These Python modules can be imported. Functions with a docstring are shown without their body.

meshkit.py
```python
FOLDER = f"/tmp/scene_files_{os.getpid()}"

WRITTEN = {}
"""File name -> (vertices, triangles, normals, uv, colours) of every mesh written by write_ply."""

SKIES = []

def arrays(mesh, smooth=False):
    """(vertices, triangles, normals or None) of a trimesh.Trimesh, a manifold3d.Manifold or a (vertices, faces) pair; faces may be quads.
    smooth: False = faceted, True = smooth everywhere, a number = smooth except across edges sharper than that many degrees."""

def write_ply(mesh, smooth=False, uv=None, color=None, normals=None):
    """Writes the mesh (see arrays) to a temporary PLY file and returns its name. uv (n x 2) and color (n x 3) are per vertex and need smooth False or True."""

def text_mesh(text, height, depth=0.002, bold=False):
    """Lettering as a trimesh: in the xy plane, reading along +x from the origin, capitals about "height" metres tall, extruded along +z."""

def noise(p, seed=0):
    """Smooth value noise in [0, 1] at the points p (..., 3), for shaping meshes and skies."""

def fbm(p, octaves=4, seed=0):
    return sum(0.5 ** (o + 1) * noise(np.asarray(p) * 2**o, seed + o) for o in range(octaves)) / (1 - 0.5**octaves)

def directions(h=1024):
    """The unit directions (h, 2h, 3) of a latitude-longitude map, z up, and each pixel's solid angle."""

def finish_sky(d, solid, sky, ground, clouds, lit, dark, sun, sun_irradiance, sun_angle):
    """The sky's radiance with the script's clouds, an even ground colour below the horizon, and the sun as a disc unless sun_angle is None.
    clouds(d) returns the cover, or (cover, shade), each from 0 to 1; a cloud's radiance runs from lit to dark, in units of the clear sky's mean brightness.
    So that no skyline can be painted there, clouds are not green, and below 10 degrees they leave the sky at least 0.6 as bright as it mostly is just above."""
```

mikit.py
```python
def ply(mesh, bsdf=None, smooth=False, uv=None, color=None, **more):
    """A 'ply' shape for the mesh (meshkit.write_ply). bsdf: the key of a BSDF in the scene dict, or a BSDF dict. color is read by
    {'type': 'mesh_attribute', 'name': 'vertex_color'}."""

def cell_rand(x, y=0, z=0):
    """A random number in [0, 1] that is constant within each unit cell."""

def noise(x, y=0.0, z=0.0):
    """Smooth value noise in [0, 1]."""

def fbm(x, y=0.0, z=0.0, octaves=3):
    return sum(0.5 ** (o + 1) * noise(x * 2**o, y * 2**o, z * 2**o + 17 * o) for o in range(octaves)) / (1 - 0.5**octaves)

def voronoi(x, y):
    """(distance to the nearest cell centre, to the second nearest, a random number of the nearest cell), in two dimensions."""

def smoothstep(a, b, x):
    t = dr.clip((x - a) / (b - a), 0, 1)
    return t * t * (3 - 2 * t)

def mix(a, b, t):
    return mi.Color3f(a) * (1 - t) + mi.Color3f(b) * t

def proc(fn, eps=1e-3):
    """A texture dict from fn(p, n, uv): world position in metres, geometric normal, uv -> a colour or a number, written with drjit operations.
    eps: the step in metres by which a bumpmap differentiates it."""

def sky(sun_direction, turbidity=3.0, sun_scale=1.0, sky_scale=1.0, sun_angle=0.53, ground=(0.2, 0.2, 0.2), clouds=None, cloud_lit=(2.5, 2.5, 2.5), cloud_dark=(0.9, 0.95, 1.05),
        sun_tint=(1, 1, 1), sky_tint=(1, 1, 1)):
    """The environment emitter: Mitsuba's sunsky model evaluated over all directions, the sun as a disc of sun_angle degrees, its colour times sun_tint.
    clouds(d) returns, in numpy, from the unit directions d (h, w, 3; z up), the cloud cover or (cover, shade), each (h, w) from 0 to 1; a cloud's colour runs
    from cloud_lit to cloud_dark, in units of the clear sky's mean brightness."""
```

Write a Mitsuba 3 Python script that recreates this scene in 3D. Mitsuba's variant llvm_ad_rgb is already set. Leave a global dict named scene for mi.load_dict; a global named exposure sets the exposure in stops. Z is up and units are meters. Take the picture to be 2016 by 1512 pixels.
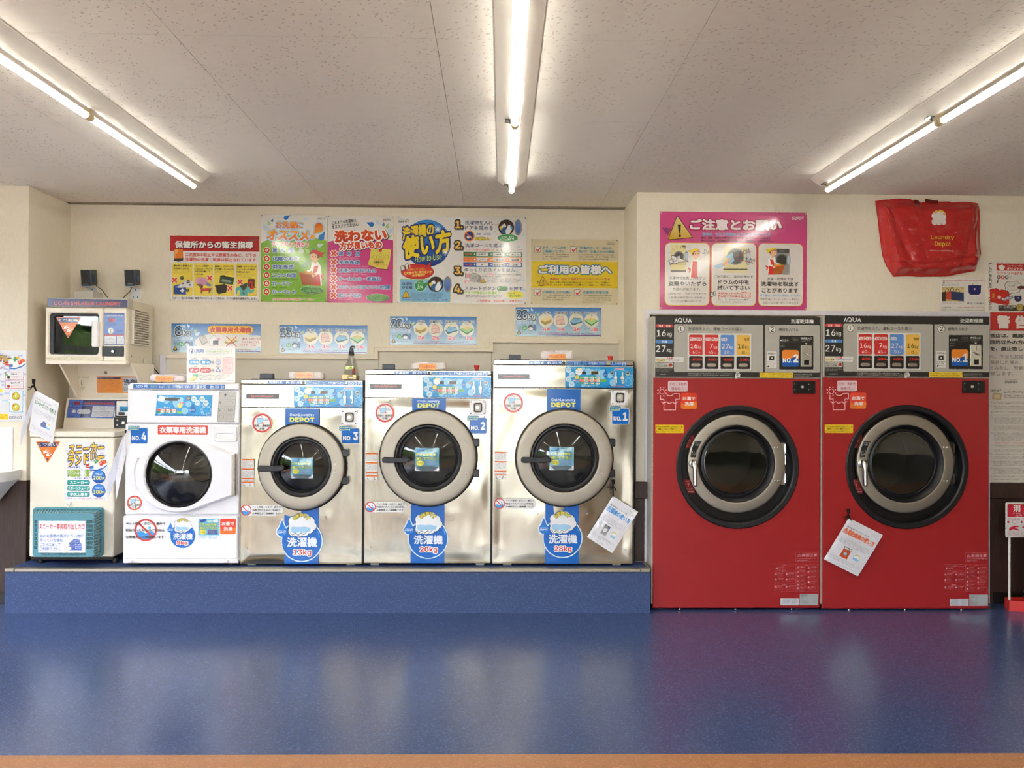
import math, random, glob
import numpy as np, trimesh, mapbox_earcut, shapely
import mitsuba as mi, drjit as dr
import mikit, meshkit
from shapely.geometry import Polygon, LineString
from shapely import affinity
from PIL import Image, ImageDraw, ImageFont
T = mi.ScalarTransform4f
scene, labels = {}, {}
RNG = random.Random(7)

# ---------------------------------------------------------------- camera, daylight, exposure
FOC, EYE, YAW, PITCH, ROLL = 1650.0, np.array([0.0, 0.0, 1.25]), math.radians(1.2), math.radians(0.4), 0.005
FWD = np.array([math.sin(YAW) * math.cos(PITCH), math.cos(YAW) * math.cos(PITCH), math.sin(PITCH)])
RIGHT0 = np.array([math.cos(YAW), -math.sin(YAW), 0.0])
UP0 = np.cross(RIGHT0, FWD)
RIGHT = RIGHT0 * math.cos(ROLL) + UP0 * math.sin(ROLL)
UP = UP0 * math.cos(ROLL) - RIGHT0 * math.sin(ROLL)
scene['camera'] = {'type': 'perspective', 'fov_axis': 'x', 'fov': math.degrees(2 * math.atan(1008 / FOC)), 'near_clip': 0.05, 'far_clip': 500.0,
                   'to_world': T().look_at(origin=EYE.tolist(), target=(EYE + FWD).tolist(), up=UP.tolist())}
exposure = 1.62
scene['sky'] = mikit.sky((-0.35, 0.55, 0.75), turbidity=3.5, sun_scale=4.0, sky_scale=30.0, sky_tint=(1.0, 1.02, 0.99), ground=(0.22, 0.21, 0.20),
                         clouds=lambda d: (0.75 * np.ones(d.shape[:2]), 0.25 * np.ones(d.shape[:2])), cloud_lit=(1.6, 1.6, 1.6), cloud_dark=(1.0, 1.0, 1.05))
TUBE_RADIANCE = (16.5, 15.8, 13.8)
# ---------------------------------------------------------------- measuring: a pixel of the photograph as a point of a wall plane
def ray(px, py):
    return FWD + RIGHT * ((px - 1008) / FOC) - UP * ((py - 756) / FOC)
def at(px, py, Y):
    d = ray(px, py); t = (Y - EYE[1]) / d[1]
    return EYE + d * t
def at_z(px, py, z):
    d = ray(px, py); t = (z - EYE[2]) / d[2]
    return EYE + d * t
class Frame:
    """A flat local frame (right, down, out) anchored at one measured point; lengths in photograph pixels of that depth."""
    def __init__(s, cx, cy, Y=None, O=None, U=None, V=None, scale=None):
        s.cx, s.cy = cx, cy
        s.O = np.array(at(cx, cy, Y) if O is None else O, float)
        k = (at(cx + 50, cy, Y)[0] - at(cx - 50, cy, Y)[0]) / 100 if scale is None else scale
        s.k = k
        s.U = np.array([1.0, 0, 0] if U is None else U) * k
        s.V = np.array([0, 0, -1.0] if V is None else V) * k
        n = np.cross(s.V, s.U); s.N = n / np.linalg.norm(n)
        s.Y = s.O[1]
    def pt(s, p, off=0.0):
        p = np.atleast_2d(np.asarray(p, float))
        return s.O + (p[:, :1] - s.cx) * s.U + (p[:, 1:2] - s.cy) * s.V + s.N * off
    def x(s, px): return s.O[0] + (px - s.cx) * s.k
    def z(s, py): return s.O[2] - (py - s.cy) * s.k

# ---------------------------------------------------------------- colours
def lin(h):
    if not isinstance(h, str): return np.array(h, float)
    h = h.lstrip('#')
    if len(h) == 3: h = ''.join(c * 2 for c in h)
    c = np.array([int(h[i:i + 2], 16) / 255 for i in (0, 2, 4)])
    return np.where(c <= 0.04045, c / 12.92, ((c + 0.055) / 1.055) ** 2.4)
def rgb(h): return {'type': 'rgb', 'value': [float(v) for v in lin(h)]}

# ---------------------------------------------------------------- meshes are (vertices, triangles)
def cat(*ms):
    ms = [m for m in (ms[0] if len(ms) == 1 and isinstance(ms[0], list) else ms) if m is not None and len(m[0])]
    at_, V, F = 0, [], []
    for v, f in ms:
        V.append(v); F.append(np.asarray(f) + at_); at_ += len(v)
    return np.vstack(V), np.vstack(F)
def tri(rings):
    v = np.vstack(rings); e = np.cumsum([len(r) for r in rings]).astype(np.uint32)
    return v, mapbox_earcut.triangulate_float64(v.astype(np.float64), e).reshape(-1, 3).astype(int)
def rings_of(poly):
    poly = shapely.geometry.polygon.orient(poly)
    return [np.array(poly.exterior.coords)[:-1]] + [np.array(r.coords)[:-1] for r in poly.interiors]
def inset(r, b):
    e = np.roll(r, -1, 0) - r
    e /= np.linalg.norm(e, axis=1, keepdims=True) + 1e-12
    n = np.stack([-e[:, 1], e[:, 0]], 1)
    n0 = np.roll(n, 1, 0)
    return r + (n + n0) / np.maximum(1 + (n * n0).sum(1, keepdims=True), 0.3) * b
def slab(shape, y0, y1, b=0.0, back=True):
    """Extrudes a shape in (x, z) from y0 (its front) to y1, the front edge chamfered by b."""
    if shape.__class__.__name__ == 'MultiPolygon': return cat([slab(g, y0, y1, b, back) for g in shape.geoms if g.area > 1e-7])
    if not isinstance(shape, Polygon): shape = Polygon(shape)
    rs = rings_of(shape)
    layers = ([([inset(r, b) for r in rs], y0), (rs, y0 + b)] if b else [(rs, y0)]) + [(rs, y1)]
    out = []
    v, f = tri(layers[0][0]); out.append((np.column_stack([v[:, 0], np.full(len(v), y0), v[:, 1]]), f))
    if back:
        v, f = tri(rs); out.append((np.column_stack([v[:, 0], np.full(len(v), y1), v[:, 1]]), f[:, ::-1]))
    for (ra, ya), (rb, yb) in zip(layers[:-1], layers[1:]):
        for p, q in zip(ra, rb):
            n = len(p); i = np.arange(n); j = (i + 1) % n
            V = np.vstack([np.column_stack([p[:, 0], np.full(n, ya), p[:, 1]]), np.column_stack([q[:, 0], np.full(n, yb), q[:, 1]])])
            out.append((V, np.vstack([np.stack([i, i + n, j], 1), np.stack([j, i + n, j + n], 1)])))
    return cat(out)
def rrect(x0, x1, z0, z1, r=0.0, n=5):
    x0, x1, z0, z1 = min(x0, x1), max(x0, x1), min(z0, z1), max(z0, z1)
    r = min(r, (x1 - x0) / 2 - 1e-6, (z1 - z0) / 2 - 1e-6)
    if r <= 0: return Polygon([(x0, z0), (x1, z0), (x1, z1), (x0, z1)])
    p = []
    for cx, cz, a in ((x1 - r, z0 + r, -90), (x1 - r, z1 - r, 0), (x0 + r, z1 - r, 90), (x0 + r, z0 + r, 180)):
        for k in range(n + 1):
            t = math.radians(a + 90 * k / n); p.append((cx + r * math.cos(t), cz + r * math.sin(t)))
    return Polygon(p)
def disc(cx, cz, r, n=40, rz=None):
    t = np.arange(n) * 2 * math.pi / n
    return Polygon(np.stack([cx + r * np.cos(t), cz + (rz or r) * np.sin(t)], 1))
def box(x0, x1, y0, y1, z0, z1, b=0.0):
    if not b: return slab(rrect(x0, x1, z0, z1), y0, y1)
    pts = [(sx, sy, sz) for sx in (0, 1) for sy in (0, 1) for sz in (0, 1)]
    lo, hi = np.array([min(x0, x1), min(y0, y1), min(z0, z1)]), np.array([max(x0, x1), max(y0, y1), max(z0, z1)])
    P = []
    for s in pts:
        c = np.where(s, hi, lo); d = np.where(s, -b, b)
        for k in range(3):
            q = c + d; q[k] = c[k]; P.append(q)
    h = trimesh.convex.convex_hull(np.array(P))
    return np.array(h.vertices), np.array(h.faces)
def lathe(profile, cx, cz, n=64, a0=0.0, a1=360.0):
    """Revolves (r, y) about the axis through (cx, cz) that runs along y."""
    full = abs(a1 - a0) >= 359.9
    m = n if full else n + 1
    t = np.radians(a0 + (a1 - a0) * np.arange(m) / n)
    pr = np.array(profile, float); k = len(pr)
    V = np.stack([cx + pr[None, :, 0] * np.cos(t)[:, None], np.broadcast_to(pr[None, :, 1], (m, k)), cz + pr[None, :, 0] * np.sin(t)[:, None]], -1).reshape(-1, 3)
    F = []
    for i in range(n):
        a, b = i * k, ((i + 1) % m) * k
        for j in range(k - 1):
            F += [(a + j, a + j + 1, b + j), (b + j, a + j + 1, b + j + 1)]
    return V, np.array(F)
def turn_z(profile, cx, cy, n=32):
    """Revolves (r, z) about a vertical axis."""
    v, f = lathe(profile, 0, 0, n)
    return np.column_stack([cx + v[:, 0], cy + v[:, 2], v[:, 1]]), f
def tube(path, r, n=8, caps=True):
    p = np.array(path, float); k = len(p)
    r = np.broadcast_to(np.asarray(r, float), (k,))
    t = np.gradient(p, axis=0); t /= np.linalg.norm(t, axis=1, keepdims=True) + 1e-12
    a = np.cross(t[0], [0.3, 0.1, 0.9] if abs(t[0][2]) < 0.8 else [1.0, 0.1, 0]); a /= np.linalg.norm(a)
    V = []
    for i in range(k):
        a = a - t[i] * (a @ t[i]); a /= np.linalg.norm(a); b = np.cross(t[i], a)
        g = np.arange(n) * 2 * math.pi / n
        V.append(p[i] + r[i] * (np.cos(g)[:, None] * a + np.sin(g)[:, None] * b))
    F = []
    for i in range(k - 1):
        for j in range(n):
            q = (j + 1) % n
            F += [(i * n + j, i * n + q, (i + 1) * n + j), (i * n + q, (i + 1) * n + q, (i + 1) * n + j)]
    V = np.vstack(V)
    if caps:
        V = np.vstack([V, p[0], p[-1]]); c0, c1 = len(V) - 2, len(V) - 1
        for j in range(n):
            q = (j + 1) % n
            F += [(c0, q, j), (c1, (k - 1) * n + j, (k - 1) * n + q)]
    return V, np.array(F)
def ball(c, r, sub=2, squash=(1, 1, 1)):
    m = trimesh.creation.icosphere(sub)
    return np.array(m.vertices) * r * np.array(squash) + np.array(c), np.array(m.faces)
def sheet(x0, x1, z0, z1, nx, nz, yfn, keep=None):
    """A grid in (x, z) whose depth is yfn(X, Z)."""
    X, Z = np.meshgrid(np.linspace(x0, x1, nx + 1), np.linspace(z0, z1, nz + 1))
    V = np.stack([X, yfn(X, Z), Z], -1).reshape(-1, 3)
    i, j = np.meshgrid(np.arange(nz), np.arange(nx), indexing='ij')
    a = (i * (nx + 1) + j).ravel()
    if keep is not None:
        cx = (X[:-1, :-1] + X[1:, 1:]) / 2; cz = (Z[:-1, :-1] + Z[1:, 1:]) / 2
        a = a[keep(cx, cz).ravel()]
    F = np.vstack([np.stack([a, a + 1, a + nx + 2], 1), np.stack([a, a + nx + 2, a + nx + 1], 1)])
    used = np.unique(F); re = np.zeros(len(V), int); re[used] = np.arange(len(used))
    return V[used], re[F]
def move(m, M):
    M = np.array(M, float)
    return m[0] @ M[:3, :3].T + M[:3, 3], m[1]
def rot_about(m, axis, deg, c):
    R = trimesh.transformations.rotation_matrix(math.radians(deg), axis, c)
    return move(m, R)

# ---------------------------------------------------------------- scene entries
def put(key, mesh, mat, smooth=30, **more):
    """One entry of the scene; a key that is taken gets the next three-digit number."""
    k, n = key, 0
    while k in scene:
        n += 1; k = f'{key}_{n:03d}'
    scene[k] = mikit.ply(trimesh.Trimesh(mesh[0], mesh[1], process=False), mat, smooth=smooth, **more)
    return k
def name(key):
    k, n = key, 0
    while any(x == k or x.startswith(k + '__') for x in scene):
        n += 1; k = f'{key}_{n:03d}'
    return k
def tag(key, label, cat_=None, group=None, kind=None):
    labels[key] = {'label': label}
    if cat_: labels[key]['category'] = cat_
    if group: labels[key]['group'] = group
    if kind: labels[key]['kind'] = kind
def struct(key, mesh, mat, label=None, smooth=30):
    k = put(key, mesh, mat, smooth)
    labels[k] = {'kind': 'structure'}
    if label: labels[k]['label'] = label
    return k
# ---------------------------------------------------------------- flat print: vector shapes and lettering, coloured per vertex
FONTS = {'j': glob.glob('/opt/blender-*/*/datafiles/fonts/Noto Sans CJK Regular.woff2')[0], 'l': glob.glob('/opt/blender-*/*/datafiles/fonts/Inter.woff2')[0]}
EM = 72
def _font(kind):
    f = ImageFont.truetype(FONTS['j' if kind == 'j' else 'l'], EM)
    if kind != 'j': f.set_variation_by_name({'l': 'Medium', 'b': 'Bold', 'k': 'Black'}[kind])
    return f
_fonts, _glyphs, _cut = {}, {}, {}
_SEG = {1: [(3, 2)], 2: [(2, 1)], 3: [(3, 1)], 4: [(1, 0)], 5: [(3, 0), (1, 2)], 6: [(2, 0)], 7: [(3, 0)], 8: [(0, 3)], 9: [(0, 2)], 10: [(0, 1), (2, 3)], 11: [(0, 1)], 12: [(1, 3)], 13: [(1, 2)], 14: [(2, 3)]}
def glyph(ch, kind):
    """(polygon in em units, y down from the baseline; advance)"""
    if (ch, kind) in _glyphs: return _glyphs[ch, kind]
    f = _fonts.get(kind) or _fonts.setdefault(kind, _font(kind))
    adv = f.getlength(ch) / EM
    x0, y0, x1, y1 = f.getbbox(ch, anchor='ls')
    poly = Polygon()
    if x1 > x0 and y1 > y0 and ch.strip():
        im = Image.new('L', (int(x1 - x0) + 6, int(y1 - y0) + 6))
        ImageDraw.Draw(im).text((3 - x0, 3 - y0), ch, 255, f, anchor='ls')
        a = np.asarray(im, float) - 127.5
        on = a > 0
        code = on[:-1, :-1] * 8 + on[:-1, 1:] * 4 + on[1:, 1:] * 2 + on[1:, :-1] * 1
        nxt = {}
        def ev(i, j, e):
            if e == 0: return (i, j, 0)
            if e == 2: return (i + 1, j, 0)
            if e == 3: return (i, j, 1)
            return (i, j + 1, 1)
        for i, j in zip(*np.nonzero((code > 0) & (code < 15))):
            for s, e in _SEG[int(code[i, j])]:
                nxt.setdefault(ev(i, j, s), []).append(ev(i, j, e))
        def pos(k):
            i, j, d = k
            if d == 0: t = a[i, j] / (a[i, j] - a[i, j + 1]); return (j + t, i)
            t = a[i, j] / (a[i, j] - a[i + 1, j]); return (j, i + t)
        while nxt:
            s = next(iter(nxt)); loop, k = [], s
            while k in nxt:
                loop.append(pos(k)); o = nxt[k]; q = o.pop()
                if not o: del nxt[k]
                k = q
            if len(loop) > 3:
                r = Polygon(loop).buffer(0)
                poly = poly.symmetric_difference(r)
        poly = affinity.affine_transform(poly.simplify(0.45), [1 / EM, 0, 0, 1 / EM, (x0 - 2.5) / EM, (y0 - 2.5) / EM])
    _glyphs[ch, kind] = (poly, adv)
    return poly, adv
def glyph_cut(ch, kind, bold):
    k = (ch, kind, round(bold, 3))
    if k not in _cut:
        p, adv = glyph(ch, kind)
        if bold and not p.is_empty: p = p.buffer(bold, quad_segs=2).simplify(0.006)
        vs = []
        for g in getattr(p, 'geoms', [p]):
            if not g.is_empty and g.area > 1e-5: vs.append(tri(rings_of(g)))
        m = cat2(vs) if vs else (np.zeros((0, 2)), np.zeros((0, 3), int))
        _cut[k] = (m, adv)
    return _cut[k]
def cat2(ms):
    o, V, F = 0, [], []
    for v, f in ms:
        V.append(v); F.append(f + o); o += len(v)
    return np.vstack(V), np.vstack(F)
LATIN = set('ABCDEFGHIJKLMNOPQRSTUVWXYZabcdefghijklmnopqrstuvwxyz0123456789.,/!?()-%: ')
STEP = 0.00011
class Print:
    """Draws in the pixels of an enlarged crop of the photograph: photograph pixel = (x0 + u / kx, y0 + v / ky)."""
    def __init__(s, fr, x0=0.0, y0=0.0, kx=1.0, ky=None, ink=1.0):
        s.fr, s.x0, s.y0, s.kx, s.ky, s.ink = fr, x0, y0, kx, ky or kx, ink
        s.recs, s.boxes, s.levels = [], [], []
    def px(s, p):
        p = np.asarray(p, float).reshape(-1, 2)
        return np.stack([s.x0 + p[:, 0] / s.kx, s.y0 + p[:, 1] / s.ky], 1)
    def add(s, v, f, col):
        if not len(v): return
        lo, hi = v.min(0), v.max(0)
        if isinstance(col, tuple) and isinstance(col[0], str):
            ax = 0 if len(col) > 2 else 1
            t = ((v[:, ax] - lo[ax]) / max(hi[ax] - lo[ax], 1e-9))[:, None]
            c = lin(col[0]) * (1 - t) + lin(col[1]) * t
        else: c = np.broadcast_to(lin(col), (len(v), 3))
        lev = 0
        if s.boxes:
            b = np.array(s.boxes)
            hit = (b[:, 0] < hi[0]) & (b[:, 2] > lo[0]) & (b[:, 1] < hi[1]) & (b[:, 3] > lo[1])
            if hit.any(): lev = np.array(s.levels)[hit].max() + 1
        s.boxes.append([*lo, *hi]); s.levels.append(lev); s.recs.append((s.px(v), f, c, lev))
    def geo(s, g, col):
        for q in getattr(g, 'geoms', [g]):
            if isinstance(q, Polygon) and not q.is_empty and q.area > 0:
                v, f = tri(rings_of(q)); s.add(v, f, col)
    def r(s, x0, y0, x1, y1, col, rad=0.0): s.geo(rrect(x0, x1, y0, y1, rad), col)
    def c(s, x, y, r, col, ry=None, n=36): s.geo(disc(x, y, r, n, ry), col)
    def ring(s, x, y, r, w, col, ry=None):
        s.geo(disc(x, y, r, 48, ry).difference(disc(x, y, r - w, 48, (ry - w) if ry else None)), col)
    def p(s, pts, col): s.geo(Polygon(pts).buffer(0), col)
    def l(s, pts, w, col): s.geo(LineString(pts).buffer(w / 2, quad_segs=3), col)
    def x(s, cx, cy, r, w, col, edge=None):
        g = LineString([(cx - r, cy - r), (cx + r, cy + r)]).buffer(w / 2, cap_style='flat').union(LineString([(cx - r, cy + r), (cx + r, cy - r)]).buffer(w / 2, cap_style='flat'))
        if edge: s.geo(g.buffer(edge[1], join_style='mitre'), edge[0])
        s.geo(g, col)
    def drop(s, cx, cy, r, ang, col):
        t = np.radians(np.arange(-140, 141, 20)); q = [(r * math.sin(a), r * math.cos(a)) for a in t]
        g = affinity.translate(affinity.rotate(Polygon(q + [(0, -2.3 * r)]), ang, origin=(0, 0)), cx, cy)
        s.geo(g, col)
    def line_mesh(s, text, kind, bold, track=0.0):
        ms, x = [], 0.0
        for ch in text:
            k = kind or ('b' if ch in LATIN and bold > 0.015 else 'l' if ch in LATIN else 'j')
            (v, f), adv = glyph_cut(ch, k, bold if k == 'j' or kind else 0.0)
            if len(v): ms.append((v + [x, 0], f))
            x += adv + track
        return cat2(ms) if ms else (np.zeros((0, 2)), np.zeros((0, 3), int))
    def t(s, text, x0, y0, x1, y1, col, bold=0.02, kind=None, rot=0.0, skew=0.0, ol=None, ol2=None, shadow=None, track=0.0):
        """The text's ink fills the box; rot and skew in degrees about its centre; ol = (colour, width in em) a rim."""
        base, _ = s.line_mesh(text, kind, 0.0 if kind else bold, track)
        if not len(base): return
        lo, hi = base.min(0), base.max(0)
        def place(v):
            q = (v - lo) / np.maximum(hi - lo, 1e-9) * [x1 - x0, y1 - y0] + [x0, y0]
            c = np.array([(x0 + x1) / 2, (y0 + y1) / 2]); q = q - c
            if skew: q[:, 0] -= q[:, 1] * math.tan(math.radians(skew))
            if rot:
                a = math.radians(rot); q = q @ np.array([[math.cos(a), math.sin(a)], [-math.sin(a), math.cos(a)]])
            return q + c
        if shadow:
            v, f = s.line_mesh(text, kind, bold + shadow[1], track); s.add(place(v) + [shadow[2], shadow[2]], f, shadow[0])
        for o in (ol2, ol):
            if o:
                v, f = s.line_mesh(text, kind, bold + o[1], track); s.add(place(v), f, o[0])
        v, f = s.line_mesh(text, kind, bold if (not kind or kind == 'j') else 0.0, track)
        s.add(place(v), f, col)
    def g(s, x0, y0, x1, y1, rows, col, fill=0.55, ragged=0.3):
        """Rows of print too small to read, as runs of short marks."""
        h = (y1 - y0) / max(rows, 1)
        rects = []
        for i in range(rows):
            x, y = x0, y0 + i * h
            end = x1 - (RNG.random() * ragged * (x1 - x0) if i == rows - 1 else RNG.random() * 0.06 * (x1 - x0))
            a = h * fill
            while x < end:
                w = a * RNG.choice((0.5, 0.8, 0.9, 1.0))
                if RNG.random() < 0.93:
                    t = a * 0.13
                    for f_ in RNG.choice(((.02, .45, .86), (.1, .82), (.0, .3, .6, .87), (.25, .7))): rects.append((x + RNG.choice((0, .12)) * w, y + f_ * a, x + w * RNG.choice((.8, .95, 1)), y + f_ * a + t))
                    for g_ in RNG.choice(((.1, .8), (.45,), (.05, .45, .84), (.3, .7))): rects.append((x + g_ * w, y + a * RNG.choice((0, .2)), x + g_ * w + t, y + a * RNG.choice((.75, 1))))
                x += w * 1.22
        if rects:
            q = np.array(rects); n = len(q)
            v = np.stack([q[:, [0, 1]], q[:, [2, 1]], q[:, [2, 3]], q[:, [0, 3]]], 1).reshape(-1, 2)
            o = np.arange(n)[:, None] * 4
            s.add(v, np.vstack([o + [0, 1, 2], o + [0, 2, 3]]), col)
    def build(s, off=0.0005):
        V, F, Cs, o = [], [], [], 0
        for v, f, c, lev in s.recs:
            V.append(s.fr.pt(v, off + lev * STEP)); F.append(f + o); Cs.append(c); o += len(v)
        return (np.vstack(V), np.vstack(F)), np.clip(np.vstack(Cs) * s.ink, 0.004, 0.92)
def put_print(key, pr, off=0.0005, body=None, body_col='#e8e6e0', mat='print_gloss'):
    """A print, with the solid it is printed on when given, as one entry."""
    (v, f), c = pr.build(off)
    if body is not None:
        f = np.vstack([f, body[1] + len(v)]); v = np.vstack([v, body[0]])
        c = np.vstack([c, np.clip(np.broadcast_to(lin(body_col) * pr.ink, (len(body[0]), 3)), 0.004, 0.92)])
    k, n = key, 0
    while k in scene:
        n += 1; k = f'{key}_{n:03d}'
    scene[k] = mikit.ply(trimesh.Trimesh(v, f, process=False), mat, smooth=False, color=c)
    return k
def board(fr, x0, y0, x1, y1, t=0.003, lift=0.0, r=0.0):
    """A thin board lying on the frame's plane, given by photograph pixels."""
    sl = slab(rrect(x0, x1, y0, y1, r), 0, 1)
    v = fr.pt(sl[0][:, [0, 2]])
    return v + fr.N * (lift + t * (1 - sl[0][:, 1:2])), sl[1]
# ---------------------------------------------------------------- materials
def two(d): return {'type': 'twosided', 'bsdf': d}
def pr_(col, rough=0.5, spec=0.5, **k):
    return two({'type': 'principled', 'base_color': col if isinstance(col, dict) else rgb(col), 'roughness': rough, 'specular': spec, **k})
N, FB, SS, MX = mikit.noise, mikit.fbm, mikit.smoothstep, mikit.mix
def f_wall(p, n, uv):
    t = N(p.x * 900, p.y * 900, p.z * 90) * 0.6 + N(p.x * 160, p.y * 160, p.z * 30) * 0.4
    return MX((0.69, 0.625, 0.51), (0.77, 0.71, 0.59), t)
def pits(p):
    # short crooked grooves: cells stretched along one direction, each bent by noise
    bx = p.x + 0.012 * (N(p.x * 60, p.y * 60) - 0.5); by = p.y + 0.012 * (N(p.x * 60, p.y * 60, 5.0) - 0.5)
    u = (bx * 0.80 + by * 0.60) * 62; v = (-bx * 0.60 + by * 0.80) * 30
    d1, d2, w = mikit.voronoi(u, v)
    return (1 - SS(0.10, 0.24, d1)) * dr.select(w > 0.55, 1.0, 0.0) * SS(0.35, 0.55, N(p.x * 5, p.y * 5, 9.0) + 0.12)
def f_ceil(p, n, uv):
    return MX((0.77, 0.735, 0.675), (0.45, 0.40, 0.35), 0.65 * pits(p)) * (0.96 + 0.04 * FB(p.x * 40, p.y * 40))
def f_ceil_bump(p, n, uv): return 1.0 - pits(p)
def speck(p, a, b, c, s):
    g = N(p.x * s, p.y * s, p.z * s); h = N(p.x * s * 2.3 + 11, p.y * s * 2.3, p.z * s * 2.3)
    k = MX(a, b, SS(0.62, 0.80, g))
    return MX(k, c, SS(0.70, 0.86, h))
def f_blue(p, n, uv): return speck(p, (0.036, 0.060, 0.150), (0.058, 0.092, 0.205), (0.017, 0.029, 0.080), 170)
def f_orange(p, n, uv): return speck(p, (0.35, 0.160, 0.070), (0.395, 0.19, 0.092), (0.28, 0.122, 0.055), 170)
def f_scuff(p, n, uv): return 0.20 + 0.10 * FB(p.x * 2.2, p.y * 2.2)
def f_floor_bump(p, n, uv): return N(p.x * 130, p.y * 130)
def f_dado(p, n, uv):
    t = N(p.x * 420, p.y * 420, p.z * 14)
    return MX((0.030, 0.0155, 0.011), (0.050, 0.026, 0.018), t)
def f_brush(p, n, uv): return 0.16 + 0.10 * N(p.x * 30, 0, p.z * 900)
def f_cloth(p, n, uv): return MX((0.66, 0.60, 0.62), (0.80, 0.75, 0.76), FB(p.x * 300, p.y * 300, p.z * 300))
def f_bag(p, n, uv): return MX((0.40, 0.018, 0.018), (0.50, 0.03, 0.028), FB(p.x * 260, p.y * 40, p.z * 260))
def f_hedge(p, n, uv): return MX((0.012, 0.030, 0.010), (0.13, 0.19, 0.06), SS(0.25, 0.75, FB(p.x * 2.2, p.y * 2.2, p.z * 2.2)))
def f_enamel(p, n, uv): return N(p.x * 420, p.y * 420, p.z * 420)
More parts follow.
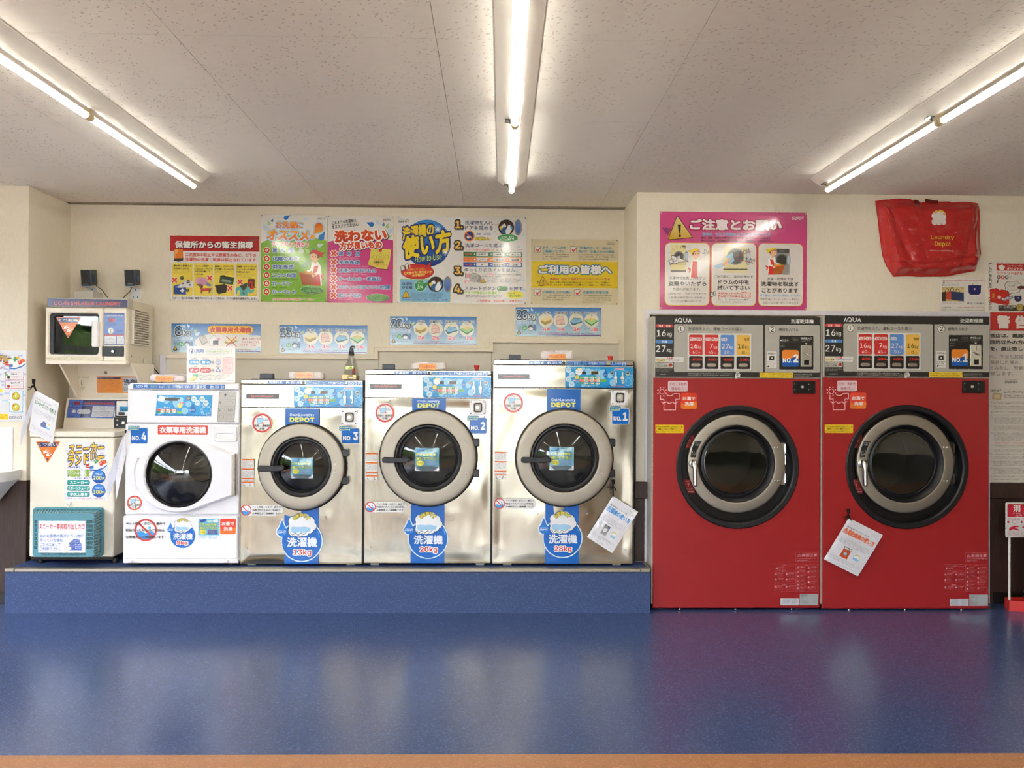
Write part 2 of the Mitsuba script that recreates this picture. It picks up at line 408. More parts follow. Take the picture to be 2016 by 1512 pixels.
scene.update({
    'wallpaper': two({'type': 'diffuse', 'reflectance': mikit.proc(f_wall)}),
    'ceiling_board': two({'type': 'bumpmap', 'arbitrary': mikit.proc(f_ceil_bump, 4e-4), 'scale': 0.0007, 'bsdf': {'type': 'diffuse', 'reflectance': mikit.proc(f_ceil)}}),
    'blue_vinyl': two({'type': 'bumpmap', 'arbitrary': mikit.proc(f_floor_bump, 1e-3), 'scale': 0.00012, 'bsdf': {'type': 'principled', 'base_color': mikit.proc(f_blue), 'roughness': mikit.proc(f_scuff), 'specular': 0.75}}),
    'orange_vinyl': pr_(mikit.proc(f_orange), 0.4),
    'beige_vinyl': pr_((0.24, 0.21, 0.17), 0.4),
    'plinth_vinyl': pr_(mikit.proc(f_blue), 0.55, 0.3),
    'dark_wood': pr_(mikit.proc(f_dado), 0.45, 0.4),
    'skirting': pr_('#17130f', 0.4),
    'panel_board': pr_((0.62, 0.57, 0.48), 0.6, 0.3),
    'cream_trim': pr_((0.74, 0.66, 0.54), 0.5, 0.3),
    'lilac_trim': pr_((0.62, 0.60, 0.66), 0.35),
    'joint': pr_((0.30, 0.26, 0.22), 0.8, 0.1),
    'plaster': two({'type': 'diffuse', 'reflectance': {'type': 'rgb', 'value': [0.74, 0.68, 0.58]}}),
    'asphalt': two({'type': 'diffuse', 'reflectance': {'type': 'rgb', 'value': [0.24, 0.24, 0.235]}}),
    'batten_white': pr_((0.80, 0.77, 0.70), 0.35),
    'socket_cream': pr_((0.62, 0.52, 0.32), 0.4),
    'steel_dark': pr_('#3a3833', 0.35, metallic=0.7),
    'white_enamel': pr_((0.78, 0.77, 0.79), 0.22),
    'cream_enamel': pr_((0.78, 0.72, 0.60), 0.28),
    'cream_dull': pr_((0.60, 0.545, 0.43), 0.4),
    'red_enamel': two({'type': 'bumpmap', 'arbitrary': mikit.proc(f_enamel, 8e-4), 'scale': 0.00006, 'bsdf': {'type': 'principled', 'base_color': rgb((0.31, 0.015, 0.016)), 'roughness': 0.30, 'specular': 0.5}}),
    'red_plastic': pr_((0.55, 0.03, 0.025), 0.3),
    'grey_enamel': pr_((0.40, 0.38, 0.33), 0.35),
    'panel_grey': pr_((0.42, 0.40, 0.355), 0.35),
    'dark_cabinet': pr_('#1d1b19', 0.5),
    'black_plastic': pr_('#0e0e0f', 0.3),
    'black_rubber': pr_('#0d0d10', 0.42),
    'slate_plastic': pr_('#444a57', 0.45),
    'blue_plastic': pr_('#14507e', 0.4),
    'stainless': two({'type': 'roughconductor', 'distribution': 'ggx', 'alpha': 0.04, 'material': 'none', 'specular_reflectance': rgb((0.45, 0.41, 0.32))}),
    'brushed': two({'type': 'roughconductor', 'distribution': 'ggx', 'alpha': 0.26, 'material': 'none', 'specular_reflectance': rgb((0.41, 0.365, 0.295))}),
    'chrome': two({'type': 'roughconductor', 'distribution': 'ggx', 'alpha': 0.05, 'material': 'none', 'specular_reflectance': rgb((0.86, 0.85, 0.83))}),
    'drum_steel': two({'type': 'roughconductor', 'distribution': 'ggx', 'alpha': 0.3, 'material': 'none', 'specular_reflectance': rgb((0.30, 0.27, 0.24))}),
    'drum_dark': pr_('#26211d', 0.5),
    'dusty_drum': pr_('#5b5d57', 0.7, 0.2),
    'door_glass': {'type': 'thindielectric', 'int_ior': 1.5},
    'shade_tint_glass': {'type': 'thindielectric', 'int_ior': 1.5, 'specular_transmittance': rgb((0.42, 0.43, 0.40))},  # grey tint added so the shaded drums and chamber behind look dark
    'clear_film': {'type': 'thindielectric', 'int_ior': 1.35},
    'clear_resin': pr_((0.60, 0.56, 0.48), 0.12, spec_trans=0.0),
    'paper': pr_((0.80, 0.79, 0.80), 0.5, 0.3),
    'cloth_white': two({'type': 'diffuse', 'reflectance': mikit.proc(f_cloth)}),
    'bag_cloth': two({'type': 'diffuse', 'reflectance': mikit.proc(f_bag)}),
    'basket_teal': pr_('#4f8794', 0.4),
    'ceramic': pr_((0.80, 0.80, 0.79), 0.08),
    'white_plastic': pr_((0.80, 0.79, 0.78), 0.3),
    'string': pr_('#15110f', 0.7, 0.2),
    'print_gloss': two({'type': 'principled', 'base_color': {'type': 'mesh_attribute', 'name': 'vertex_color'}, 'roughness': 0.13, 'specular': 0.5}),
    'print_satin': two({'type': 'principled', 'base_color': {'type': 'mesh_attribute', 'name': 'vertex_color'}, 'roughness': 0.4, 'specular': 0.4}),
    'glow_colour_print': two({'type': 'diffuse', 'reflectance': {'type': 'mesh_attribute', 'name': 'vertex_color'}}),  # LED glow painted as plain colour; the digits emit nothing
    'bottle_plastic': {'type': 'thindielectric', 'int_ior': 1.5, 'specular_transmittance': rgb((0.72, 0.72, 0.70))},
    'hedge_leaves': two({'type': 'diffuse', 'reflectance': mikit.proc(f_hedge)}),
})
# ---------------------------------------------------------------- the room
YF, YB, H = 4.92, 5.40, 2.42           # the wall's front plane, the recess behind the washers, the ceiling
XL, XR, YS = -4.6, 4.6, -4.4           # side walls and the shop front behind the camera
CL, CR = -2.71, 0.835                  # the recess's corners
PX0, PX1, PY, PZ = -2.705, 0.882, 4.705, 0.246   # the plinth
# floor
edge0, edge1 = at_z(5, 1487, 0), at_z(2010, 1482.5, 0)
sl = (edge1[1] - edge0[1]) / (edge1[0] - edge0[0])
ye = lambda x: edge0[1] + (x - edge0[0]) * sl
def flat(poly, z0, z1, b=0.0):
    v, f = slab(Polygon(poly), -z1, -z0, b)
    return np.column_stack([v[:, 0], v[:, 2], -v[:, 1]]), f
struct('floor', flat([(XL, ye(XL)), (XR, ye(XR)), (XR, YB + 0.3), (XL, YB + 0.3)], -0.05, 0.0), 'blue_vinyl', 'glossy speckled blue vinyl floor')
struct('floor_orange', flat([(XL, 1.6), (XR, 1.6), (XR, ye(XR)), (XL, ye(XL))], -0.05, 0.0), 'orange_vinyl', 'orange vinyl floor along the bottom edge')
struct('floor_entrance', flat([(XL, YS - 0.1), (XR, YS - 0.1), (XR, 1.6), (XL, 1.6)], -0.05, 0.0), 'beige_vinyl')
# walls
dado_z = at(30, 946, YF)[2]
struct('wall_left_front', box(XL, CL, YF, YB + 0.3, dado_z, H), 'wallpaper', 'cream wall left of the recess')
struct('wall_recess_back', slab(Polygon([(CL, 0), (CR + 0.0, 0), (CR + 0.0, H), (CL, H)]), YB, YB + 0.3), 'wallpaper', 'cream wall behind the washers')
struct('wall_side_right', box(XR, XR + 0.15, YS, YB + 0.3, 0, H), 'plaster')
# the right wall, open where the two red machines stand in it
OX0, OX1, OZ1 = at(1279, 800, YF)[0], at(1944, 800, YF)[0], at(1600, 622, YF)[2]
struct('wall_right_front', box(CR, XR, YF, YF + 0.14, OZ1, H), 'wallpaper', 'cream wall above the red machines')
struct('wall_right_front_pier', box(CR, OX0, YF, YF + 0.14, 0, OZ1), 'wallpaper', 'narrow cream pier left of the red machines')
struct('wall_right_front_end', box(OX1, XR, YF, YF + 0.14, 0, OZ1), 'wallpaper', 'cream wall right of the red machines')
struct('wall_recess_right', box(CR, CR + 0.02, YF + 0.141, YB, 0, H), 'wallpaper', 'right cheek of the recess')
struct('wall_niche', box(CR + 0.02, XR, YB + 0.2, YB + 0.3, 0, H), 'plaster')
# dado boards, rails and skirtings
struct('wall_left_dado', box(XL, CL + 0.004, YF - 0.006, YB + 0.28, 0.0, dado_z), 'dark_wood', 'dark brown dado under the cream wall, left')
rz0, rz1 = at(1270, 981, YF)[2], at(1270, 948, YF)[2]
struct('trim_1', box(CR - 0.012, OX0 + 0.004, YF - 0.03, YF, rz0, rz1, 0.004), 'dark_wood', 'dark brown dado rail beside the first red machine')
struct('wall_right_dado', box(CR - 0.004, OX0 - 0.024, YF - 0.008, YF, PZ, rz0), 'dark_wood', 'dark brown dado strip beside the first red machine')
qz0, qz1 = at(1960, 981, YF)[2], at(1960, 950, YF)[2]
struct('trim_2', box(OX1 + 0.01, XR, YF - 0.022, YF, qz0, qz1, 0.004), 'dark_wood', 'dark brown dado rail right of the red machines')
struct('wall_right_dado_end', box(OX1 + 0.01, XR, YF - 0.008, YF, 0, qz0), 'dark_wood', 'dark brown dado right of the red machines')
struct('baseboard_left', box(XL, PX0 - 0.002, YF - 0.018, YF - 0.006, 0, 0.062, 0.002), 'skirting', 'black skirting under the left dado')
struct('baseboard_right', box(OX1 + 0.03, XR, YF - 0.022, YF - 0.008, 0, 0.066, 0.002), 'skirting', 'black skirting right of the red machines')
# lilac casing of the opening
ca = 0.030
casing = Polygon([(OX0 - ca, PZ), (OX0 - 0.004, PZ), (OX0 - 0.004, OZ1 + 0.002), (OX1 + 0.004, OZ1 + 0.002), (OX1 + 0.004, 0), (OX1 + 0.010, 0), (OX1 + 0.010, OZ1 + ca), (OX0 - ca, OZ1 + ca)])
struct('trim_3', slab(casing, YF - 0.012, YF, 0.002), 'lilac_trim', 'pale lilac casing around the opening of the red machines')
# inset board behind the washers with its stepped cream casing
fr = Frame(640, 690, YB)
steps = [(330, 703.5), (741.5, 703.5), (741.5, 687.5), (968.5, 687.5), (968.5, 669.5), (1222, 669.5)]
edge = [(fr.x(a), fr.z(b)) for a, b in steps]
inner = Polygon([(edge[0][0], PZ)] + edge + [(edge[-1][0], PZ)])
struct('wall_recess_board', slab(inner, YB - 0.006, YB + 0.001), 'panel_board', 'flat greyish board under the stepped casing')
band = LineString(edge).buffer(0.0125, cap_style='flat', join_style='mitre')
struct('trim_4', slab(band, YB - 0.024, YB, 0.003), 'cream_trim', 'stepped cream casing behind the washers')
struct('trim_5', box(fr.x(318), fr.x(330), YB - 0.02, YB, PZ, fr.z(700), 0.002), 'lilac_trim', 'pale upright strip at the left end of the stepped casing')
for i, px in enumerate((746, 969)):
    struct('trim_6' if not i else 'trim_7', box(fr.x(px) - 0.001, fr.x(px) + 0.0015, YB - 0.0075, YB - 0.005, PZ, fr.z(690 if not i else 672)), 'joint')
# ceiling: boards with open joints
struct('ceiling', box(XL - 0.1, XR + 0.1, YS - 0.1, YB + 0.4, H + 0.004, H + 0.12), 'joint', 'board ceiling with wormy grain')
xs = [-1.067 + 0.867 * k for k in range(-5, 6)]; ys = [2.79 + 0.845 * k for k in range(-9, 4)]
for i in range(len(xs) - 1):
    for j in range(len(ys) - 1):
        a, b, c, d = max(xs[i], XL), min(xs[i + 1], XR), max(ys[j], YS), min(ys[j + 1], YB + 0.1)
        dz = 0.0006 * RNG.random()
        put('ceiling__panel', flat([(a + .0008, c + .0008), (b - .0008, c + .0008), (b - .0008, d - .0008), (a + .0008, d - .0008)], H - dz, H + 0.006, 0.0), 'ceiling_board', False)
# plinth with its metal nosing
struct('plinth', flat([(PX0, PY), (PX1, PY), (PX1, YF + 0.05), (CR, YF + 0.05), (CR, YB), (CL, YB), (CL, YF), (PX0, YF)], 0.0, PZ - 0.004), 'plinth_vinyl', 'speckled blue vinyl plinth under the washers')
n0, n1, n2 = PX0, PX0 + 0.055, PX1 - 0.055
nose = lambda a, b, t: cat(box(a, b, PY - 0.006 - t, PY + 0.02, PZ - 0.019, PZ + 0.001 + t, 0.004), box(a, b, PY + 0.004, PY + 0.045, PZ - 0.004, PZ + t, 0.001))
scene['plinth__nosing'] = mikit.ply(trimesh.Trimesh(*nose(n1, n2, 0.0), process=False), 'brushed', smooth=30)
for a, b in ((n0, n1), (n2, n2 + 0.055)): put('plinth__end_cap', nose(a, b, 0.0015), 'brushed')
put('plinth__nosing', box(PX1 - 0.012, PX1 + 0.004, PY + 0.02, YF - 0.02, PZ - 0.012, PZ + 0.002, 0.002), 'brushed')
# shop front behind the camera and windows in the left side wall: piers, headers and mullions, open to the street
def glazing(key, along, a, b, z0, z1, n, at_):
    """A frame of mullions in an opening; along = 0: it runs along x at y = at_, 1: along y at x = at_."""
    bars = []
    for i in range(n + 1):
        c = a + (b - a) * i / n; w = 0.03
        bars.append((max(c - w, a), min(c + w, b), z0, z1))
    bars += [(a, b, z0, z0 + 0.06), (a, b, z1 - 0.06, z1), (a, b, z0 + 0.62 * (z1 - z0), z0 + 0.62 * (z1 - z0) + 0.05)]
    struct(key, cat([box(p, q, at_ - 0.03, at_ + 0.03, u, v) if along == 0 else box(at_ - 0.03, at_ + 0.03, p, q, u, v) for p, q, u, v in bars]), 'steel_dark')
front = Polygon([(XL, 0), (XR, 0), (XR, H), (XL, H)])
for k, (a, b, z0) in enumerate(((-4.4, -1.4, 0.8), (-0.9, 0.9, 0.0))):
    front = front.difference(Polygon([(a, z0), (b, z0), (b, 2.2), (a, 2.2)]))
    glazing(f'window_{k + 1}', 0, a, b, z0, 2.2, (3, 2, 2)[k], YS - 0.06)
for i, g in enumerate(getattr(front, 'geoms', [front])): struct(f'wall_shop_front_{i + 1}', slab(g, YS - 0.12, YS), 'plaster')
sv, sf = slab(Polygon([(YS, 0), (YB + 0.3, 0), (YB + 0.3, H), (YS, H)], [[(-3.9, 0.7), (4.5, 0.7), (4.5, 2.25), (-3.9, 2.25)]]), XL - 0.12, XL)
struct('wall_side_left', (sv[:, [1, 0, 2]], sf), 'plaster')
for i, (a, b) in enumerate(((XL, -0.9), (0.9, XR))): struct(f'wall_shop_front_dado_{i + 1}', box(a, b, YS, YS + 0.012, 0, 0.78), 'dark_wood')
struct('wall_side_right_dado', box(XR - 0.012, XR, YS, YF, 0, 0.78), 'dark_wood')
glazing('window_4', 1, -3.9, 4.5, 0.7, 2.25, 7, XL - 0.06)
struct('ground', box(-60, 40, -60, 40, -0.2, -0.06), 'asphalt')
v, f = sheet(-14, 9, -.1, 2.7, 150, 24, lambda X, Z: -9.2 + .9 * (meshkit.fbm(np.stack([X * 1.3, Z * 1.6, X * 0], -1), 4, 3) - .5) - .25 * (Z > 2.55))
struct('hedge', (v[:, [1, 0, 2]], f), 'hedge_leaves')
# ---------------------------------------------------------------- batten lights
TZ = 2.347
def tube_light(x0, y0, x1, y1, label, n=2):
    """One reflector batten from (x0, y0) near the wall to (x1, y1), with its tubes end to end."""
    key = name('batten_light')
    d = np.array([x1 - x0, y1 - y0]); L = np.linalg.norm(d); d /= L; s = np.array([-d[1], d[0]])
    W = lambda u, v, z: np.array([x0 + d[0] * u + s[0] * v, y0 + d[1] * u + s[1] * v, z])
    prof = [(-0.078, H - 0.0005), (-0.078, H - 0.006), (-0.024, H - 0.047), (0.024, H - 0.047), (0.078, H - 0.006), (0.078, H - 0.0005)]
    V = np.array([W(u, v, z) for u in (-0.02, L + 0.02) for v, z in prof]); m = len(prof); F = []
    for i in range(m):
        j = (i + 1) % m; F += [(i, j, m + i), (j, m + j, m + i)]
    for i in range(1, m - 1): F += [(0, i + 1, i), (m, m + i, m + i + 1)]
    put(key + '__reflector', (V, np.array(F)), 'batten_white', False)
    tl = L / n
    for k in range(n):
        a, b = k * tl + 0.024, (k + 1) * tl - 0.024
        for part, a0, a1, mat, r in (('tube', -205, 25, 'white_plastic', 0.0138), ('tube_back', 25, 155, 'batten_white', 0.0138)):
            ang = np.radians(np.linspace(a0, a1, 15)); m = len(ang)
            V = np.array([W(u, r * math.cos(t), TZ + r * math.sin(t)) for u in (a, b) for t in ang]); i = np.arange(m - 1)
            F = np.vstack([np.stack([i, i + 1, m + i], 1), np.stack([i + 1, m + i + 1, m + i], 1)])
            nrm = np.cross(V[F[0][1]] - V[F[0][0]], V[F[0][2]] - V[F[0][0]]); out = V[F[0]].mean(0) - W((a + b) / 2, 0, TZ); out[0:2] -= d * (out[0:2] @ d)
            if nrm @ out < 0: F = F[:, ::-1]
            put(f'{key}__{part}', (V, F), mat, 60, **({'emitter': {'type': 'area', 'radiance': {'type': 'rgb', 'value': list(TUBE_RADIANCE)}}} if part == 'tube' else {}))
        for e, sg in ((a, -1), (b, 1)):
            q = W(e + sg * 0.010, 0, TZ)
            put(key + '__socket', cat(tube([W(e + sg * 0.001, 0, TZ), W(e + sg * 0.016, 0, TZ)], 0.0155, 12), tube([q, q + [0, 0, 0.034]], [0.012, 0.010], 8)), 'socket_cream')
        u = (k + 1) * tl - 0.03 if k < n - 1 else 0.05
        put(key + '__clip', cat(tube([W(u, -0.022, H - 0.046), W(u, -0.02, TZ + 0.012)], 0.003, 6), box(*(W(u, -0.03, 0)[0] + np.array([-.012, .012])), *(W(u, -0.03, 0)[1] + np.array([-.02, .02])), H - 0.05, H - 0.046)), 'steel_dark')
    tag(key, label, 'ceiling light', None)
tb = [[at_z(*q, TZ) for q in pr] for pr in (((384, 368), (0, 114)), ((1007, 378), (1025, 25)), ((1626.6, 375.4), (2016, 140)))]
words = ('left of the three rows', 'middle of the three rows', 'right of the three rows')
for (a, b), w in zip(tb, words):
    d = (b - a) / np.linalg.norm(b - a)
    for unit in (0, 1, 2):
        p0 = a + d * (unit * 2.42); p1 = p0 + d * 2.36
        tube_light(p0[0], p0[1], p1[0], p1[1], f'two lit bare tubes, {w}, ' + ('by the back wall', 'over the orange floor', 'by the shop door')[unit])
# ---------------------------------------------------------------- stickers shared by the washers
def fit(a, b):
    """Print mapping that takes the rectangle a of a crop to the rectangle b of photograph pixels."""
    kx, ky = (a[2] - a[0]) / (b[2] - b[0]), (a[3] - a[1]) / (b[3] - b[1])
    return b[0] - a[0] / kx, b[1] - a[1] / ky, kx, ky
BLUE, SKYB, WHITE, RED, INK = '#0f5fb4', '#3fa2d6', '#e9e8e6', '#c4302f', '#26221f'
def bubbles(p, cs, col): [p.c(x, y, r, col) for x, y, r in cs]
def s_number(key, F, rect, digit, off):
    p = Print(F, *fit((1575, 1225, 1890, 1496), rect))
    p.geo(rrect(1606, 1890, 1252, 1496, 26).union(rrect(1570, 1758, 1222, 1304, 14)), '#e3e6e6')
    p.r(1614, 1260, 1882, 1490, BLUE, 24); p.r(1577, 1228, 1752, 1298, '#2c6c9c', 12)
    p.t('Washing', 1588, 1234, 1742, 1266, '#cfe3b0', 0.02, kind='b'); p.t('machine', 1592, 1266, 1740, 1292, '#cfe3b0', 0.02, kind='b')
    p.t('NO.', 1634, 1376, 1764, 1441, WHITE, kind='k'); p.t(digit, 1786, 1318, 1862, 1441, WHITE, kind='k')
    put_print(key, p, off)
def s_detergent(key, F, cx, cy, R, off):
    p = Print(F, *fit((247, 1037, 543, 1333), (cx - R, cy - R, cx + R, cy + R)))
    p.c(395, 1185, 153, '#e8e6e2', n=48); p.ring(395, 1185, 146, 27, '#cf3a32')
    bubbles(p, [(345, 1100, 20), (372, 1090, 24), (398, 1105, 18)], '#33465c'); bubbles(p, [(345, 1101, 16), (372, 1092, 19), (397, 1106, 14)], WHITE)
    p.p([(312, 1112), (418, 1112), (404, 1190), (330, 1190)], '#33465c'); p.p([(318, 1117), (412, 1117), (400, 1185), (334, 1185)], '#9fcbe6')
    p.p([(410, 1115), (496, 1122), (494, 1142), (408, 1142)], '#33465c'); p.p([(412, 1119), (491, 1126), (490, 1138), (410, 1138)], '#b9d9ea')
    p.p([(386, 1180), (412, 1172), (430, 1200)], '#cf3a32')
    p.t('洗剤・柔軟剤', 280, 1208, 512, 1246, INK, 0.035, ol=(WHITE, 0.06)); p.t('不要', 355, 1254, 436, 1292, INK, 0.035, ol=(WHITE, 0.06))
    put_print(key, p, off)
def pet_lines(p, a, b, c, d, gap, col=INK):
    for i, s in enumerate(('ペット用品・おむつ・屋外で', '利用されたもののご利用は、', '公衆衛生上ご遠慮願います！')):
        p.t(s, a, b + i * gap, c, d + i * gap, col, 0.035)
def no_water(p, x, y, R):
    p.c(x, y, R, '#e6e7ea'); w = R * 0.17
    p.geo(disc(x, y, R - w).intersection(Polygon([(x - R, y + R * .25), (x - R * .4, y + R * .1), (x, y + R * .3), (x + R * .4, y + R * .12), (x + R, y + R * .3), (x + R, y + R), (x - R, y + R)])), '#2a8fd0')
    for a, b, r in ((-.35, -.35, .09), (.35, -.2, .12), (.5, .05, .08)): p.c(x + a * R, y + b * R, r * R, '#4fa6da')
    p.ring(x, y, R, w, '#c63a3c'); p.l([(x - R * .66, y - R * .66), (x + R * .66, y + R * .66)], w, '#c63a3c')
def s_pet(key, F, rect, off):
    p = Print(F, *fit((62, 745, 520, 875), rect))
    p.r(66, 750, 522, 872, '#e4e2df', 60); no_water(p, 120, 810, 60)
    pet_lines(p, 186, 764, 498, 786, 35)
    put_print(key, p, off)
def s_caution(key, F, rect, off):
    p = Print(F, *fit((0, 0, 133, 305), rect))
    p.r(0, 0, 133, 305, '#e2dfda')
    for y in (0, 103, 208, 248): p.r(0, y, 133, y + 15, '#e0702c'); p.g(34, y + 4, 96, y + 13, 1, '#7a3a18', 0.9)
    for y, n in ((22, 6), (124, 6), (227, 2)): p.g(8, y + 3, 126, y + n * 12, n, '#77777c', 0.6)
    p.l([(20, 275), (20, 295), (38, 297)], 4, '#3a3a3a'); p.l([(84, 272), (100, 276), (86, 296), (106, 297)], 4, '#3a3a3a')
    put_print(key, p, off)
def s_badge(key, F, cx, cy, R, kg, off):
    """The round sticker with its drop, a heap of foam and the load."""
    k = R / 230
    p = Print(F, cx - 733 * k, cy - 1150 * k, 1 / k)
    p.c(733, 1150, 232, '#cfe0ee', n=64); p.drop(515, 1046, 68, 0, '#cfe0ee'); p.c(733, 1150, 219, BLUE, n=64)
    foam = shapely.union_all([disc(x, y, r, 24) for x, y, r in ((640, 930, 50), (700, 905, 55), (765, 905, 55), (820, 935, 48), (850, 985, 40), (640, 985, 48), (730, 960, 75), (800, 990, 55), (640, 1040, 50), (700, 1050, 46), (760, 1045, 46), (815, 1020, 40))])
    p.geo(foam.buffer(9), '#3c4a58'); p.geo(foam.buffer(4), '#e8eaec')
    p.p([(606, 1000), (640, 990), (700, 996), (760, 990), (830, 1004), (826, 1040), (770, 1058), (700, 1052), (640, 1062), (608, 1040)], '#9cc4de')
    p.l([(604, 1062), (632, 1084), (662, 1060), (694, 1086), (724, 1060), (754, 1080), (786, 1052)], 5, '#4a5866')
    for i, ch in enumerate('DEPOT'):
        a = -50 + i * 25; x, y = 728 + 92 * math.sin(math.radians(a)), 955 - 92 * math.cos(math.radians(a))
        p.t(ch, x - 17, y - 19, x + 17, y + 19, '#e3cf3e', kind='k', rot=a, ol=('#4c4423', 0.06))
    p.drop(515, 1046, 55, 0, '#2173c4')
    p.t('CoinLaundry', 472, 1026, 558, 1040, '#bcd6ec', kind='b'); p.t('DEPOT', 470, 1042, 560, 1064, '#d6e6f2', kind='k')
    p.l([(902, 1042), (918, 1066), (926, 1108)], 10, '#3f97dc')
    if kg == '8kg':
        p.t('洗濯機', 560, 1105, 910, 1225, '#e4eaf0', 0.035); p.t(kg, 625, 1245, 820, 1325, '#c8343a', kind='b', ol=('#e8e8ea', 0.10))
    else:
        p.t('洗濯機', 570, 1108, 902, 1215, '#e4eaf0', 0.035); p.t(kg, 640, 1243, 838, 1316, '#c8343a', kind='b', ol=('#e8e8ea', 0.10))
    put_print(key, p, off)
def drum_note(p, a):
    """The note that asks to wipe the drum; a maps its rectangle (628, 222, 867, 452)."""
    p.r(628, 222, 867, 452, '#dfe6ea', 8); p.r(630, 224, 865, 408, '#3f9fc6')
    rr = [(630 + 14 * i + (7 if j % 2 else 0), 224 + 7 * j) for j in range(26) for i in range(17)]
    q = np.array([(x, y, min(x + 7, 865), min(y + 7, 408)) for x, y in rr if x < 864 and y < 402])
    v = np.stack([q[:, [0, 1]], q[:, [2, 1]], q[:, [2, 3]], q[:, [0, 3]]], 1).reshape(-1, 2); o = np.arange(len(q))[:, None] * 4
    p.add(v, np.vstack([o + [0, 1, 2], o + [0, 2, 3]]), '#7cc0d8')
    p.geo(affinity.rotate(disc(682, 246, 38, 24, 16), -12), '#2c3e8c'); p.p([(790, 240), (845, 226), (852, 262), (800, 268)], '#e4e8e8')
    p.p([(725, 248), (782, 236), (790, 262), (735, 268)], '#b4cfc0')
    p.t('ドラムの中を', 642, 272, 836, 304, '#dcdf58', 0.045, ol=('#1d5a78', 0.12)); p.t('拭いて下さい!', 642, 311, 852, 345, '#dcdf58', 0.045, ol=('#1d5a78', 0.12))
    star = [(682 + (44 if i % 2 else 34) * math.cos(i * math.pi / 12), 374 + (30 if i % 2 else 23) * math.sin(i * math.pi / 12)) for i in range(24)]
    p.p(star, '#e4d84a'); p.g(658, 362, 708, 388, 2, '#3a3420', 0.7)
    p.r(735, 352, 845, 398, '#2b2f78', 4); p.g(744, 358, 838, 394, 3, '#c9cbe6', 0.6)
    p.g(640, 415, 858, 446, 3, '#4f86b0', 0.6)
def p_price(key, F, parts, off):
    p = Print(F)
    for kind, x0, y0, x1, y1, s in parts:
        h = y1 - y0
        if kind == 'dot': p.c((x0 + x1) / 2, (y0 + y1) / 2, h / 2, '#141414', n=20); continue
        p.r(x0, y0, x1, y1, '#1a5aa8' if kind != 'seg' else '#1c5fae')
        if kind == 'seg':
            w = (x1 - x0)
            p.t('800', x0 + .01 * w, y0 + .16 * h, x0 + .17 * w, y1 - .12 * h, '#8fb6a0', kind='l'); p.t('または', x0 + .20 * w, y0 + .32 * h, x0 + .30 * w, y1 - .2 * h, '#dfe7ef', 0.03)
            p.t('E', x0 + .32 * w, y0 + .16 * h, x0 + .36 * w, y1 - .12 * h, '#8fb6a0', kind='l'); p.t('dL', x0 + .42 * w, y0 + .16 * h, x0 + .51 * w, y1 - .12 * h, '#8fb6a0', kind='l')
            p.t('ドアを閉めてください!', x0 + .57 * w, y0 + .18 * h, x0 + .985 * w, y1 - .14 * h, '#dfe7ef', 0.03)
        elif kind == 'time':
            w = (x1 - x0); p.t('洗濯目安', x0 + .03 * w, y0 + .1 * h, x0 + .44 * w, y1 - .1 * h, '#dfe7ef', 0.03); p.t('約', x0 + .55 * w, y0 + .12 * h, x0 + .66 * w, y1 - .12 * h, '#dfe7ef', 0.03)
            p.t('30', x0 + .69 * w, y0 + .16 * h, x0 + .84 * w, y1 - .14 * h, '#dfe7ef', kind='b'); p.t('分', x0 + .88 * w, y0 + .12 * h, x0 + .98 * w, y1 - .1 * h, '#dfe7ef', 0.03)
        else:
            w = (x1 - x0); n = .64 if len(s) < 5 else .68
            p.t(s, x0 + .07 * w, y0 + .17 * h, x0 + n * w, y1 - .17 * h, '#dfe7ef', kind='b'); p.t('円', x0 + (n + .06) * w, y0 + .14 * h, x0 + .95 * w, y1 - .12 * h, '#dfe7ef', 0.03)
    put_print(key, p, off)
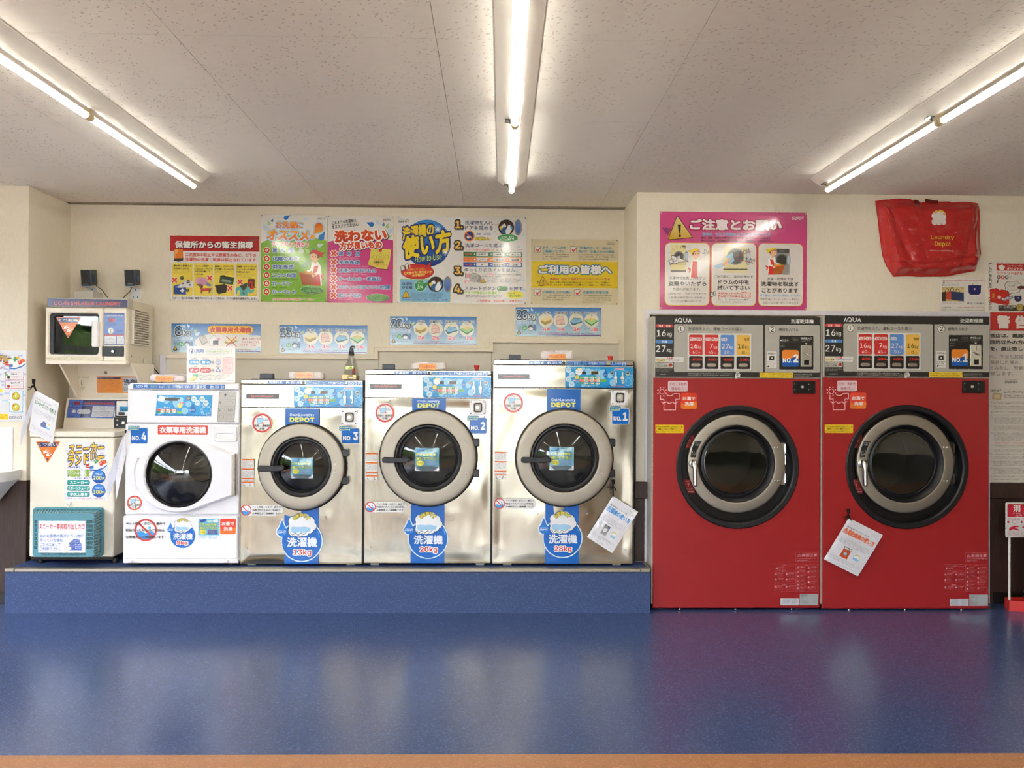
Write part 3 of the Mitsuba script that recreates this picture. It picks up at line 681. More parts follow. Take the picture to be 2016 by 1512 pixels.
def p_control(F, rect, key, off):
    p = Print(F, *fit((880, 615, 1935, 940), rect))
    p.r(880, 617, 1934, 940, '#2292cc', 26); p.p([(880, 905), (1010, 925), (1200, 900), (1420, 925), (1600, 880), (1760, 925), (1930, 890), (1934, 914), (1908, 940), (906, 940), (880, 914)], '#1b79b8')
    bubbles(p, [(1160, 652, 30), (1235, 692, 52), (1300, 690, 30), (1400, 740, 55), (1440, 700, 42), (1480, 676, 26), (1575, 750, 42), (1625, 862, 54), (1165, 884, 44), (1370, 892, 22), (1450, 780, 40)], '#8cc3e2')
    for x, y in ((930, 666), (985, 740), (930, 808), (980, 888)): p.c(x, y, 45, '#bcd8e6'); p.g(x - 26, y - 12, x + 26, y + 14, 2, '#4a5a66', 0.7)
    for x, y, w in ((970, 630, 80), (1022, 850, 60), (1600, 664, 240), (1225, 648, 200)): p.g(x, y, x + w, y + 22, 2, '#c9e2f0', 0.6)
    foam = shapely.union_all([disc(x, y, r, 20) for x, y, r in ((1065, 680, 26), (1090, 660, 26), (1120, 668, 28), (1130, 700, 28), (1095, 710, 36), (1060, 708, 22))]); p.geo(foam, '#e8ebec')
    for i, ch in enumerate('DEPOT'):
        a = -50 + i * 25; x, y = 1096 + 44 * math.sin(math.radians(a)), 686 - 44 * math.cos(math.radians(a))
        p.t(ch, x - 9, y - 10, x + 9, y + 10, '#dcc63a', kind='k', rot=a)
    p.r(1140, 692, 1202, 731, '#201d1a'); p.r(1272, 680, 1406, 736, '#e4e2d2', 10); p.r(1284, 685, 1396, 734, '#332c1d')
    p.t('888', 1304, 694, 1376, 726, '#5a5024', kind='l')
    p.drop(1507, 738, 38, 0, '#1464ae'); p.t('DEPOT', 1472, 734, 1544, 750, '#b6d2e8', kind='b')
    p.c(1060, 778, 34, '#d8c14a'); p.c(1060, 778, 26, '#e6d676'); p.t('S', 1050, 764, 1070, 792, '#b89c30', kind='b')
    p.t('お湯', 1004, 820, 1066, 840, '#cf3f52', 0.04, ol=(WHITE, 0.08))
    for y0, y1, c in ((768, 802, '#3f9a52'), (810, 850, '#df6330'), (856, 886, '#2d8a68')):
        p.r(1098, y0, 1424, y1, c, 5)
        for x0, x1 in ((1180, 1238), (1272, 1326), (1368, 1418)): p.r(x0, y0 + 3, x1, y1 - 3, '#e4e4df', 3); p.g(x0 + 10, y0 + 9, x1 - 8, y1 - 8, 1, '#3a3a38', 0.9)
        for x in (1165, 1254, 1348): p.c(x, (y0 + y1) / 2, 6, '#e8e6d2', n=12)
        p.g(1106, y0 + 9, 1148, y1 - 9, 1, '#e6c9a0', 0.9)
    p.r(1434, 812, 1517, 850, '#6cae3c', 6); p.g(1446, 822, 1506, 842, 1, '#3c7a26', 0.9)
    p.t('洗濯コース', 1210, 903, 1336, 923, '#d9ecf4', 0.02)
    p.t('コイン投入口', 1646, 633, 1790, 659, '#d04848', 0.04, ol=('#eceaea', 0.12))
    p.g(1622, 900, 1812, 932, 1, '#d64b4b', 0.85)
    for x, r in ((1608, 29), (1850, 38)): p.c(x, 713, r, '#6a6f73'); p.c(x, 713, r - 5, '#aab0b2'); p.p([(x - r * .6, 705), (x + r * .6, 700), (x + r * .5, 722), (x - r * .5, 724)], '#3e4347')
    for x, y, r in ((1830, 780, 24), (1870, 760, 26), (1912, 760, 24), (1825, 836, 16), (1860, 850, 60), (1895, 905, 30), (1918, 820, 30)): p.ring(x, y, r, 4, '#bfe0f0')
    put_print(key, p, off)
def p_depot(key, F, rect, cl, dp, off, tail=0):
    p = Print(F)
    p.r(*rect, ('#1c62b2', '#1a5cae'))
    p.t('CoinLaundry', *cl, '#e0e8f0', kind='b'); p.t('DEPOT', *dp, '#e6de55', kind='k')
    put_print(key, p, off)
# ---------------------------------------------------------------- the three stainless washers
YW = 4.80
def warped(x0, x1, z0, z1, Y, amp, seed, nx=64, nz=84, keep=None, dents=()):
    def fn(X, Z):
        P = np.stack([X * 2.6 + seed, Z * 1.5, np.full_like(X, seed * 1.7)], -1); Q = np.stack([X * 7 + seed, Z * 4.2, np.full_like(X, 3.3)], -1)
        w = (meshkit.fbm(P, 3, seed) - 0.5) * 2 + 0.22 * (meshkit.fbm(Q, 2, seed + 9) - 0.5) * 2
        edge = np.minimum(1, np.minimum(np.minimum(X - x0, x1 - X), np.minimum(Z - z0, z1 - Z)) / 0.06); edge = edge * edge * (3 - 2 * edge)
        y = amp * w * edge
        for dx, dz, r, a in dents: y = y + a * np.exp(-((X - dx) ** 2 + (Z - dz) ** 2) / (r * r))
        return Y + y
    return sheet(x0, x1, z0, z1, nx, nz, fn, keep)
def plate_edge(x0, x1, z0, z1, Y, d):
    return cat(box(x0, x0 + .002, Y, Y + d, z0, z1), box(x1 - .002, x1, Y, Y + d, z0, z1), box(x0, x1, Y, Y + d, z1 - .002, z1), box(x0, x1, Y, Y + d, z0, z0 + .002))
def screws(key, F, pts, r=0.0045):
    for x, y in pts:
        put(key, ball(F.pt([(x, y)])[0], r, 2, (1, 0.6, 1)), 'chrome')
def lock_plate(K, F, rect):
    """The coin box door: a plate with four screws and a recessed lock."""
    x0, y0, x1, y1 = rect; w, h = x1 - x0, y1 - y0; Y = F.Y
    P = lambda u, v: (F.x(x0 + u * w), F.z(y0 + v * h))
    pl = rrect(*sorted((P(0, 0)[0], P(1, 0)[0])), *sorted((P(0, 0)[1], P(0, 1)[1])), 0.004)
    put(K + '__coin_box', slab(pl, Y - 0.009, Y - 0.001, 0.0015), 'white_enamel')
    c = P(.53, .49); a = .26 * w * F.k
    rim = rrect(c[0] - a, c[0] + a, c[1] - a * 1.12, c[1] + a * 1.12, a * .4)
    put(K + '__coin_box__lock_rim', slab(rim.difference(rrect(c[0] - a * .72, c[0] + a * .72, c[1] - a * .82, c[1] + a * .82, a * .3)), Y - 0.014, Y - 0.008, 0.001), 'steel_dark')
    put(K + '__coin_box__lock', slab(rrect(c[0] - a * .7, c[0] + a * .7, c[1] - a * .8, c[1] + a * .8, a * .3), Y - 0.0105, Y - 0.008), 'brushed')
    put(K + '__coin_box__keyhole', cat(slab(disc(c[0] - a * .08, c[1], a * .42, 20), Y - 0.0135, Y - 0.010, .001), slab(disc(c[0] - a * .08, c[1], a * .12, 10), Y - 0.0145, Y - 0.012)), 'chrome')
    for u in (.1, .9):
        for v in (.11, .89): put(K + '__coin_box__screw', ball((*P(u, v)[:1], Y - 0.009, P(u, v)[1]), 0.0035, 1, (1, .6, 1)), 'steel_dark')
def round_door(K, F, c, R, rin, rg, Y, handle, rivets, deep=0.28, dome=0.034):
    cx, cz = F.x(c[0]), F.z(c[1]); R, rin, rg = R * F.k, rin * F.k, rg * F.k
    put(K + '__door__seal', lathe([(R - .006, Y), (R + .0075, Y - .002), (R + .0085, Y - .014), (R + .003, Y - .022), (R - .006, Y - .022)], cx, cz, 88), 'black_rubber')
    put(K + '__door', lathe([(R - .008, Y - .004), (R, Y - .010), (R, Y - .036), (R - .003, Y - .042), (R - .010, Y - .0455), (R - .030, Y - .0465), (rin + .010, Y - .0475), (rin + .003, Y - .046), (rin, Y - .042), (rin - .001, Y - .03)], cx, cz, 96), 'brushed')
    put(K + '__door__gasket', lathe([(rin + .004, Y - .030), (rin - .004, Y - .041), (rin - .012, Y - .042), (rg + .022, Y - .030), (rg + .012, Y - .024), (rg, Y - .028), (rg - .003, Y - .02), (rg - .004, Y + .02)], cx, cz, 88), 'black_rubber')
    t = np.linspace(0, 1, 13)
    put(K + '__door__glass', lathe([(max(rg * u, 1e-5), Y - .018 - dome * (1 - u * u)) for u in t[::-1]], cx, cz, 72), 'shade_tint_glass', True)
    put(K + '__drum', lathe([(rg + .004, Y + .012), (rg + .03, Y + .05), (rg + .035, Y + deep), (rg * .3, Y + deep + .006), (1e-5, Y + deep + .006)], cx, cz, 64), 'drum_steel')
    for i in range(3):
        a = math.radians(70 + 120 * i); x, z = cx + (rg + .018) * math.cos(a), cz + (rg + .018) * math.sin(a)
        put(K + '__drum__lifter', rot_about(box(x - .022, x + .022, Y + .06, Y + deep - .02, z - .03, z + .03, .012), [0, 1, 0], -math.degrees(a), [x, Y, z]), 'drum_steel')
    (x0, y0), (x1, y1), h = handle
    ax, bx, zz, hh = F.x(x0), F.x(x1), F.z((y0 + y1) / 2), h * F.k / 2
    bar = LineString([(ax + hh, zz), (bx, zz)]).buffer(hh, quad_segs=6).intersection(Polygon([(ax - .1, zz - hh), (bx - .02, zz - hh * 1.05), (bx + .02, zz - hh * .55), (bx + .02, zz + hh * .75), (ax - .1, zz + hh * 1.02)]))
    put(K + '__door__handle', slab(bar, Y - .083, Y - .062, .004), 'black_rubber')
    put(K + '__door__handle_post', cat(slab(disc(bx - .01, zz, hh * .8, 16), Y - .066, Y - .03), slab(rrect(bx - .035, bx, zz - hh * .9, zz + hh * .9, .004), Y - .066, Y - .03)), 'black_rubber')
    screws(K + '__door__rivet', Frame(F.cx, F.cy, O=F.O - [0, .048, 0], scale=F.k), rivets, 0.0042)
    for dz in (-.32, .32): put(K + '__door__hinge', box(cx + R * .93, cx + R + .016, Y - .034, Y - .002, cz + dz * R - .022, cz + dz * R + .022, .004), 'black_plastic')
    return cx, cz, rg, dome
def coin_slot(K, F, x, y0, y1, key='__control_panel__coin_slot'):
    X, Za, Zb = F.x(x), F.z(y0), F.z(y1); h = Za - Zb; Y = F.Y - .001
    m = cat(slab(rrect(X - .05 * h, X + .05 * h, Zb + .62 * h, Za, .05 * h), Y - .006, Y, .0015), slab(disc(X - .03 * h, Zb + .5 * h, .16 * h, 18), Y - .008, Y, .002), slab(rrect(X - .09 * h, X + .10 * h, Zb, Zb + .42 * h, .01), Y - .007, Y, .002))
    k = put(K + key, m, 'chrome')
    put(k + '__slit', slab(rrect(X - .03 * h, X + .02 * h, Zb + .10 * h, Zb + .40 * h), Y - .0078, Y - .0068), 'black_plastic')
def stainless_washer(d, label):
    K = name('stainless_washer')
    x0, x1 = d['x']; yc0, yc1, ys1, yb = d['y']
    F = Frame((x0 + x1) / 2, 900, YW); Y = YW
    X0, X1, Zt, Zc, Zs, Zb = F.x(x0), F.x(x1), F.z(yc0), F.z(yc1), F.z(ys1), F.z(yb)
    hx, hz = F.x(d['door'][0]), F.z(d['door'][1])
    put(K + '__cabinet', slab(rrect(X0 + .004, X1 + .011, Zb, Zt - .004).difference(disc(hx, hz, d['rg'] * F.k + .04, 48)), Y + .018, Y + .46), 'dark_cabinet')
    put(K + '__top_cap', cat(box(X0 - .001, X1 + .001, Y - .008, Y + .03, Zc + .003, Zt, .003), box(X0, X1, Y + .02, Y + .45, Zt - .012, Zt - .001)), 'stainless')
    cx, cz = F.x(d['door'][0]), F.z(d['door'][1]); RH = d['rin'] * F.k * 1.05
    put(K + '__control_panel', cat(warped(X0, X1, Zs + .0025, Zc + .0005, Y - .003, .0040, d['seed'] + 3, 60, 12), plate_edge(X0, X1, Zs + .0025, Zc + .0005, Y - .003, .02)), 'stainless', 50)
    dents = [(F.x(a), F.z(b), .035, -.0016) for a, b in d['screws']]
    put(K + '__front_panel', cat(warped(X0, X1, Zb, Zs - .0025, Y, .020, d['seed'], keep=lambda X, Z: (X - cx) ** 2 + (Z - cz) ** 2 > RH ** 2, dents=dents), plate_edge(X0, X1, Zb, Zs - .0025, Y + .0005, .02)), 'stainless', 50)
    round_door(K, F, d['door'], d['R'], d['rin'], d['rg'], Y - .002, *d['handle'])
    screws(K + '__front_panel__screw', Frame(F.cx, F.cy, O=F.O - [0, .006, 0], scale=F.k), d['screws'])
    for px in d['feet']: put(K + '__foot', cat(box(F.x(px) - .02, F.x(px) + .02, Y + .03, Y + .07, PZ - .004, Zb + .002), box(F.x(px) - .024, F.x(px) + .024, Y + .026, Y + .074, PZ - .004, PZ + .006)), 'grey_enamel')
    for px in d['feet']: put(K + '__foot', box(F.x(px) - .02, F.x(px) + .02, Y + .38, Y + .42, PZ - .004, Zb + .002), 'grey_enamel')
    Fc = Frame(F.cx, F.cy, O=F.O - [0, .0055, 0], scale=F.k)
    p_control(Fc, d['panel'], K + '__control_panel__overlay', .0008)
    px0, py0, px1, py1 = d['panel']; mx = lambda u: px0 + (u - 880) / 1055 * (px1 - px0); my = lambda v: py0 + (v - 615) / 325 * (py1 - py0)
    for u in (1666, 1772): coin_slot(K, Frame(F.cx, F.cy, O=F.O - [0, .007, 0], scale=F.k), mx(u), my(690), my(880))
    p = Print(Fc); a, b, c, e = d['plate']; p.r(a, b, c, e, '#2b2722')
    p.t('SpeedQueen', a + .14 * (c - a), b + .24 * (e - b), a + .855 * (c - a), b + .80 * (e - b), '#c8402e', kind='k'); put_print(K + '__control_panel__nameplate', p, .0012)
    Fp = Frame(F.cx, F.cy, O=F.O - [0, .008, 0], scale=F.k); p_price(K + '__top_cap__price_strip', Fp, d['price'], .0006)
    S = .0085                                                                  # stickers stand just proud of the dished sheet
    p_depot(K + '__front_panel__depot_panel', F, d['depot'], d['cl'], d['dp'], S)
    p = Print(F); p.r(*d['band'], '#155fb2'); put_print(K + '__front_panel__blue_band', p, S)
    s_badge(K + '__front_panel__load_badge', F, *d['badge'], d['kg'], S + .0004)
    s_detergent(K + '__front_panel__detergent_sticker', F, *d['det'], S)
    s_pet(K + '__front_panel__hygiene_sticker', F, d['pet'], S)
    s_caution(K + '__front_panel__caution_sticker', F, d['caution'], S)
    s_number(K + '__front_panel__number_sticker', F, d['num'], d['n'], S)
    lock_plate(K, Frame(F.cx, F.cy, O=F.O - [0, .0055, 0], scale=F.k), d['lock'])
    # the note stuck on the door's bulging glass
    w = 21.3 * d['R'] / 84.5; nx, ny = d['note']
    p = Print(F, *fit((628, 222, 867, 452), (nx - w, ny - w * .96, nx + w, ny + w * .96))); drum_note(p, None)
    gx, gz, rg, dm = F.x(d['door'][0]), F.z(d['door'][1]), d['rg'] * F.k, .034
    (v, f), col = p.build(0)
    u2 = ((v[:, 0] - gx) ** 2 + (v[:, 2] - gz) ** 2) / rg ** 2
    v[:, 1] += -.002 - .018 - dm * (1 - u2) - .0040
    scene[K + '__door__wipe_note'] = mikit.ply(trimesh.Trimesh(v, f, process=False), 'print_gloss', smooth=False, color=col)
    # lid of the detergent box on top
    if 'lid' in d:
        a, b, c, e, ty = d['lid']; yy = Y + .12; FL = Frame((a + c) / 2, ty, yy)
        put(K + '__dispenser_lid', box(FL.x(a), FL.x(c), yy - .05, yy + .1, Zt - .002, Zt + .006, .002), 'slate_plastic')
        put(K + '__dispenser_lid__grip', box(FL.x(b), FL.x(e), yy - .04, yy + .01, Zt + .005, FL.z(ty), .003), 'slate_plastic')
    if 'knob' in d:
        kx, ky = d['knob']; yy = Y + .10; FK = Frame(kx, ky, yy); c0 = FK.x(kx); zt = FK.z(ky)
        put(K + '__call_button', turn_z([(1e-5, zt), (.0165, zt - .001), (.0175, zt - .004), (.010, zt - .030), (.009, Zt + .006)], c0, yy), 'red_plastic')
        put(K + '__call_button__base', turn_z([(.011, Zt - .003), (.011, Zt + .008), (.005, Zt + .009)], c0, yy), 'black_plastic')
    tag(K, label, 'washing machine', 'stainless washers on the plinth')
    return K
no3 = dict(x=(474.5, 713.5), y=(747, 757, 802, 1111), seed=4, door=(596.5, 918), R=84.5, rin=59, rg=48, n='3', kg='13kg',
    handle=(((514.5, 914), (560, 926), 12), [(663, 908), (663, 914), (663, 924), (663, 930)]),
    screws=[(524, 808), (491.5, 838), (668.5, 808.5), (700, 837), (543.5, 1018), (642, 1018), (487, 1080), (699, 1080)], feet=(494, 690),
    panel=(578.5, 759.5, 714, 801), plate=(485, 775.2, 548.8, 784.7), depot=(562, 803.5, 629, 850), cl=(570.5, 813.5, 619.2, 820.5), dp=(570.5, 821.5, 619.2, 830.2),
    band=(561.5, 985, 629, 1110.5), badge=(596, 1065.4, 41), det=(516, 832.8, 19.1), pet=(476, 993, 558, 1016.3), caution=(477.5, 904, 501.2, 958.4), num=(668, 838, 708.7, 873), lock=(672, 805.7, 703.6, 836),
    note=(598.5, 920), lid=(498.5, 515, 566, 540, 735.5), price=[('time', 527.2, 749.2, 591.4, 755.6, ''), ('dot', 594, 749.3, 600, 755.3, ''), ('seg', 601, 749.6, 680.4, 756.6, ''), ('yen', 683, 750, 714, 757, '500')])
no2 = dict(x=(718.5, 966.2), y=(728.6, 738.3, 783.3, 1108.6), seed=11, door=(844, 900.5), R=94, rin=65.5, rg=54, n='2', kg='20kg',
    handle=(((755.7, 898), (803, 909), 11.5), [(919, 865), (919, 871), (919, 931), (919, 937)]),
    screws=[(766, 789), (734, 818.5), (921, 790), (952.5, 819.5), (792, 1012), (890, 1012), (731, 1077), (951, 1077)], feet=(738, 946),
    panel=(832.3, 740.8, 966.5, 782.2), plate=(728, 756.3, 790, 766), depot=(811, 784.5, 877.3, 828), cl=(822, 787, 865.4, 793.3), dp=(822, 793.7, 865.4, 802.3),
    band=(809.8, 985, 875.9, 1108.2), badge=(844, 1060, 39.5), det=(757.8, 813, 18.8), pet=(719.8, 987, 801.5, 1009), caution=(720.7, 891.8, 744.3, 945.8), num=(919.6, 817.5, 958.7, 853.6), lock=(923.7, 787.6, 955.7, 816.2),
    note=(842, 903), lid=(737, 754.5, 806, 778, 717.3), knob=(938.5, 718.5), price=[('time', 776, 730.7, 840.5, 737.2, ''), ('dot', 840.8, 730.9, 847.2, 737, ''), ('seg', 848, 731.4, 928, 738.3, ''), ('yen', 928.6, 731.4, 959.8, 738.9, '700')])
no1 = dict(x=(970.5, 1246), y=(709.3, 720, 764, 1109), seed=23, door=(1110.5, 900.7), R=94, rin=66.5, rg=55, n='1', kg='28kg',
    handle=(((1025, 898), (1077, 909), 11.5), [(1185, 865.5), (1185, 871.5), (1186, 930.5), (1186, 936.5)]),
    screws=[(1017.5, 770), (986, 799.5), (1200, 771), (1231.5, 801), (1059.5, 1011), (1157, 1011), (985, 1080), (1232, 1082)], feet=(1000, 1216),
    panel=(1111.9, 722, 1245.6, 763.3), plate=(980, 737.2, 1042, 746.8), depot=(1076.2, 766.3, 1142, 828), cl=(1084.4, 784.6, 1132.7, 791.4), dp=(1084.7, 792.6, 1132.7, 801.5),
    band=(1073.9, 985, 1139.8, 1108.6), badge=(1108, 1058.3, 39), det=(1010.2, 793.6, 19.2), pet=(974, 980, 1055.5, 1002.3), caution=(974.3, 890, 997.5, 943.4), num=(1199.8, 799.3, 1238.2, 835), lock=(1202.3, 768.2, 1234.7, 797.4),
    note=(1104.5, 901.5), lid=(984, 1002, 1043, 1025.3, 698.5), knob=(1201.5, 700.5), price=[('time', 1041, 711.3, 1105.7, 718, ''), ('dot', 1105.8, 711.5, 1112.2, 717.8, ''), ('seg', 1113.5, 711.5, 1192.1, 719.2, ''), ('yen', 1201, 712.3, 1232.5, 719.6, '1,000')])
stainless_washer(no3, 'stainless front-loading washer with the blue sticker reading 13kg, next to the white washer')
stainless_washer(no2, 'stainless front-loading washer with the blue sticker reading 20kg, between two other stainless washers')
stainless_washer(no1, 'stainless front-loading washer with the blue sticker reading 28kg, next to the red machines')
# ---------------------------------------------------------------- the white washer
def white_washer():
    K = 'white_washer'; Y = 4.78; F = Frame(360, 930, Y); X, Z = F.x, F.z
    A = lambda u, v: (235 + u / 8.229, 680 + v / 8.229)      # crop of the upper half
    B = lambda u, v: (235 + u / 5.6, 850 + v / 5.6)          # crop of the lower half
    put(K + '__foot', box(X(258), X(268), Y + .05, Y + .09, PZ - .004, Z(1104)), 'black_plastic'); put(K + '__foot', box(X(448), X(458), Y + .05, Y + .09, PZ - .004, Z(1104)), 'black_plastic')
    put(K + '__foot', box(X(258), X(268), Y + .5, Y + .54, PZ - .004, Z(1104)), 'black_plastic'); put(K + '__foot', box(X(448), X(458), Y + .5, Y + .54, PZ - .004, Z(1104)), 'black_plastic')
    # front and kick panels
    dc = B(672, 466); cx, cz = X(dc[0]), Z(dc[1]); rg = 360 / 5.6 * F.k
    put(K + '__cabinet', slab(rrect(X(248), X(471), Z(1106), Z(756)).difference(disc(cx, cz, rg + .025, 48)), Y + .02, Y + .58), 'white_enamel')
    fp = rrect(X(245.8), X(471), Z(1014), Z(833.5), .012).difference(disc(cx, cz, rg * .99, 64))
    put(K + '__front_panel', slab(fp, Y, Y + .05, .006), 'white_enamel')
    put(K + '__kick_panel', cat(slab(rrect(X(243.8), X(470), Z(1102), Z(1016), .008), Y - .004, Y + .05, .006), slab(Polygon([(X(244), Z(1110)), (X(470), Z(1110)), (X(470), Z(1101)), (X(244), Z(1101))]), Y - .002, Y + .05, .003)), 'white_enamel')
    for px in (262, 449): put(K + '__kick_panel__screw', cat(lathe([(.012, Y - .0035), (.009, Y - .009), (1e-5, Y - .009)], X(px), Z(1107), 16, 0, 180), ball((X(px), Y - .008, Z(1106)), .004, 1)), 'white_enamel')
    # leaning control panel
    o = [(249.5, 832), (471, 832), (471.5, 767.5), (471.5, 754), (255, 754), (253.5, 767.5)]
    holes = [[A(228, 722), A(515, 722), A(500, 945), A(214, 945)], [A(212, 962), A(498, 962), A(484, 1225), A(190, 1225)]]
    body = Polygon([(X(a), Z(b)) for a, b in o[:3] + o[5:]], [[(X(a), Z(b)) for a, b in h] for h in holes])
    put(K + '__control_panel', slab(body, Y - .006, Y + .03, .004), 'white_enamel')
    put(K + '__control_panel__recess', cat(*[box(X(a), X(b), Y + .012, Y + .02, Z(c), Z(d)) for a, b, c, d in ((258, 300, 831, 796), (258, 300, 796, 765))]), 'white_plastic')
    put(K + '__top_lid', slab(Polygon([(X(253.5), Z(766)), (X(471.5), Z(766)), (X(471.5), Z(756)), (X(471), Z(753)), (X(258), Z(753)), (X(254.5), Z(757))]), Y - .012, Y + .57, .005), 'white_enamel')
    p = Print(Frame(360, 930, O=F.O - [0, .012, 0], scale=F.k), 235, 680, 8.229)
    p.r(230, 620, 1712, 690, '#1a5aa8'); p.t('300', 268, 634, 384, 676, '#dfe7ef', kind='b'); p.t('円', 404, 630, 456, 680, '#dfe7ef', .03)
    p.t('800', 508, 634, 606, 680, '#8fb6a0', kind='l'); p.t('または', 648, 648, 706, 676, '#dfe7ef', .03); p.t('E', 718, 634, 742, 680, '#8fb6a0', kind='l'); p.t('dL', 784, 634, 836, 680, '#8fb6a0', kind='l')
    p.t('ドアを閉めてください!', 872, 634, 1166, 684, '#dfe7ef', .03); p.t('洗濯目安', 1184, 630, 1410, 688, '#dfe7ef', .03); p.t('約', 1474, 634, 1532, 686, '#dfe7ef', .03); p.t('30', 1546, 638, 1618, 682, '#dfe7ef', kind='b'); p.t('分', 1640, 634, 1700, 686, '#dfe7ef', .03)
    put_print(K + '__top_lid__price_strip', p, .0006)
    Fc = Frame(360, 930, O=F.O - [0, .006, 0], scale=F.k)
    p = Print(Fc, 235, 680, 8.229)
    q = [(606, 784), (1520, 790), (1496, 1150), (580, 1142)]; p.p(q, '#dfe6ea'); p.p([(612, 795), (1506, 795), (1486, 1138), (584, 1136)], '#2292cc')
    p.p([(590, 1090), (800, 1110), (1100, 1090), (1300, 1120), (1488, 1090), (1486, 1136), (584, 1136)], '#1b79b8')
    bubbles(p, [(760, 880, 55), (950, 920, 88), (1117, 942, 46), (1060, 1052, 56), (660, 1060, 55), (1005, 858, 30)], '#8cc3e2')
    for x, y in ((1205, 857), (1340, 857), (1264, 920), (1400, 922)): p.c(x, y, 45, '#c4d8e0'); p.g(x - 26, y - 12, x + 26, y + 14, 2, '#4a5a66', .7)
    p.c(1120, 843, 34, '#23282c'); p.ring(1120, 843, 22, 5, '#c8ccce'); p.c(1120, 843, 9, '#c8ccce')
    foam = shapely.union_all([disc(x, y, r, 20) for x, y, r in ((645, 870, 30), (670, 835, 34), (705, 850, 34), (690, 880, 30))]); p.geo(foam, '#e8ebec')
    p.p([(735, 846), (980, 846), (980, 864), (946, 864), (946, 890), (780, 890), (735, 876)], '#3b3222'); p.g(735, 812, 950, 836, 1, '#c9e2f0', .7)
    p.t('お湯', 980, 905, 1046, 930, '#cf3f52', .04, ol=(WHITE, .08)); p.c(982, 968, 40, '#d8c14a'); p.c(982, 968, 30, '#e6d676')
    p.drop(1190, 1040, 52, 0, '#1464ae'); p.t('DEPOT', 1140, 1026, 1220, 1052, '#b6d2e8', kind='b')
    p.t('洗濯コース', 716, 986, 824, 1008, '#d9ecf4', .02)
    for y0, y1, c in ((1020, 1054, '#d24a36'), (1060, 1094, '#2d8a68')):
        p.r(608, y0, 926, y1, c, 5)
        for x0 in (668, 760, 852): p.r(x0, y0 + 3, x0 + 64, y1 - 3, '#e4e4df', 4); p.g(x0 + 14, y0 + 10, x0 + 56, y1 - 8, 1, '#3a3a38', .9)
    p.r(934, 1062, 1014, 1096, '#7fbf46', 6)
    for x, y, r in ((1330, 980, 30), (1380, 960, 32), (1440, 960, 34), (1330, 1050, 26), (1410, 1040, 74), (1440, 1110, 30), (1350, 1092, 22)): p.ring(x, y, r, 5, '#c6e2f0')
    put_print(K + '__control_panel__overlay', p, .0006)
    p = Print(Fc, 235, 680, 8.229)
    p.p([(1618, 733), (1896, 738), (1862, 1232), (1582, 1228)], '#8f8b85'); p.p([(1626, 742), (1886, 746), (1854, 1222), (1594, 1218)], '#b6b2ab')
    for k in (1, 2, 3): y = 742 + 119 * k; p.l([(1626 - 9 * k, y), (1886 - 9 * k, y + 3)], 4, '#8a867f')
    p.l([(1756, 744), (1724, 1220)], 4, '#8a867f')
    for r_ in range(4):
        y = 770 + 119 * r_; x = 1650 - 9 * r_
        p.l([(x, y), (x + 70, y), (x + 66, y + 50), (x - 4, y + 50), (x, y)], 3, '#77736c'); p.l([(x + 134, y), (x + 200, y), (x + 196, y + 50), (x + 130, y + 50), (x + 134, y)], 3, '#77736c')
        if r_ in (1, 2): p.l([(x - 20, y + 8), (x - 2, y + 40)], 10, '#2a2826')
        if r_ == 0: p.p([(x + 40, y + 20), (x + 64, y + 2), (x + 92, y), (x + 70, y + 38)], '#2f2c29')
        if r_ == 2: p.g(x + 130, y + 20, x + 200, y + 48, 1, '#3a3733', .9)
    put_print(K + '__control_panel__picture_guide', p, .0006)
    # coin slot and coin box in their recesses
    Fr = Frame(360, 930, O=F.O + [0, .012, 0], scale=F.k)
    a = A(325, 830); k = put(K + '__coin_slot', cat(slab(rrect(X(a[0] - 2.2), X(a[0] + 2.2), Z(682 + 935 / 8.229), Z(680 + 830 / 8.229), .004), Y - .002, Y + .012, .002), slab(disc(X(a[0]), Z(680 + 825 / 8.229), .012, 20), Y - .006, Y + .012, .003)), 'chrome')
    put(k + '__slit', slab(rrect(X(a[0] - .7), X(a[0] + .7), Z(680 + 915 / 8.229), Z(680 + 860 / 8.229)), Y - .0035, Y), 'black_plastic')
    p = Print(Fr, 235, 680, 8.229); p.r(348, 740, 432, 836, '#dcdad4'); p.g(360, 756, 420, 826, 4, '#8b8a88', .6); put_print(K + '__coin_slot__slip', p, .0008)
    lock_plate(K, Fr, (*A(275, 970), *A(486, 1208)))
    # soap drawer
    d0, d1 = A(1532, 1304), B(1300, 104)
    put(K + '__soap_drawer', slab(rrect(X(d0[0]), X(d1[0]), Z(d1[1]), Z(d0[1]), .012).difference(rrect(X(d0[0] + 5), X(d1[0] - 5), Z(d1[1] - 5.5), Z(d1[1] - 15.5), .01)), Y - .008, Y + .002, .004), 'white_enamel')
    put(K + '__soap_drawer__pull', slab(rrect(X(d0[0] + 5), X(d1[0] - 5), Z(d1[1] - 5.5), Z(d1[1] - 15.5), .01), Y - .0035, Y - .001), 'white_plastic')
    p = Print(F, 235, 680, 8.229)
    p.r(618, 1288, 1426, 1442, '#d0433c', 14); p.t('衣類専用洗濯機', 642, 1312, 1402, 1418, '#f0eeec', .045); put_print(K + '__front_panel__clothes_sticker', p, .0006)
    s_number(K + '__front_panel__number_sticker', F, (*A(140, 1296), *B(314, 134)), '4', .0006)
    s_detergent(K + '__front_panel__detergent_sticker', F, *B(171, 788), 82 / 5.6, .0006)
    Fk = Frame(360, 930, O=F.O - [0, .004, 0], scale=F.k)
    p = Print(Fk, 235, 850, 5.6); no_water(p, 300, 1087, 124); pet_lines(p, 80, 1000, 516, 1030, 75); put_print(K + '__kick_panel__hygiene_sticker', p, .0006)
    s_badge(K + '__kick_panel__load_badge', Fk, *B(708, 1148), 143 / 5.6, '8kg', .0006)
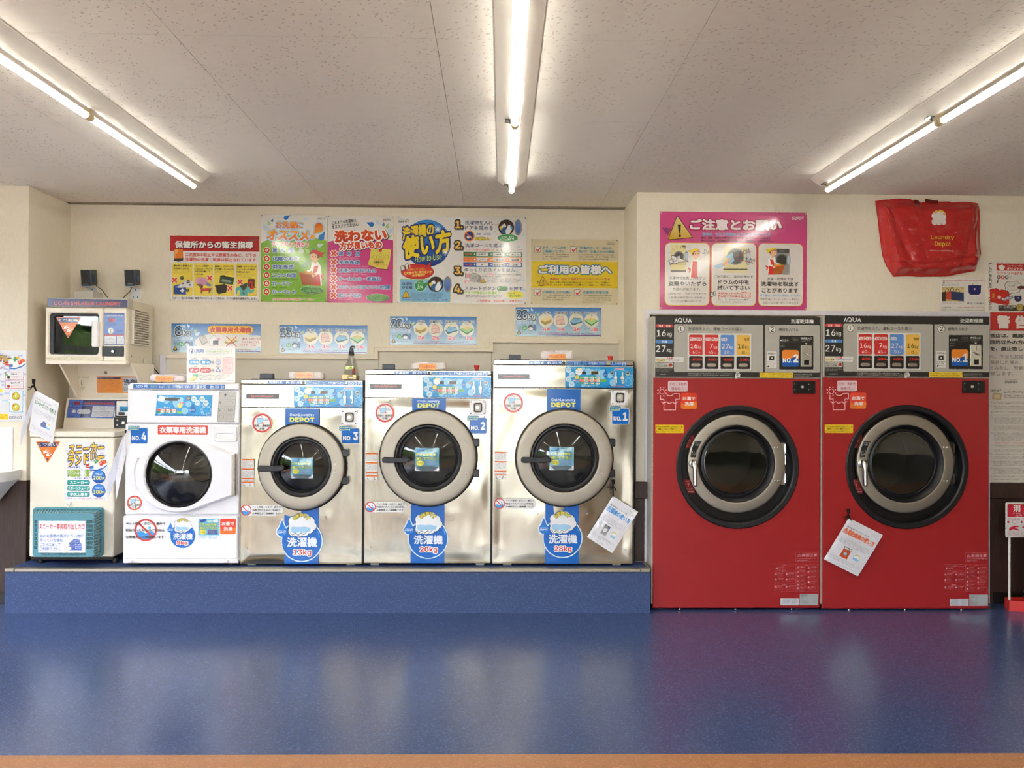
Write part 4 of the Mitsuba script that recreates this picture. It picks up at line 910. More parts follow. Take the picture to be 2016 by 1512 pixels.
    p = Print(Fk, *fit((628, 222, 867, 452), (*B(878, 958), *B(1112, 1188)))); drum_note(p, None); put_print(K + '__kick_panel__wipe_note', p, .0006)
    p = Print(Fk, 235, 850, 5.6); p.r(1118, 958, 1290, 1132, '#d8432f', 16); p.geo(rrect(1118, 1290, 958, 1132, 16).intersection(Polygon([(1118, 1075), (1200, 1095), (1250, 1060), (1290, 1066), (1290, 1132), (1118, 1132)])), '#e2702c')
    p.t('お湯で', 1134, 992, 1272, 1036, '#f0e6e0', .04); p.t('洗濯', 1156, 1052, 1256, 1094, '#f0e6e0', .04); put_print(K + '__kick_panel__hot_water_sticker', p, .0006)
    # door: a white ring that runs out to a straight hinge, a handle hollow, a dark domed glass
    R = 478 / 5.6 * F.k; hx = X(B(1278, 0)[0]); h0, h1 = Z(B(0, 238)[1]), Z(B(0, 700)[1])
    yd = Y - .034
    outline = disc(X(B(662, 0)[0]), Z(B(0, 470)[1]), R * .985, 96, 422 / 5.6 * F.k).union(Polygon([(cx, cz), (cx + .02, cz - R * .875), (hx, h1), (hx, h0), (cx + .02, cz + R * .885)])).convex_hull
    hollow = Polygon([(X(a), Z(b)) for a, b in (B(240, 302), B(330, 302), B(305, 400), B(300, 540), B(345, 630), B(240, 630), B(212, 540), B(208, 400))])
    hole = disc(cx, cz, rg, 80)
    put(K + '__door', slab(outline.simplify(.0008).difference(hole).difference(hollow.difference(hole.buffer(.006))), yd, Y - .001, .010), 'white_enamel')
    put(K + '__door__handle_hollow', slab(hollow.difference(hole.buffer(.004)), yd + .016, Y - .001), 'white_plastic')
    put(K + '__door__rim', lathe([(rg + .002, yd + .004), (rg - .003, yd + .002), (rg - .010, yd + .010), (rg - .014, Y + .01), (rg - .014, Y + .04)], cx, cz, 90), 'black_plastic')
    p = Print(Frame(360, 930, O=F.O - [0, .018, 0], scale=F.k), 235, 850, 5.6); p.r(254, 386, 289, 574, '#e2a03a'); 
    for i in range(9): p.g(262, 396 + 19 * i, 282, 410 + 19 * i, 1, '#6b4a1c', .9)
    put_print(K + '__door__handle_label', p, .0006)
    hz = np.linspace(h1, h0, 30)
    put(K + '__door__hinge', cat(box(hx - .001, hx + .006, yd + .006, Y, h1, h0, .002), *[tube([(hx + .007, yd + .006, a), (hx + .007, yd + .006, b - .0012)], .0042, 8) for a, b in zip(hz[:-1], hz[1:])]), 'brushed')
    rr = rg - .014; t = np.linspace(0, 1, 15)
    put(K + '__door__glass', lathe([(max(rr * u, 1e-5), yd + .012 - .062 * (1 - u * u)) for u in t[::-1]], cx, cz, 80), 'shade_tint_glass', True)
    put(K + '__drum', lathe([(rr, Y + .035), (rr + .025, Y + .06), (rr + .03, Y + .34), (rr * .5, Y + .36), (rr * .46, Y + .34), (1e-5, Y + .335)], cx, cz, 64), 'drum_steel')
    for i in range(3):
        a = math.radians(250 + 120 * i); x, z = cx + (rr + .012) * math.cos(a), cz + (rr + .012) * math.sin(a)
        put(K + '__drum__lifter', rot_about(box(x - .025, x + .02, Y + .07, Y + .32, z - .03, z + .03, .012), [0, 1, 0], -math.degrees(a), [x, Y, z]), 'drum_steel')
    tag(K, 'white front-loading washer with a domed dark door and the blue NO. 4 sticker', 'washing machine')
white_washer()
# ---------------------------------------------------------------- the two red washer-dryers
def washer_dryer(K, dx, digit, prices, label, right):
    """dx: pixels from the first machine's front to this one's."""
    Y = 4.752; F = Frame(1450 + dx, 920, Y)
    F.cx = 1450; X, Z = F.x, F.z                               # measured on the first machine
    A = lambda u, v: (1270 + u / 6.05, 610 + v / 6.05)         # crop of its upper left
    C = lambda u, v: (1440 + u / 6.05, 610 + v / 6.05)         # crop of its upper right
    D = lambda u, v: (1320 + u / 5.814, 790 + v / 5.814)       # crop of its door
    E_ = lambda u, v: (1500 + u / 7.754, 1050 + v / 7.754)     # crop of its lower right
    L, R_ = X(1286), X(1615 if not right else 1614)
    cx, cz = X(D(765, 0)[0]), Z(D(0, 750)[1])
    rim = 702 / 5.814 * F.k
    put(K + '__cabinet', slab(rrect(X(1284), R_ + .002, .035, Z(625)).difference(disc(cx, cz, rim * .91, 64)), Y + .012, YB + .1), 'grey_enamel')
    red = rrect(L + .001, R_ - .001, Z(1194), Z(746)).difference(disc(cx, cz, rim * .93, 80))
    put(K + '__front_panel', slab(red, Y, Y + .02, .003), 'red_enamel')
    put(K + '__kick_strip', slab(rrect(L + .001, R_ - .004, .022, Z(1195.5)), Y + .004, Y + .02, .003), 'red_enamel')
    for px in (1339, 1449, 1560): put(K + '__kick_strip__screw', ball((X(px), Y + .003, Z(1197.5)), .006, 2, (1, .7, 1)), 'chrome')
    for px in (1310, 1580): put(K + '__foot', turn_z([(.022, 0), (.022, .012), (.010, .014), (.010, .04)], X(px), Y + .08), 'brushed')
    for px in (1310, 1580): put(K + '__foot', turn_z([(.022, 0), (.022, .012), (.010, .014), (.010, .04)], X(px), Y + .52), 'brushed')
    # control panel
    yc = Y - .004; Fc = Frame(0, 920, O=F.O - [0, .004, 0], scale=F.k); Fc.cx = 1450
    put(K + '__control_panel', slab(rrect(L, R_ - .001, Z(743.5), Z(625.5)), yc, Y + .015, .002), 'grey_enamel')
    p = Print(Fc, 1270, 610, 6.05)
    p.r(116, 92, 2080, 806, '#2a2724')
    p.p([(340, 166), (362, 114), (384, 166), (373, 166), (362, 138), (351, 166)], '#e0dedb'); p.t('QU', 384, 112, 494, 168, '#e0dedb', kind='l'); p.p([(502, 164), (525, 112), (550, 164), (538, 164), (525, 136), (514, 164)], '#e0dedb')
    p.r(338, 186, 1402, 750, '#a9a59c', 16); p.r(1420, 186, 2078, 750, '#a9a59c', 16)
    p.r(122, 188, 328, 224, '#b9322f', 17); p.t('洗濯', 152, 193, 206, 220, '#e6d6d2', .02); p.t('乾燥', 242, 193, 296, 220, '#e6d6d2', .02)
    p.t('16', 132, 254, 242, 332, '#e4e2de', kind='l'); p.t('kg', 254, 278, 310, 340, '#e4e2de', kind='l')
    p.r(120, 374, 328, 412, '#4a7fb8', 17); p.t('洗濯', 192, 380, 254, 408, '#dde6ee', .02)
    p.t('27', 126, 438, 240, 516, '#e4e2de', kind='l'); p.t('kg', 254, 466, 308, 528, '#e4e2de', kind='l')
    p.c(421, 240, 45, '#2a2724'); p.c(421, 240, 40, '#d2cfc8'); p.t('1', 406, 212, 430, 266, '#2a2724', kind='b')
    p.t('洗濯物を入れ、運転コースを選ぶ', 502, 218, 1150, 262, '#35322e', .012)
    p.c(1505, 242, 45, '#2a2724'); p.c(1505, 242, 40, '#d2cfc8'); p.t('2', 1486, 214, 1524, 268, '#2a2724', kind='b')
    p.t('硬貨を入れる', 1584, 220, 1818, 262, '#35322e', .012)
    p.t('洗濯乾燥機', 1728, 116, 2002, 168, '#d8d5cf', .015)
    p.r(118, 573, 452, 634, '#cfccc6'); p.r(124, 594, 240, 628, '#d9c68a', 14); p.t('ドラム洗浄', 134, 600, 230, 624, '#5b4a24', .03); p.t('ご注意', 246, 578, 326, 602, '#c22f36', .03); p.g(254, 604, 440, 624, 2, '#5661a0', .7)
    p.r(116, 640, 330, 700, '#a9a59c', 10); p.g(126, 646, 186, 660, 1, '#4b4742', .8); p.t('ドラム洗浄', 124, 668, 264, 694, '#45413b', .01); p.c(298, 668, 27, '#d6d2ca'); p.c(298, 668, 22, '#7d201f'); p.c(298, 666, 15, '#a63430')
    p.g(120, 708, 320, 752, 3, '#8f8c86', .5); p.g(170, 774, 272, 790, 1, '#a5a29b', .7)
    p.g(502, 762, 1056, 802, 2, '#a9a69f', .55, .1)
    p.p([(1066, 824), (1066, 772), (1082, 752), (1112, 752), (1126, 772), (1126, 806), (1092, 806), (1092, 824)], '#d2cfc8'); p.ring(1094, 776, 20, 5, '#4a4640'); p.t('S', 1086, 766, 1102, 788, '#4a4640', kind='b')
    p.r(1358, 752, 1756, 814, '#e2be2e'); p.g(1372, 762, 1746, 806, 2, '#3f3716', .6, .05); p.g(1768, 766, 1998, 808, 2, '#a9a69f', .55)
    put_print(K + '__control_panel__overlay', p, .0006, mat='print_satin')
    # programme buttons
    cols = [(518, 678, '#bd2f2e', ('16', 'kg', '60分'), ('洗濯', '乾燥')), (704, 866, '#bd2f2e', ('7', 'kg', '45分'), ('洗濯', '乾燥')), (892, 1054, '#5a86c4', ('27', 'kg', '30分'), ('洗濯',)), (1082, 1240, '#dcae4c', ('16', 'kg', '8分'), ('乾燥',))]
    p = Print(Fc, 1270, 610, 6.05); p.r(500, 290, 1256, 728, '#cfccc6', 4); put_print(K + '__control_panel__programme_plate', p, .0012, mat='print_satin')
    for i, (x0, x1, c, w, tags) in enumerate(cols):
        p = Print(Fc, 1270, 610, 6.05); w_ = x1 - x0; fg = '#ecd6d0' if i < 3 else '#3a2c14'
        p.r(x0, 308, x1, 548, c, 14); p.r(x0, 562, x1, 712, '#1f1b18', 12)
        for j, s in enumerate(tags):
            a = x0 + 8 + j * w_ * .47 if i < 3 else x0 + w_ * .56
            p.r(a, 342, a + w_ * .42, 380, '#e2d8d2' if i < 3 else '#cfa040', 8); p.t(s, a + 6, 346, a + w_ * .42 - 6, 376, c if i < 3 else '#3a2c14', .01)
        big = w[0]; n = .50 if len(big) > 1 else .24
        p.t(big, x0 + w_ * (.60 - n), 414, x0 + w_ * .60, 470, fg, kind='l'); p.t('kg', x0 + w_ * .65, 436, x0 + w_ * .90, 482, fg, kind='l')
        p.t(w[2][:-1], x0 + w_ * (.26 if len(w[2]) > 2 else .40), 496, x0 + w_ * .62, 534, fg, kind='l'); p.t('分', x0 + w_ * .68, 514, x0 + w_ * .82, 532, fg, .0)
        put_print(K + '__programme_card', p, .0016, mat='print_satin')
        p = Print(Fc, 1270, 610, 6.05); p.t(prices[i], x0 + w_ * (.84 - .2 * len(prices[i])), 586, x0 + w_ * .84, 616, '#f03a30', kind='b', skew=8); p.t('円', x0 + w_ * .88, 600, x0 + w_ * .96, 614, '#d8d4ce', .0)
        (v, f), col = p.build(.0024); scene[name(K + '__price_display')] = mikit.ply(trimesh.Trimesh(v, f, process=False), 'glow_colour_print', smooth=False, color=col)
        bx, bz = X(1270 + (x0 + x1) / 2 / 6.05), Z(610 + 668 / 6.05)
        put(K + '__programme_button', slab(LineString([(bx - .0155, bz), (bx + .0155, bz)]).buffer(.0115, quad_segs=6), yc - .007, yc - .0005, .003), 'brushed')
    # coin side
    p = Print(Fc, 1440, 610, 6.05)
    p.r(564, 312, 970, 714, '#211e1b', 8); p.c(582, 370, 9, '#d8d5cf'); p.t('営業中', 598, 356, 672, 382, '#bcb9b3', .0); p.g(716, 336, 800, 382, 3, '#8f8c86', .5); p.l([(574, 390), (802, 390)], 2, '#6f6c66')
    p.g(578, 404, 636, 418, 1, '#8f8c86', .8); p.g(578, 432, 636, 446, 1, '#8f8c86', .8); p.t('硬貨投入口', 820, 330, 946, 356, '#d2cfc9', .01); p.g(822, 362, 946, 392, 2, '#8f8c86', .5)
    p.p([(868, 400), (902, 400), (885, 418)], '#d2cfc9')
    p.r(594, 482, 798, 680, '#1856a4', 30); p.geo(rrect(594, 798, 482, 680, 30).intersection(Polygon([(594, 482), (798, 482), (798, 600), (770, 575), (730, 568), (690, 592), (640, 600), (594, 580)])), '#e0812c')
    p.t('NO.', 604, 578, 714, 632, '#dfe4e6', kind='k'); p.t(digit, 730, 532, 790, 632, '#dfe4e6', kind='k')
    p.r(414, 500, 532, 696, '#d3d0ca', 12); p.t('柔軟剤なし', 424, 516, 524, 538, '#3a3733', .01); p.r(444, 556, 502, 608, '#1e1b19', 4); p.c(474, 581, 11, '#c9c6c0'); p.g(422, 622, 526, 664, 2, '#55524d', .55); p.c(432, 678, 11, '#2a2725'); p.g(448, 670, 526, 686, 1, '#55524d', .7)
    put_print(K + '__control_panel__coin_panel', p, .0014, mat='print_satin')
    q = C(818, 424), C(948, 684)
    k = put(K + '__coin_slot', slab(rrect(X(q[0][0]), X(q[1][0]), Z(q[1][1]), Z(q[0][1]), .003), yc - .008, yc - .001, .002), 'chrome')
    s = C(854, 600), C(914, 660); put(k + '__return_mouth', slab(rrect(X(s[0][0]), X(s[1][0]), Z(s[1][1]), Z(s[0][1]), .002), yc - .0092, yc - .0078), 'black_plastic')
    g = C(886, 440), C(890, 500); put(k + '__slit', slab(rrect(X(g[0][0]), X(g[1][0]), Z(g[1][1]), Z(g[0][1])), yc - .009, yc - .0078), 'black_plastic')
    lv = [C(850, 512), C(912, 546)]; put(k + '__lever', tube([(X(lv[0][0]), yc - .013, Z(lv[0][1])), (X(lv[1][0]), yc - .016, Z(lv[1][1]))], [.0025, .005], 8), 'chrome')
    for u, v in ((830, 436), (936, 436), (830, 672), (936, 672)): put(k + '__screw', ball((X(C(u, v)[0]), yc - .008, Z(C(u, v)[1])), .002, 1), 'steel_dark')
    # lock on the red front
    q = C(728, 852), C(990, 996)
    k = put(K + '__lock_block', slab(rrect(X(q[0][0]), X(q[1][0]), Z(q[1][1]), Z(q[0][1]), .003), Y - .012, Y + .001, .002), 'black_plastic')
    c = C(834, 920); put(k + '__barrel', cat(lathe([(.014, Y - .011), (.014, Y - .015), (.0095, Y - .0155)], X(c[0]), Z(c[1]), 24), ), 'black_rubber')
    put(k + '__keyhole', slab(disc(X(c[0]), Z(c[1]), .0085, 20), Y - .017, Y - .011, .001), 'chrome')
    for u, v in ((746, 886), (746, 950), (912, 888), (912, 952)): put(k + '__screw', ball((X(C(u, v)[0]), Y - .012, Z(C(u, v)[1])), .0032, 1), 'chrome')
    # stickers on the red front
    p = Print(F, 1270, 610, 6.05)
    wl = 9; ln = '#dca9ad'
    p.ring(200, 985, 33, 8, ln)
    for a in range(0, 360, 45): p.c(200 + 52 * math.cos(math.radians(a + 22)), 985 + 52 * math.sin(math.radians(a + 22)), 8, ln, n=12)
    p.l([(182, 1048), (182, 1075), (222, 1075), (222, 1200), (362, 1200), (362, 1073), (404, 1073), (404, 1008), (340, 1008), (318, 1028), (290, 1034), (258, 1022)], wl, ln)
    p.l([(192, 1104), (214, 1122), (236, 1112), (258, 1104), (280, 1124), (304, 1118), (326, 1104), (350, 1126), (386, 1104)], wl, ln)
    put_print(K + '__front_panel__wash_symbol', p, .0006)
    p = Print(F, 1270, 610, 6.05); p.r(270, 856, 504, 982, '#d6bcc0', 16); p.t('洗剤・柔軟剤', 284, 876, 492, 912, '#a03038', .005); p.t('自動投入', 314, 930, 462, 966, '#a03038', .005); put_print(K + '__front_panel__auto_soap_sticker', p, .0006)
    p = Print(F, 1270, 610, 6.05); p.r(424, 998, 614, 1186, '#d8432f', 18); p.geo(rrect(424, 614, 998, 1186, 18).intersection(Polygon([(424, 1120), (500, 1140), (560, 1100), (614, 1112), (614, 1186), (424, 1186)])), '#e2782c')
    p.t('お湯で', 444, 1042, 596, 1086, '#f0e2dc', .04); p.t('洗濯', 470, 1104, 574, 1148, '#f0e2dc', .04); put_print(K + '__front_panel__hot_water_sticker', p, .0006)
    p = Print(F, 1270, 610, 6.05); p.r(122, 1374, 460, 1474, '#e0b829', 8); p.t('ドラムの中が汚れていないことを', 134, 1388, 446, 1410, '#3a3012', .02); p.t('確認してからご使用ください', 154, 1416, 428, 1438, '#3a3012', .02); p.g(134, 1450, 448, 1462, 1, '#5a4b1c', .8); put_print(K + '__front_panel__yellow_sticker', p, .0006)
    p = Print(F, 1500, 1050, 7.754); wc = '#c98f92'
    p.geo(rrect(520, 860, 280, 424).difference(rrect(524, 856, 284, 420)), '#b0585c'); p.l([(545, 342), (574, 298), (602, 342), (545, 342)], 5, wc); p.l([(574, 312), (574, 330)], 4, wc); p.t('高温注意', 612, 296, 848, 346, wc, .02); p.g(540, 364, 850, 384, 1, wc, .7); p.g(540, 396, 730, 416, 1, wc, .7)
    for x0, x1 in ((196, 522), (530, 858)): p.geo(rrect(x0, x1, 460, 874).difference(rrect(x0 + 3, x1 - 3, 463, 871)), '#b0585c')
    for y in (490, 552, 578, 754, 780): p.l([(200, y), (518, y)], 2.5, '#b0585c')
    for x, y in ((350, 476), (350, 565), (350, 768), (694, 478)): p.g(x - 34, y - 9, x + 34, y + 9, 1, wc, .9)
    for x, y in ((236, 518), (218, 606), (382, 606), (218, 686), (382, 686), (218, 800), (382, 800), (556, 510), (720, 510), (556, 574), (718, 574), (556, 640), (718, 654), (556, 712), (720, 724), (556, 768), (556, 824), (720, 812)):
        p.p([(x - 18, y + 14), (x, y - 18), (x + 18, y + 14)], wc); p.g(x + 26, y - 16, x + 120, y + 10, 2, wc, .6); p.g(x - 18, y + 20, x + 124, y + 50, 3, '#a95a5e', .5)
    put_print(K + '__front_panel__warning_print', p, .0006)
    p = Print(F, 1500, 1050, 7.754); p.r(288, 978, 574, 1082, '#c9cdd4'); p.g(306, 990, 430, 1072, 5, '#5c6068', .5); p.g(456, 990, 560, 1064, 5, '#6c7078', .5); put_print(K + '__front_panel__rating_plate', p, .0006)
    p = Print(F, 1500, 1050, 7.754); p.r(584, 912, 868, 1082, '#a0a3a4'); p.g(598, 922, 712, 942, 1, '#3c3e40', .8); p.g(600, 1026, 720, 1070, 3, '#4c4e50', .6); p.l([(608, 950), (608, 1016), (690, 1016), (690, 950), (608, 950)], 4, '#5c5e60'); put_print(K + '__front_panel__silver_plate', p, .0006)
    # porthole: dark rim, recess, steel door
    put(K + '__door_rim', lathe([(rim - .001, Y + .001), (rim, Y - .007), (rim - .006, Y - .013), (rim * .925, Y - .012), (rim * .905, Y - .004), (rim * .9, Y + .05)], cx, cz, 110), 'black_rubber')
    put(K + '__door_recess', cat(lathe([(rim * .9, Y + .045), (rim * .905, Y + .05)], cx, cz, 100), slab(disc(cx, cz, rim * .9, 80).difference(disc(X(D(762, 0)[0]), Z(D(0, 718)[1]), 362 / 5.814 * F.k + .004, 64)), Y + .045, Y + .05)), 'black_plastic')
    dcx, dcz = X(D(762, 0)[0]), Z(D(0, 718)[1]); Ro, Ri, Rg = 563 / 5.814 * F.k, 437 / 5.814 * F.k, 362 / 5.814 * F.k
    yo = Y + .012
    put(K + '__door', lathe([(Ro - .002, yo + .02), (Ro, yo + .006), (Ro - .003, yo), (Ro - .012, yo - .004), (Ri + .012, yo - .006), (Ri + .003, yo - .004), (Ri, yo + .004)], dcx, dcz, 110), 'brushed')
    put(K + '__door__gasket', lathe([(Ri + .004, yo + .002), (Ri - .004, yo - .003), (Ri - .014, yo + .006), (Rg + .016, yo + .024), (Rg + .004, yo + .020), (Rg, yo + .026), (Rg - .004, yo + .036)], dcx, dcz, 100), 'black_rubber')
    put(K + '__door__glass', lathe([(Rg, yo + .026), (Rg * .9, yo + .023), (Rg * .5, yo + .019), (1e-5, yo + .018)], dcx, dcz, 80), 'shade_tint_glass', True)
    put(K + '__drum', lathe([(Rg + .004, yo + .04), (Rg + .03, yo + .09), (Rg + .03, yo + .42), (1e-5, yo + .44)], dcx, dcz, 64), 'dusty_drum')
    for u, v in ((1200, 530), (1236, 530), (1204, 912), (1240, 912)): put(K + '__door__rivet', ball((X(D(u, v)[0]), yo - .005, Z(D(u, v)[1])), .0058, 2, (1, .6, 1)), 'chrome')
    hb = [D(1275, 470), D(1335, 965)]
    put(K + '__door__hinge', cat(box(X(hb[0][0]), X(hb[1][0]), yo + .006, yo + .03, Z(hb[1][1]), Z(hb[0][1]), .004), *[tube([(X(hb[1][0] - 1.5), yo + .004, Z(hb[0][1] + a)), (X(hb[1][0] - 1.5), yo + .004, Z(hb[0][1] + a + 18))], .006, 10) for a in (4, 26, 62)]), 'chrome' if not right else 'steel_dark')
    h = [D(268, 720), D(276, 950)]
    put(K + '__door__handle', cat(tube([(X(h[0][0]), yo - .010, Z(h[0][1] - 4)), (X(h[0][0]), yo - .030, Z(h[0][1])), (X(h[0][0] + .4), yo - .036, Z(h[0][1] + 10)), (X(h[1][0]), yo - .033, Z(h[1][1]))], [.017, .0195, .0125, .0115], 16), ball((X(h[1][0]), yo - .033, Z(h[1][1])), .0115, 2), slab(disc(X(h[0][0] - 2), Z(h[0][1] - 1), .024, 24), yo - .012, yo, .003)), 'chrome')
    p = Print(Frame(0, 920, O=F.O + [0, .007, 0], scale=F.k), 1320, 790, 5.814); p.fr.cx = 1450
    p.p([(280, 462), (366, 458), (376, 470), (330, 560), (312, 644), (238, 646), (232, 634), (252, 540)], '#26292a'); p.t('ドアレバー', 278, 470, 362, 490, '#c9ccca', .01); p.t('の開き', 280, 496, 330, 512, '#c9ccca', .0); p.l([(256, 572), (250, 612), (268, 616), (274, 574)], 4, '#c9ccca'); p.l([(300, 566), (292, 600), (276, 616)], 4, '#c9ccca'); p.g(236, 626, 276, 640, 1, '#a0a3a1', .8)
    put_print(K + '__door__lever_label', p, .0006)
    Fr = Frame(0, 920, O=F.O + [0, .043, 0], scale=F.k); Fr.cx = 1450
    p = Print(Fr, 1320, 790, 5.814)
    p.p([(196, 396), (290, 390), (290, 545), (150, 545), (170, 450)], '#8c2426'); p.t('16', 200, 432, 252, 474, '#d2b0b0', kind='l'); p.g(190, 398, 270, 420, 1, '#c59a9a', .7); p.g(158, 490, 230, 508, 1, '#c59a9a', .7); p.r(148, 516, 220, 526, '#c4a0a0'); p.r(140, 546, 186, 556, '#b0b0ae')
    p.p([(140, 905), (300, 905), (300, 1064), (200, 1062), (160, 985)], '#8c2426'); p.t('7', 212, 952, 238, 994, '#d2b0b0', kind='l'); p.g(196, 918, 260, 940, 1, '#c59a9a', .7); p.g(200, 1008, 280, 1026, 1, '#c59a9a', .7); p.r(190, 1040, 290, 1050, '#c4a0a0')
    put_print(K + '__door_recess__label', p, .0006)
    if not right: tag(K, label, 'washer dryer', 'red washer-dryers')
    else: tag(K, label, 'washer dryer', 'red washer-dryers')
washer_dryer('washer_dryer', 0, '2', ('800', '600', '400', '100'), 'big red washer-dryer whose panel shows NO.2, left of the two, beside the plinth', False)
washer_dryer('washer_dryer_001', 333.5, '1', ('800', '600', '400', '100'), 'big red washer-dryer whose panel shows NO.1, right of the two, by the warning poster', True)
# ---------------------------------------------------------------- the sneaker washer and dryer in the corner
def skewed_coin(p, x0, y0, x1, y1, rest, col):
    """The word COIN with its leaning dotted I, then the rest of the line."""
    w = x1 - x0; n = w * (.225 if len(rest) < 16 else .19); h = y1 - y0
    p.t('CO', x0, y0, x0 + n * .52, y1, col, kind='b'); p.l([(x0 + n * .58, y1), (x0 + n * .72, y0 + h * .12)], h * .2, col); p.c(x0 + n * .80, y0 - h * .2, h * .12, col, n=10)
    p.t('N', x0 + n * .76, y0, x0 + n, y1, col, kind='b'); p.t(rest, x0 + n * 1.1, y0, x1, y1, col, kind='b')
def shoe(p, x, y, s, a, b, c, flip=1):
    """A low sneaker in three colours, toe to the lower left."""
    M = lambda q: [(x + flip * s * u, y + s * v) for u, v in q]
    p.p(M([(-1, .42), (-.9, .12), (-.5, -.02), (-.1, -.3), (.1, -.5), (.5, -.6), (.8, -.62), (.98, -.3), (.95, .0), (.5, .34), (-.2, .55), (-.8, .56)]), '#e9e6e0')
    p.p(M([(-1, .36), (-.88, .12), (-.55, .02), (-.5, .34), (-.8, .44)]), b); p.p(M([(-.5, .0), (-.1, -.26), (.22, .1), (-.1, .36), (-.48, .34)]), '#f0eee8')
    p.p(M([(-.02, -.3), (.36, -.52), (.7, -.2), (.28, .16)]), a); p.p(M([(.4, -.54), (.82, -.6), (.96, -.28), (.74, -.16)]), c)
    p.p(M([(-1, .44), (-.2, .5), (.5, .28), (.95, -.06), (.97, .06), (.52, .42), (-.2, .66), (-.9, .64)]), b)
    for i in range(4): p.l(M([(-.34 + .14 * i, -.16 - .1 * i), (-.06 + .14 * i, .06 - .1 * i)]), s * .06, '#f4f2ee')
def triangle_sign(p, q, word, w):
    (a, b), (c, d), (e, f_) = q
    g = Polygon(q); p.geo(g.buffer(6, quad_segs=3), '#e0702f'); p.geo(g.buffer(-3), '#e07a36')
    k = b + (f_ - b) * .24; t = .24
    p.p([(a + 8, b + 2), (c - 8, d + 2), (c - (c - e) * t - 4, k), (a + (e - a) * t + 4, k)], '#35345e'); p.t(word, *w, '#e6e4e8', .02)
    for dx, dy in ((-.10, .48), (.04, .62)):
        x, y, s = e + dx * (c - a), b + dy * (f_ - b), (c - a) * .17
        shoe(p, x, y, s, '#e88b4c', '#c8602a', '#d9743a')
    p.p([(e - 12, f_ - 30), (e + 12, f_ - 30), (e, f_ - 8)], '#453a66')
def sneaker_poster(p, x0, y0):
    """The sneaker laundry poster; x0, y0 its corner in the units of a 395 x 550 sheet."""
    g = lambda a: (a[0] + x0, a[1] + y0)
    p.r(x0, y0, x0 + 395, y0 + 550, '#e6e6ea')
    for i in range(26):
        a, b = RNG.random() * 380 + 8, RNG.random() * 200 + 10 if i < 18 else RNG.random() * 300 + 230
        p.c(x0 + a, y0 + b, 16, '#c3c6dc', ry=7, n=14)
    p.t('スニーカー', x0 + 28, y0 + 16, x0 + 362, y0 + 110, '#e6b93a', .035, skew=8, rot=-4, ol=('#4b4560', .09), ol2=('#efeef2', .13))
    p.t('ランドリー', x0 + 24, y0 + 112, x0 + 362, y0 + 208, '#e6b93a', .035, skew=8, rot=-7, ol=('#4b4560', .09), ol2=('#efeef2', .13))
    shoe(p, x0 + 262, y0 + 198, 74, '#3f8f5c', '#c23a34', '#e2a63a'); shoe(p, x0 + 310, y0 + 218, 84, '#d23c34', '#3f6fb8', '#de6a34')
    p.t('1回の洗濯で', x0 + 22, y0 + 230, x0 + 138, y0 + 248, '#3a4f9a', .02); p.t('大人用なら', x0 + 20, y0 + 262, x0 + 142, y0 + 290, '#a6c84a', .04, ol=('#40583a', .08)); p.t('2足', x0 + 174, y0 + 262, x0 + 226, y0 + 290, '#a6c84a', .04, ol=('#40583a', .08))
    p.t('子供用なら', x0 + 20, y0 + 298, x0 + 142, y0 + 326, '#a6c84a', .04, ol=('#40583a', .08)); p.t('4足', x0 + 174, y0 + 298, x0 + 226, y0 + 326, '#a6c84a', .04, ol=('#40583a', .08)); p.t('まで洗えます。', x0 + 86, y0 + 335, x0 + 220, y0 + 352, '#3a4f9a', .02)
    for i, s in enumerate(('スニーカー', 'スポーツシューズ', '学校上履き')):
        b = y0 + 358 + i * 56; p.r(x0 + 20, b, x0 + 230, b + 46, '#1f6f72', 14); p.r(x0 + 22, b + 2, x0 + 228, b + 42, ('#3aa39f', '#2a8a88'), 13); p.t(s, x0 + 44 - (16 if i == 1 else 0), b + 9, x0 + 208 + (14 if i == 1 else 0), b + 37, '#e8f0ee', .045)
    for i, (s, v) in enumerate((('洗濯1回', '200'), ('乾燥20分', '100'))):
        c = (x0 + 314, y0 + 326 + 132 * i); p.c(*c, 63, '#173f8a'); p.c(*c, 60, ('#2f7fd0', '#1c4c9c'))
        p.t(s, c[0] - 34, c[1] - 38, c[0] + 36, c[1] - 14, '#cfdcf0', .01); p.t(v, c[0] - 52, c[1] - 8, c[0] + 28, c[1] + 30, '#e6de58', kind='b'); p.t('円', c[0] + 32, c[1] + 6, c[0] + 54, c[1] + 30, '#e6de58', .02)
    p.t('※革靴・ブーツ類は洗えません。ご注意下さい。', x0 + 22, y0 + 524, x0 + 372, y0 + 540, '#c03a6a', .0)
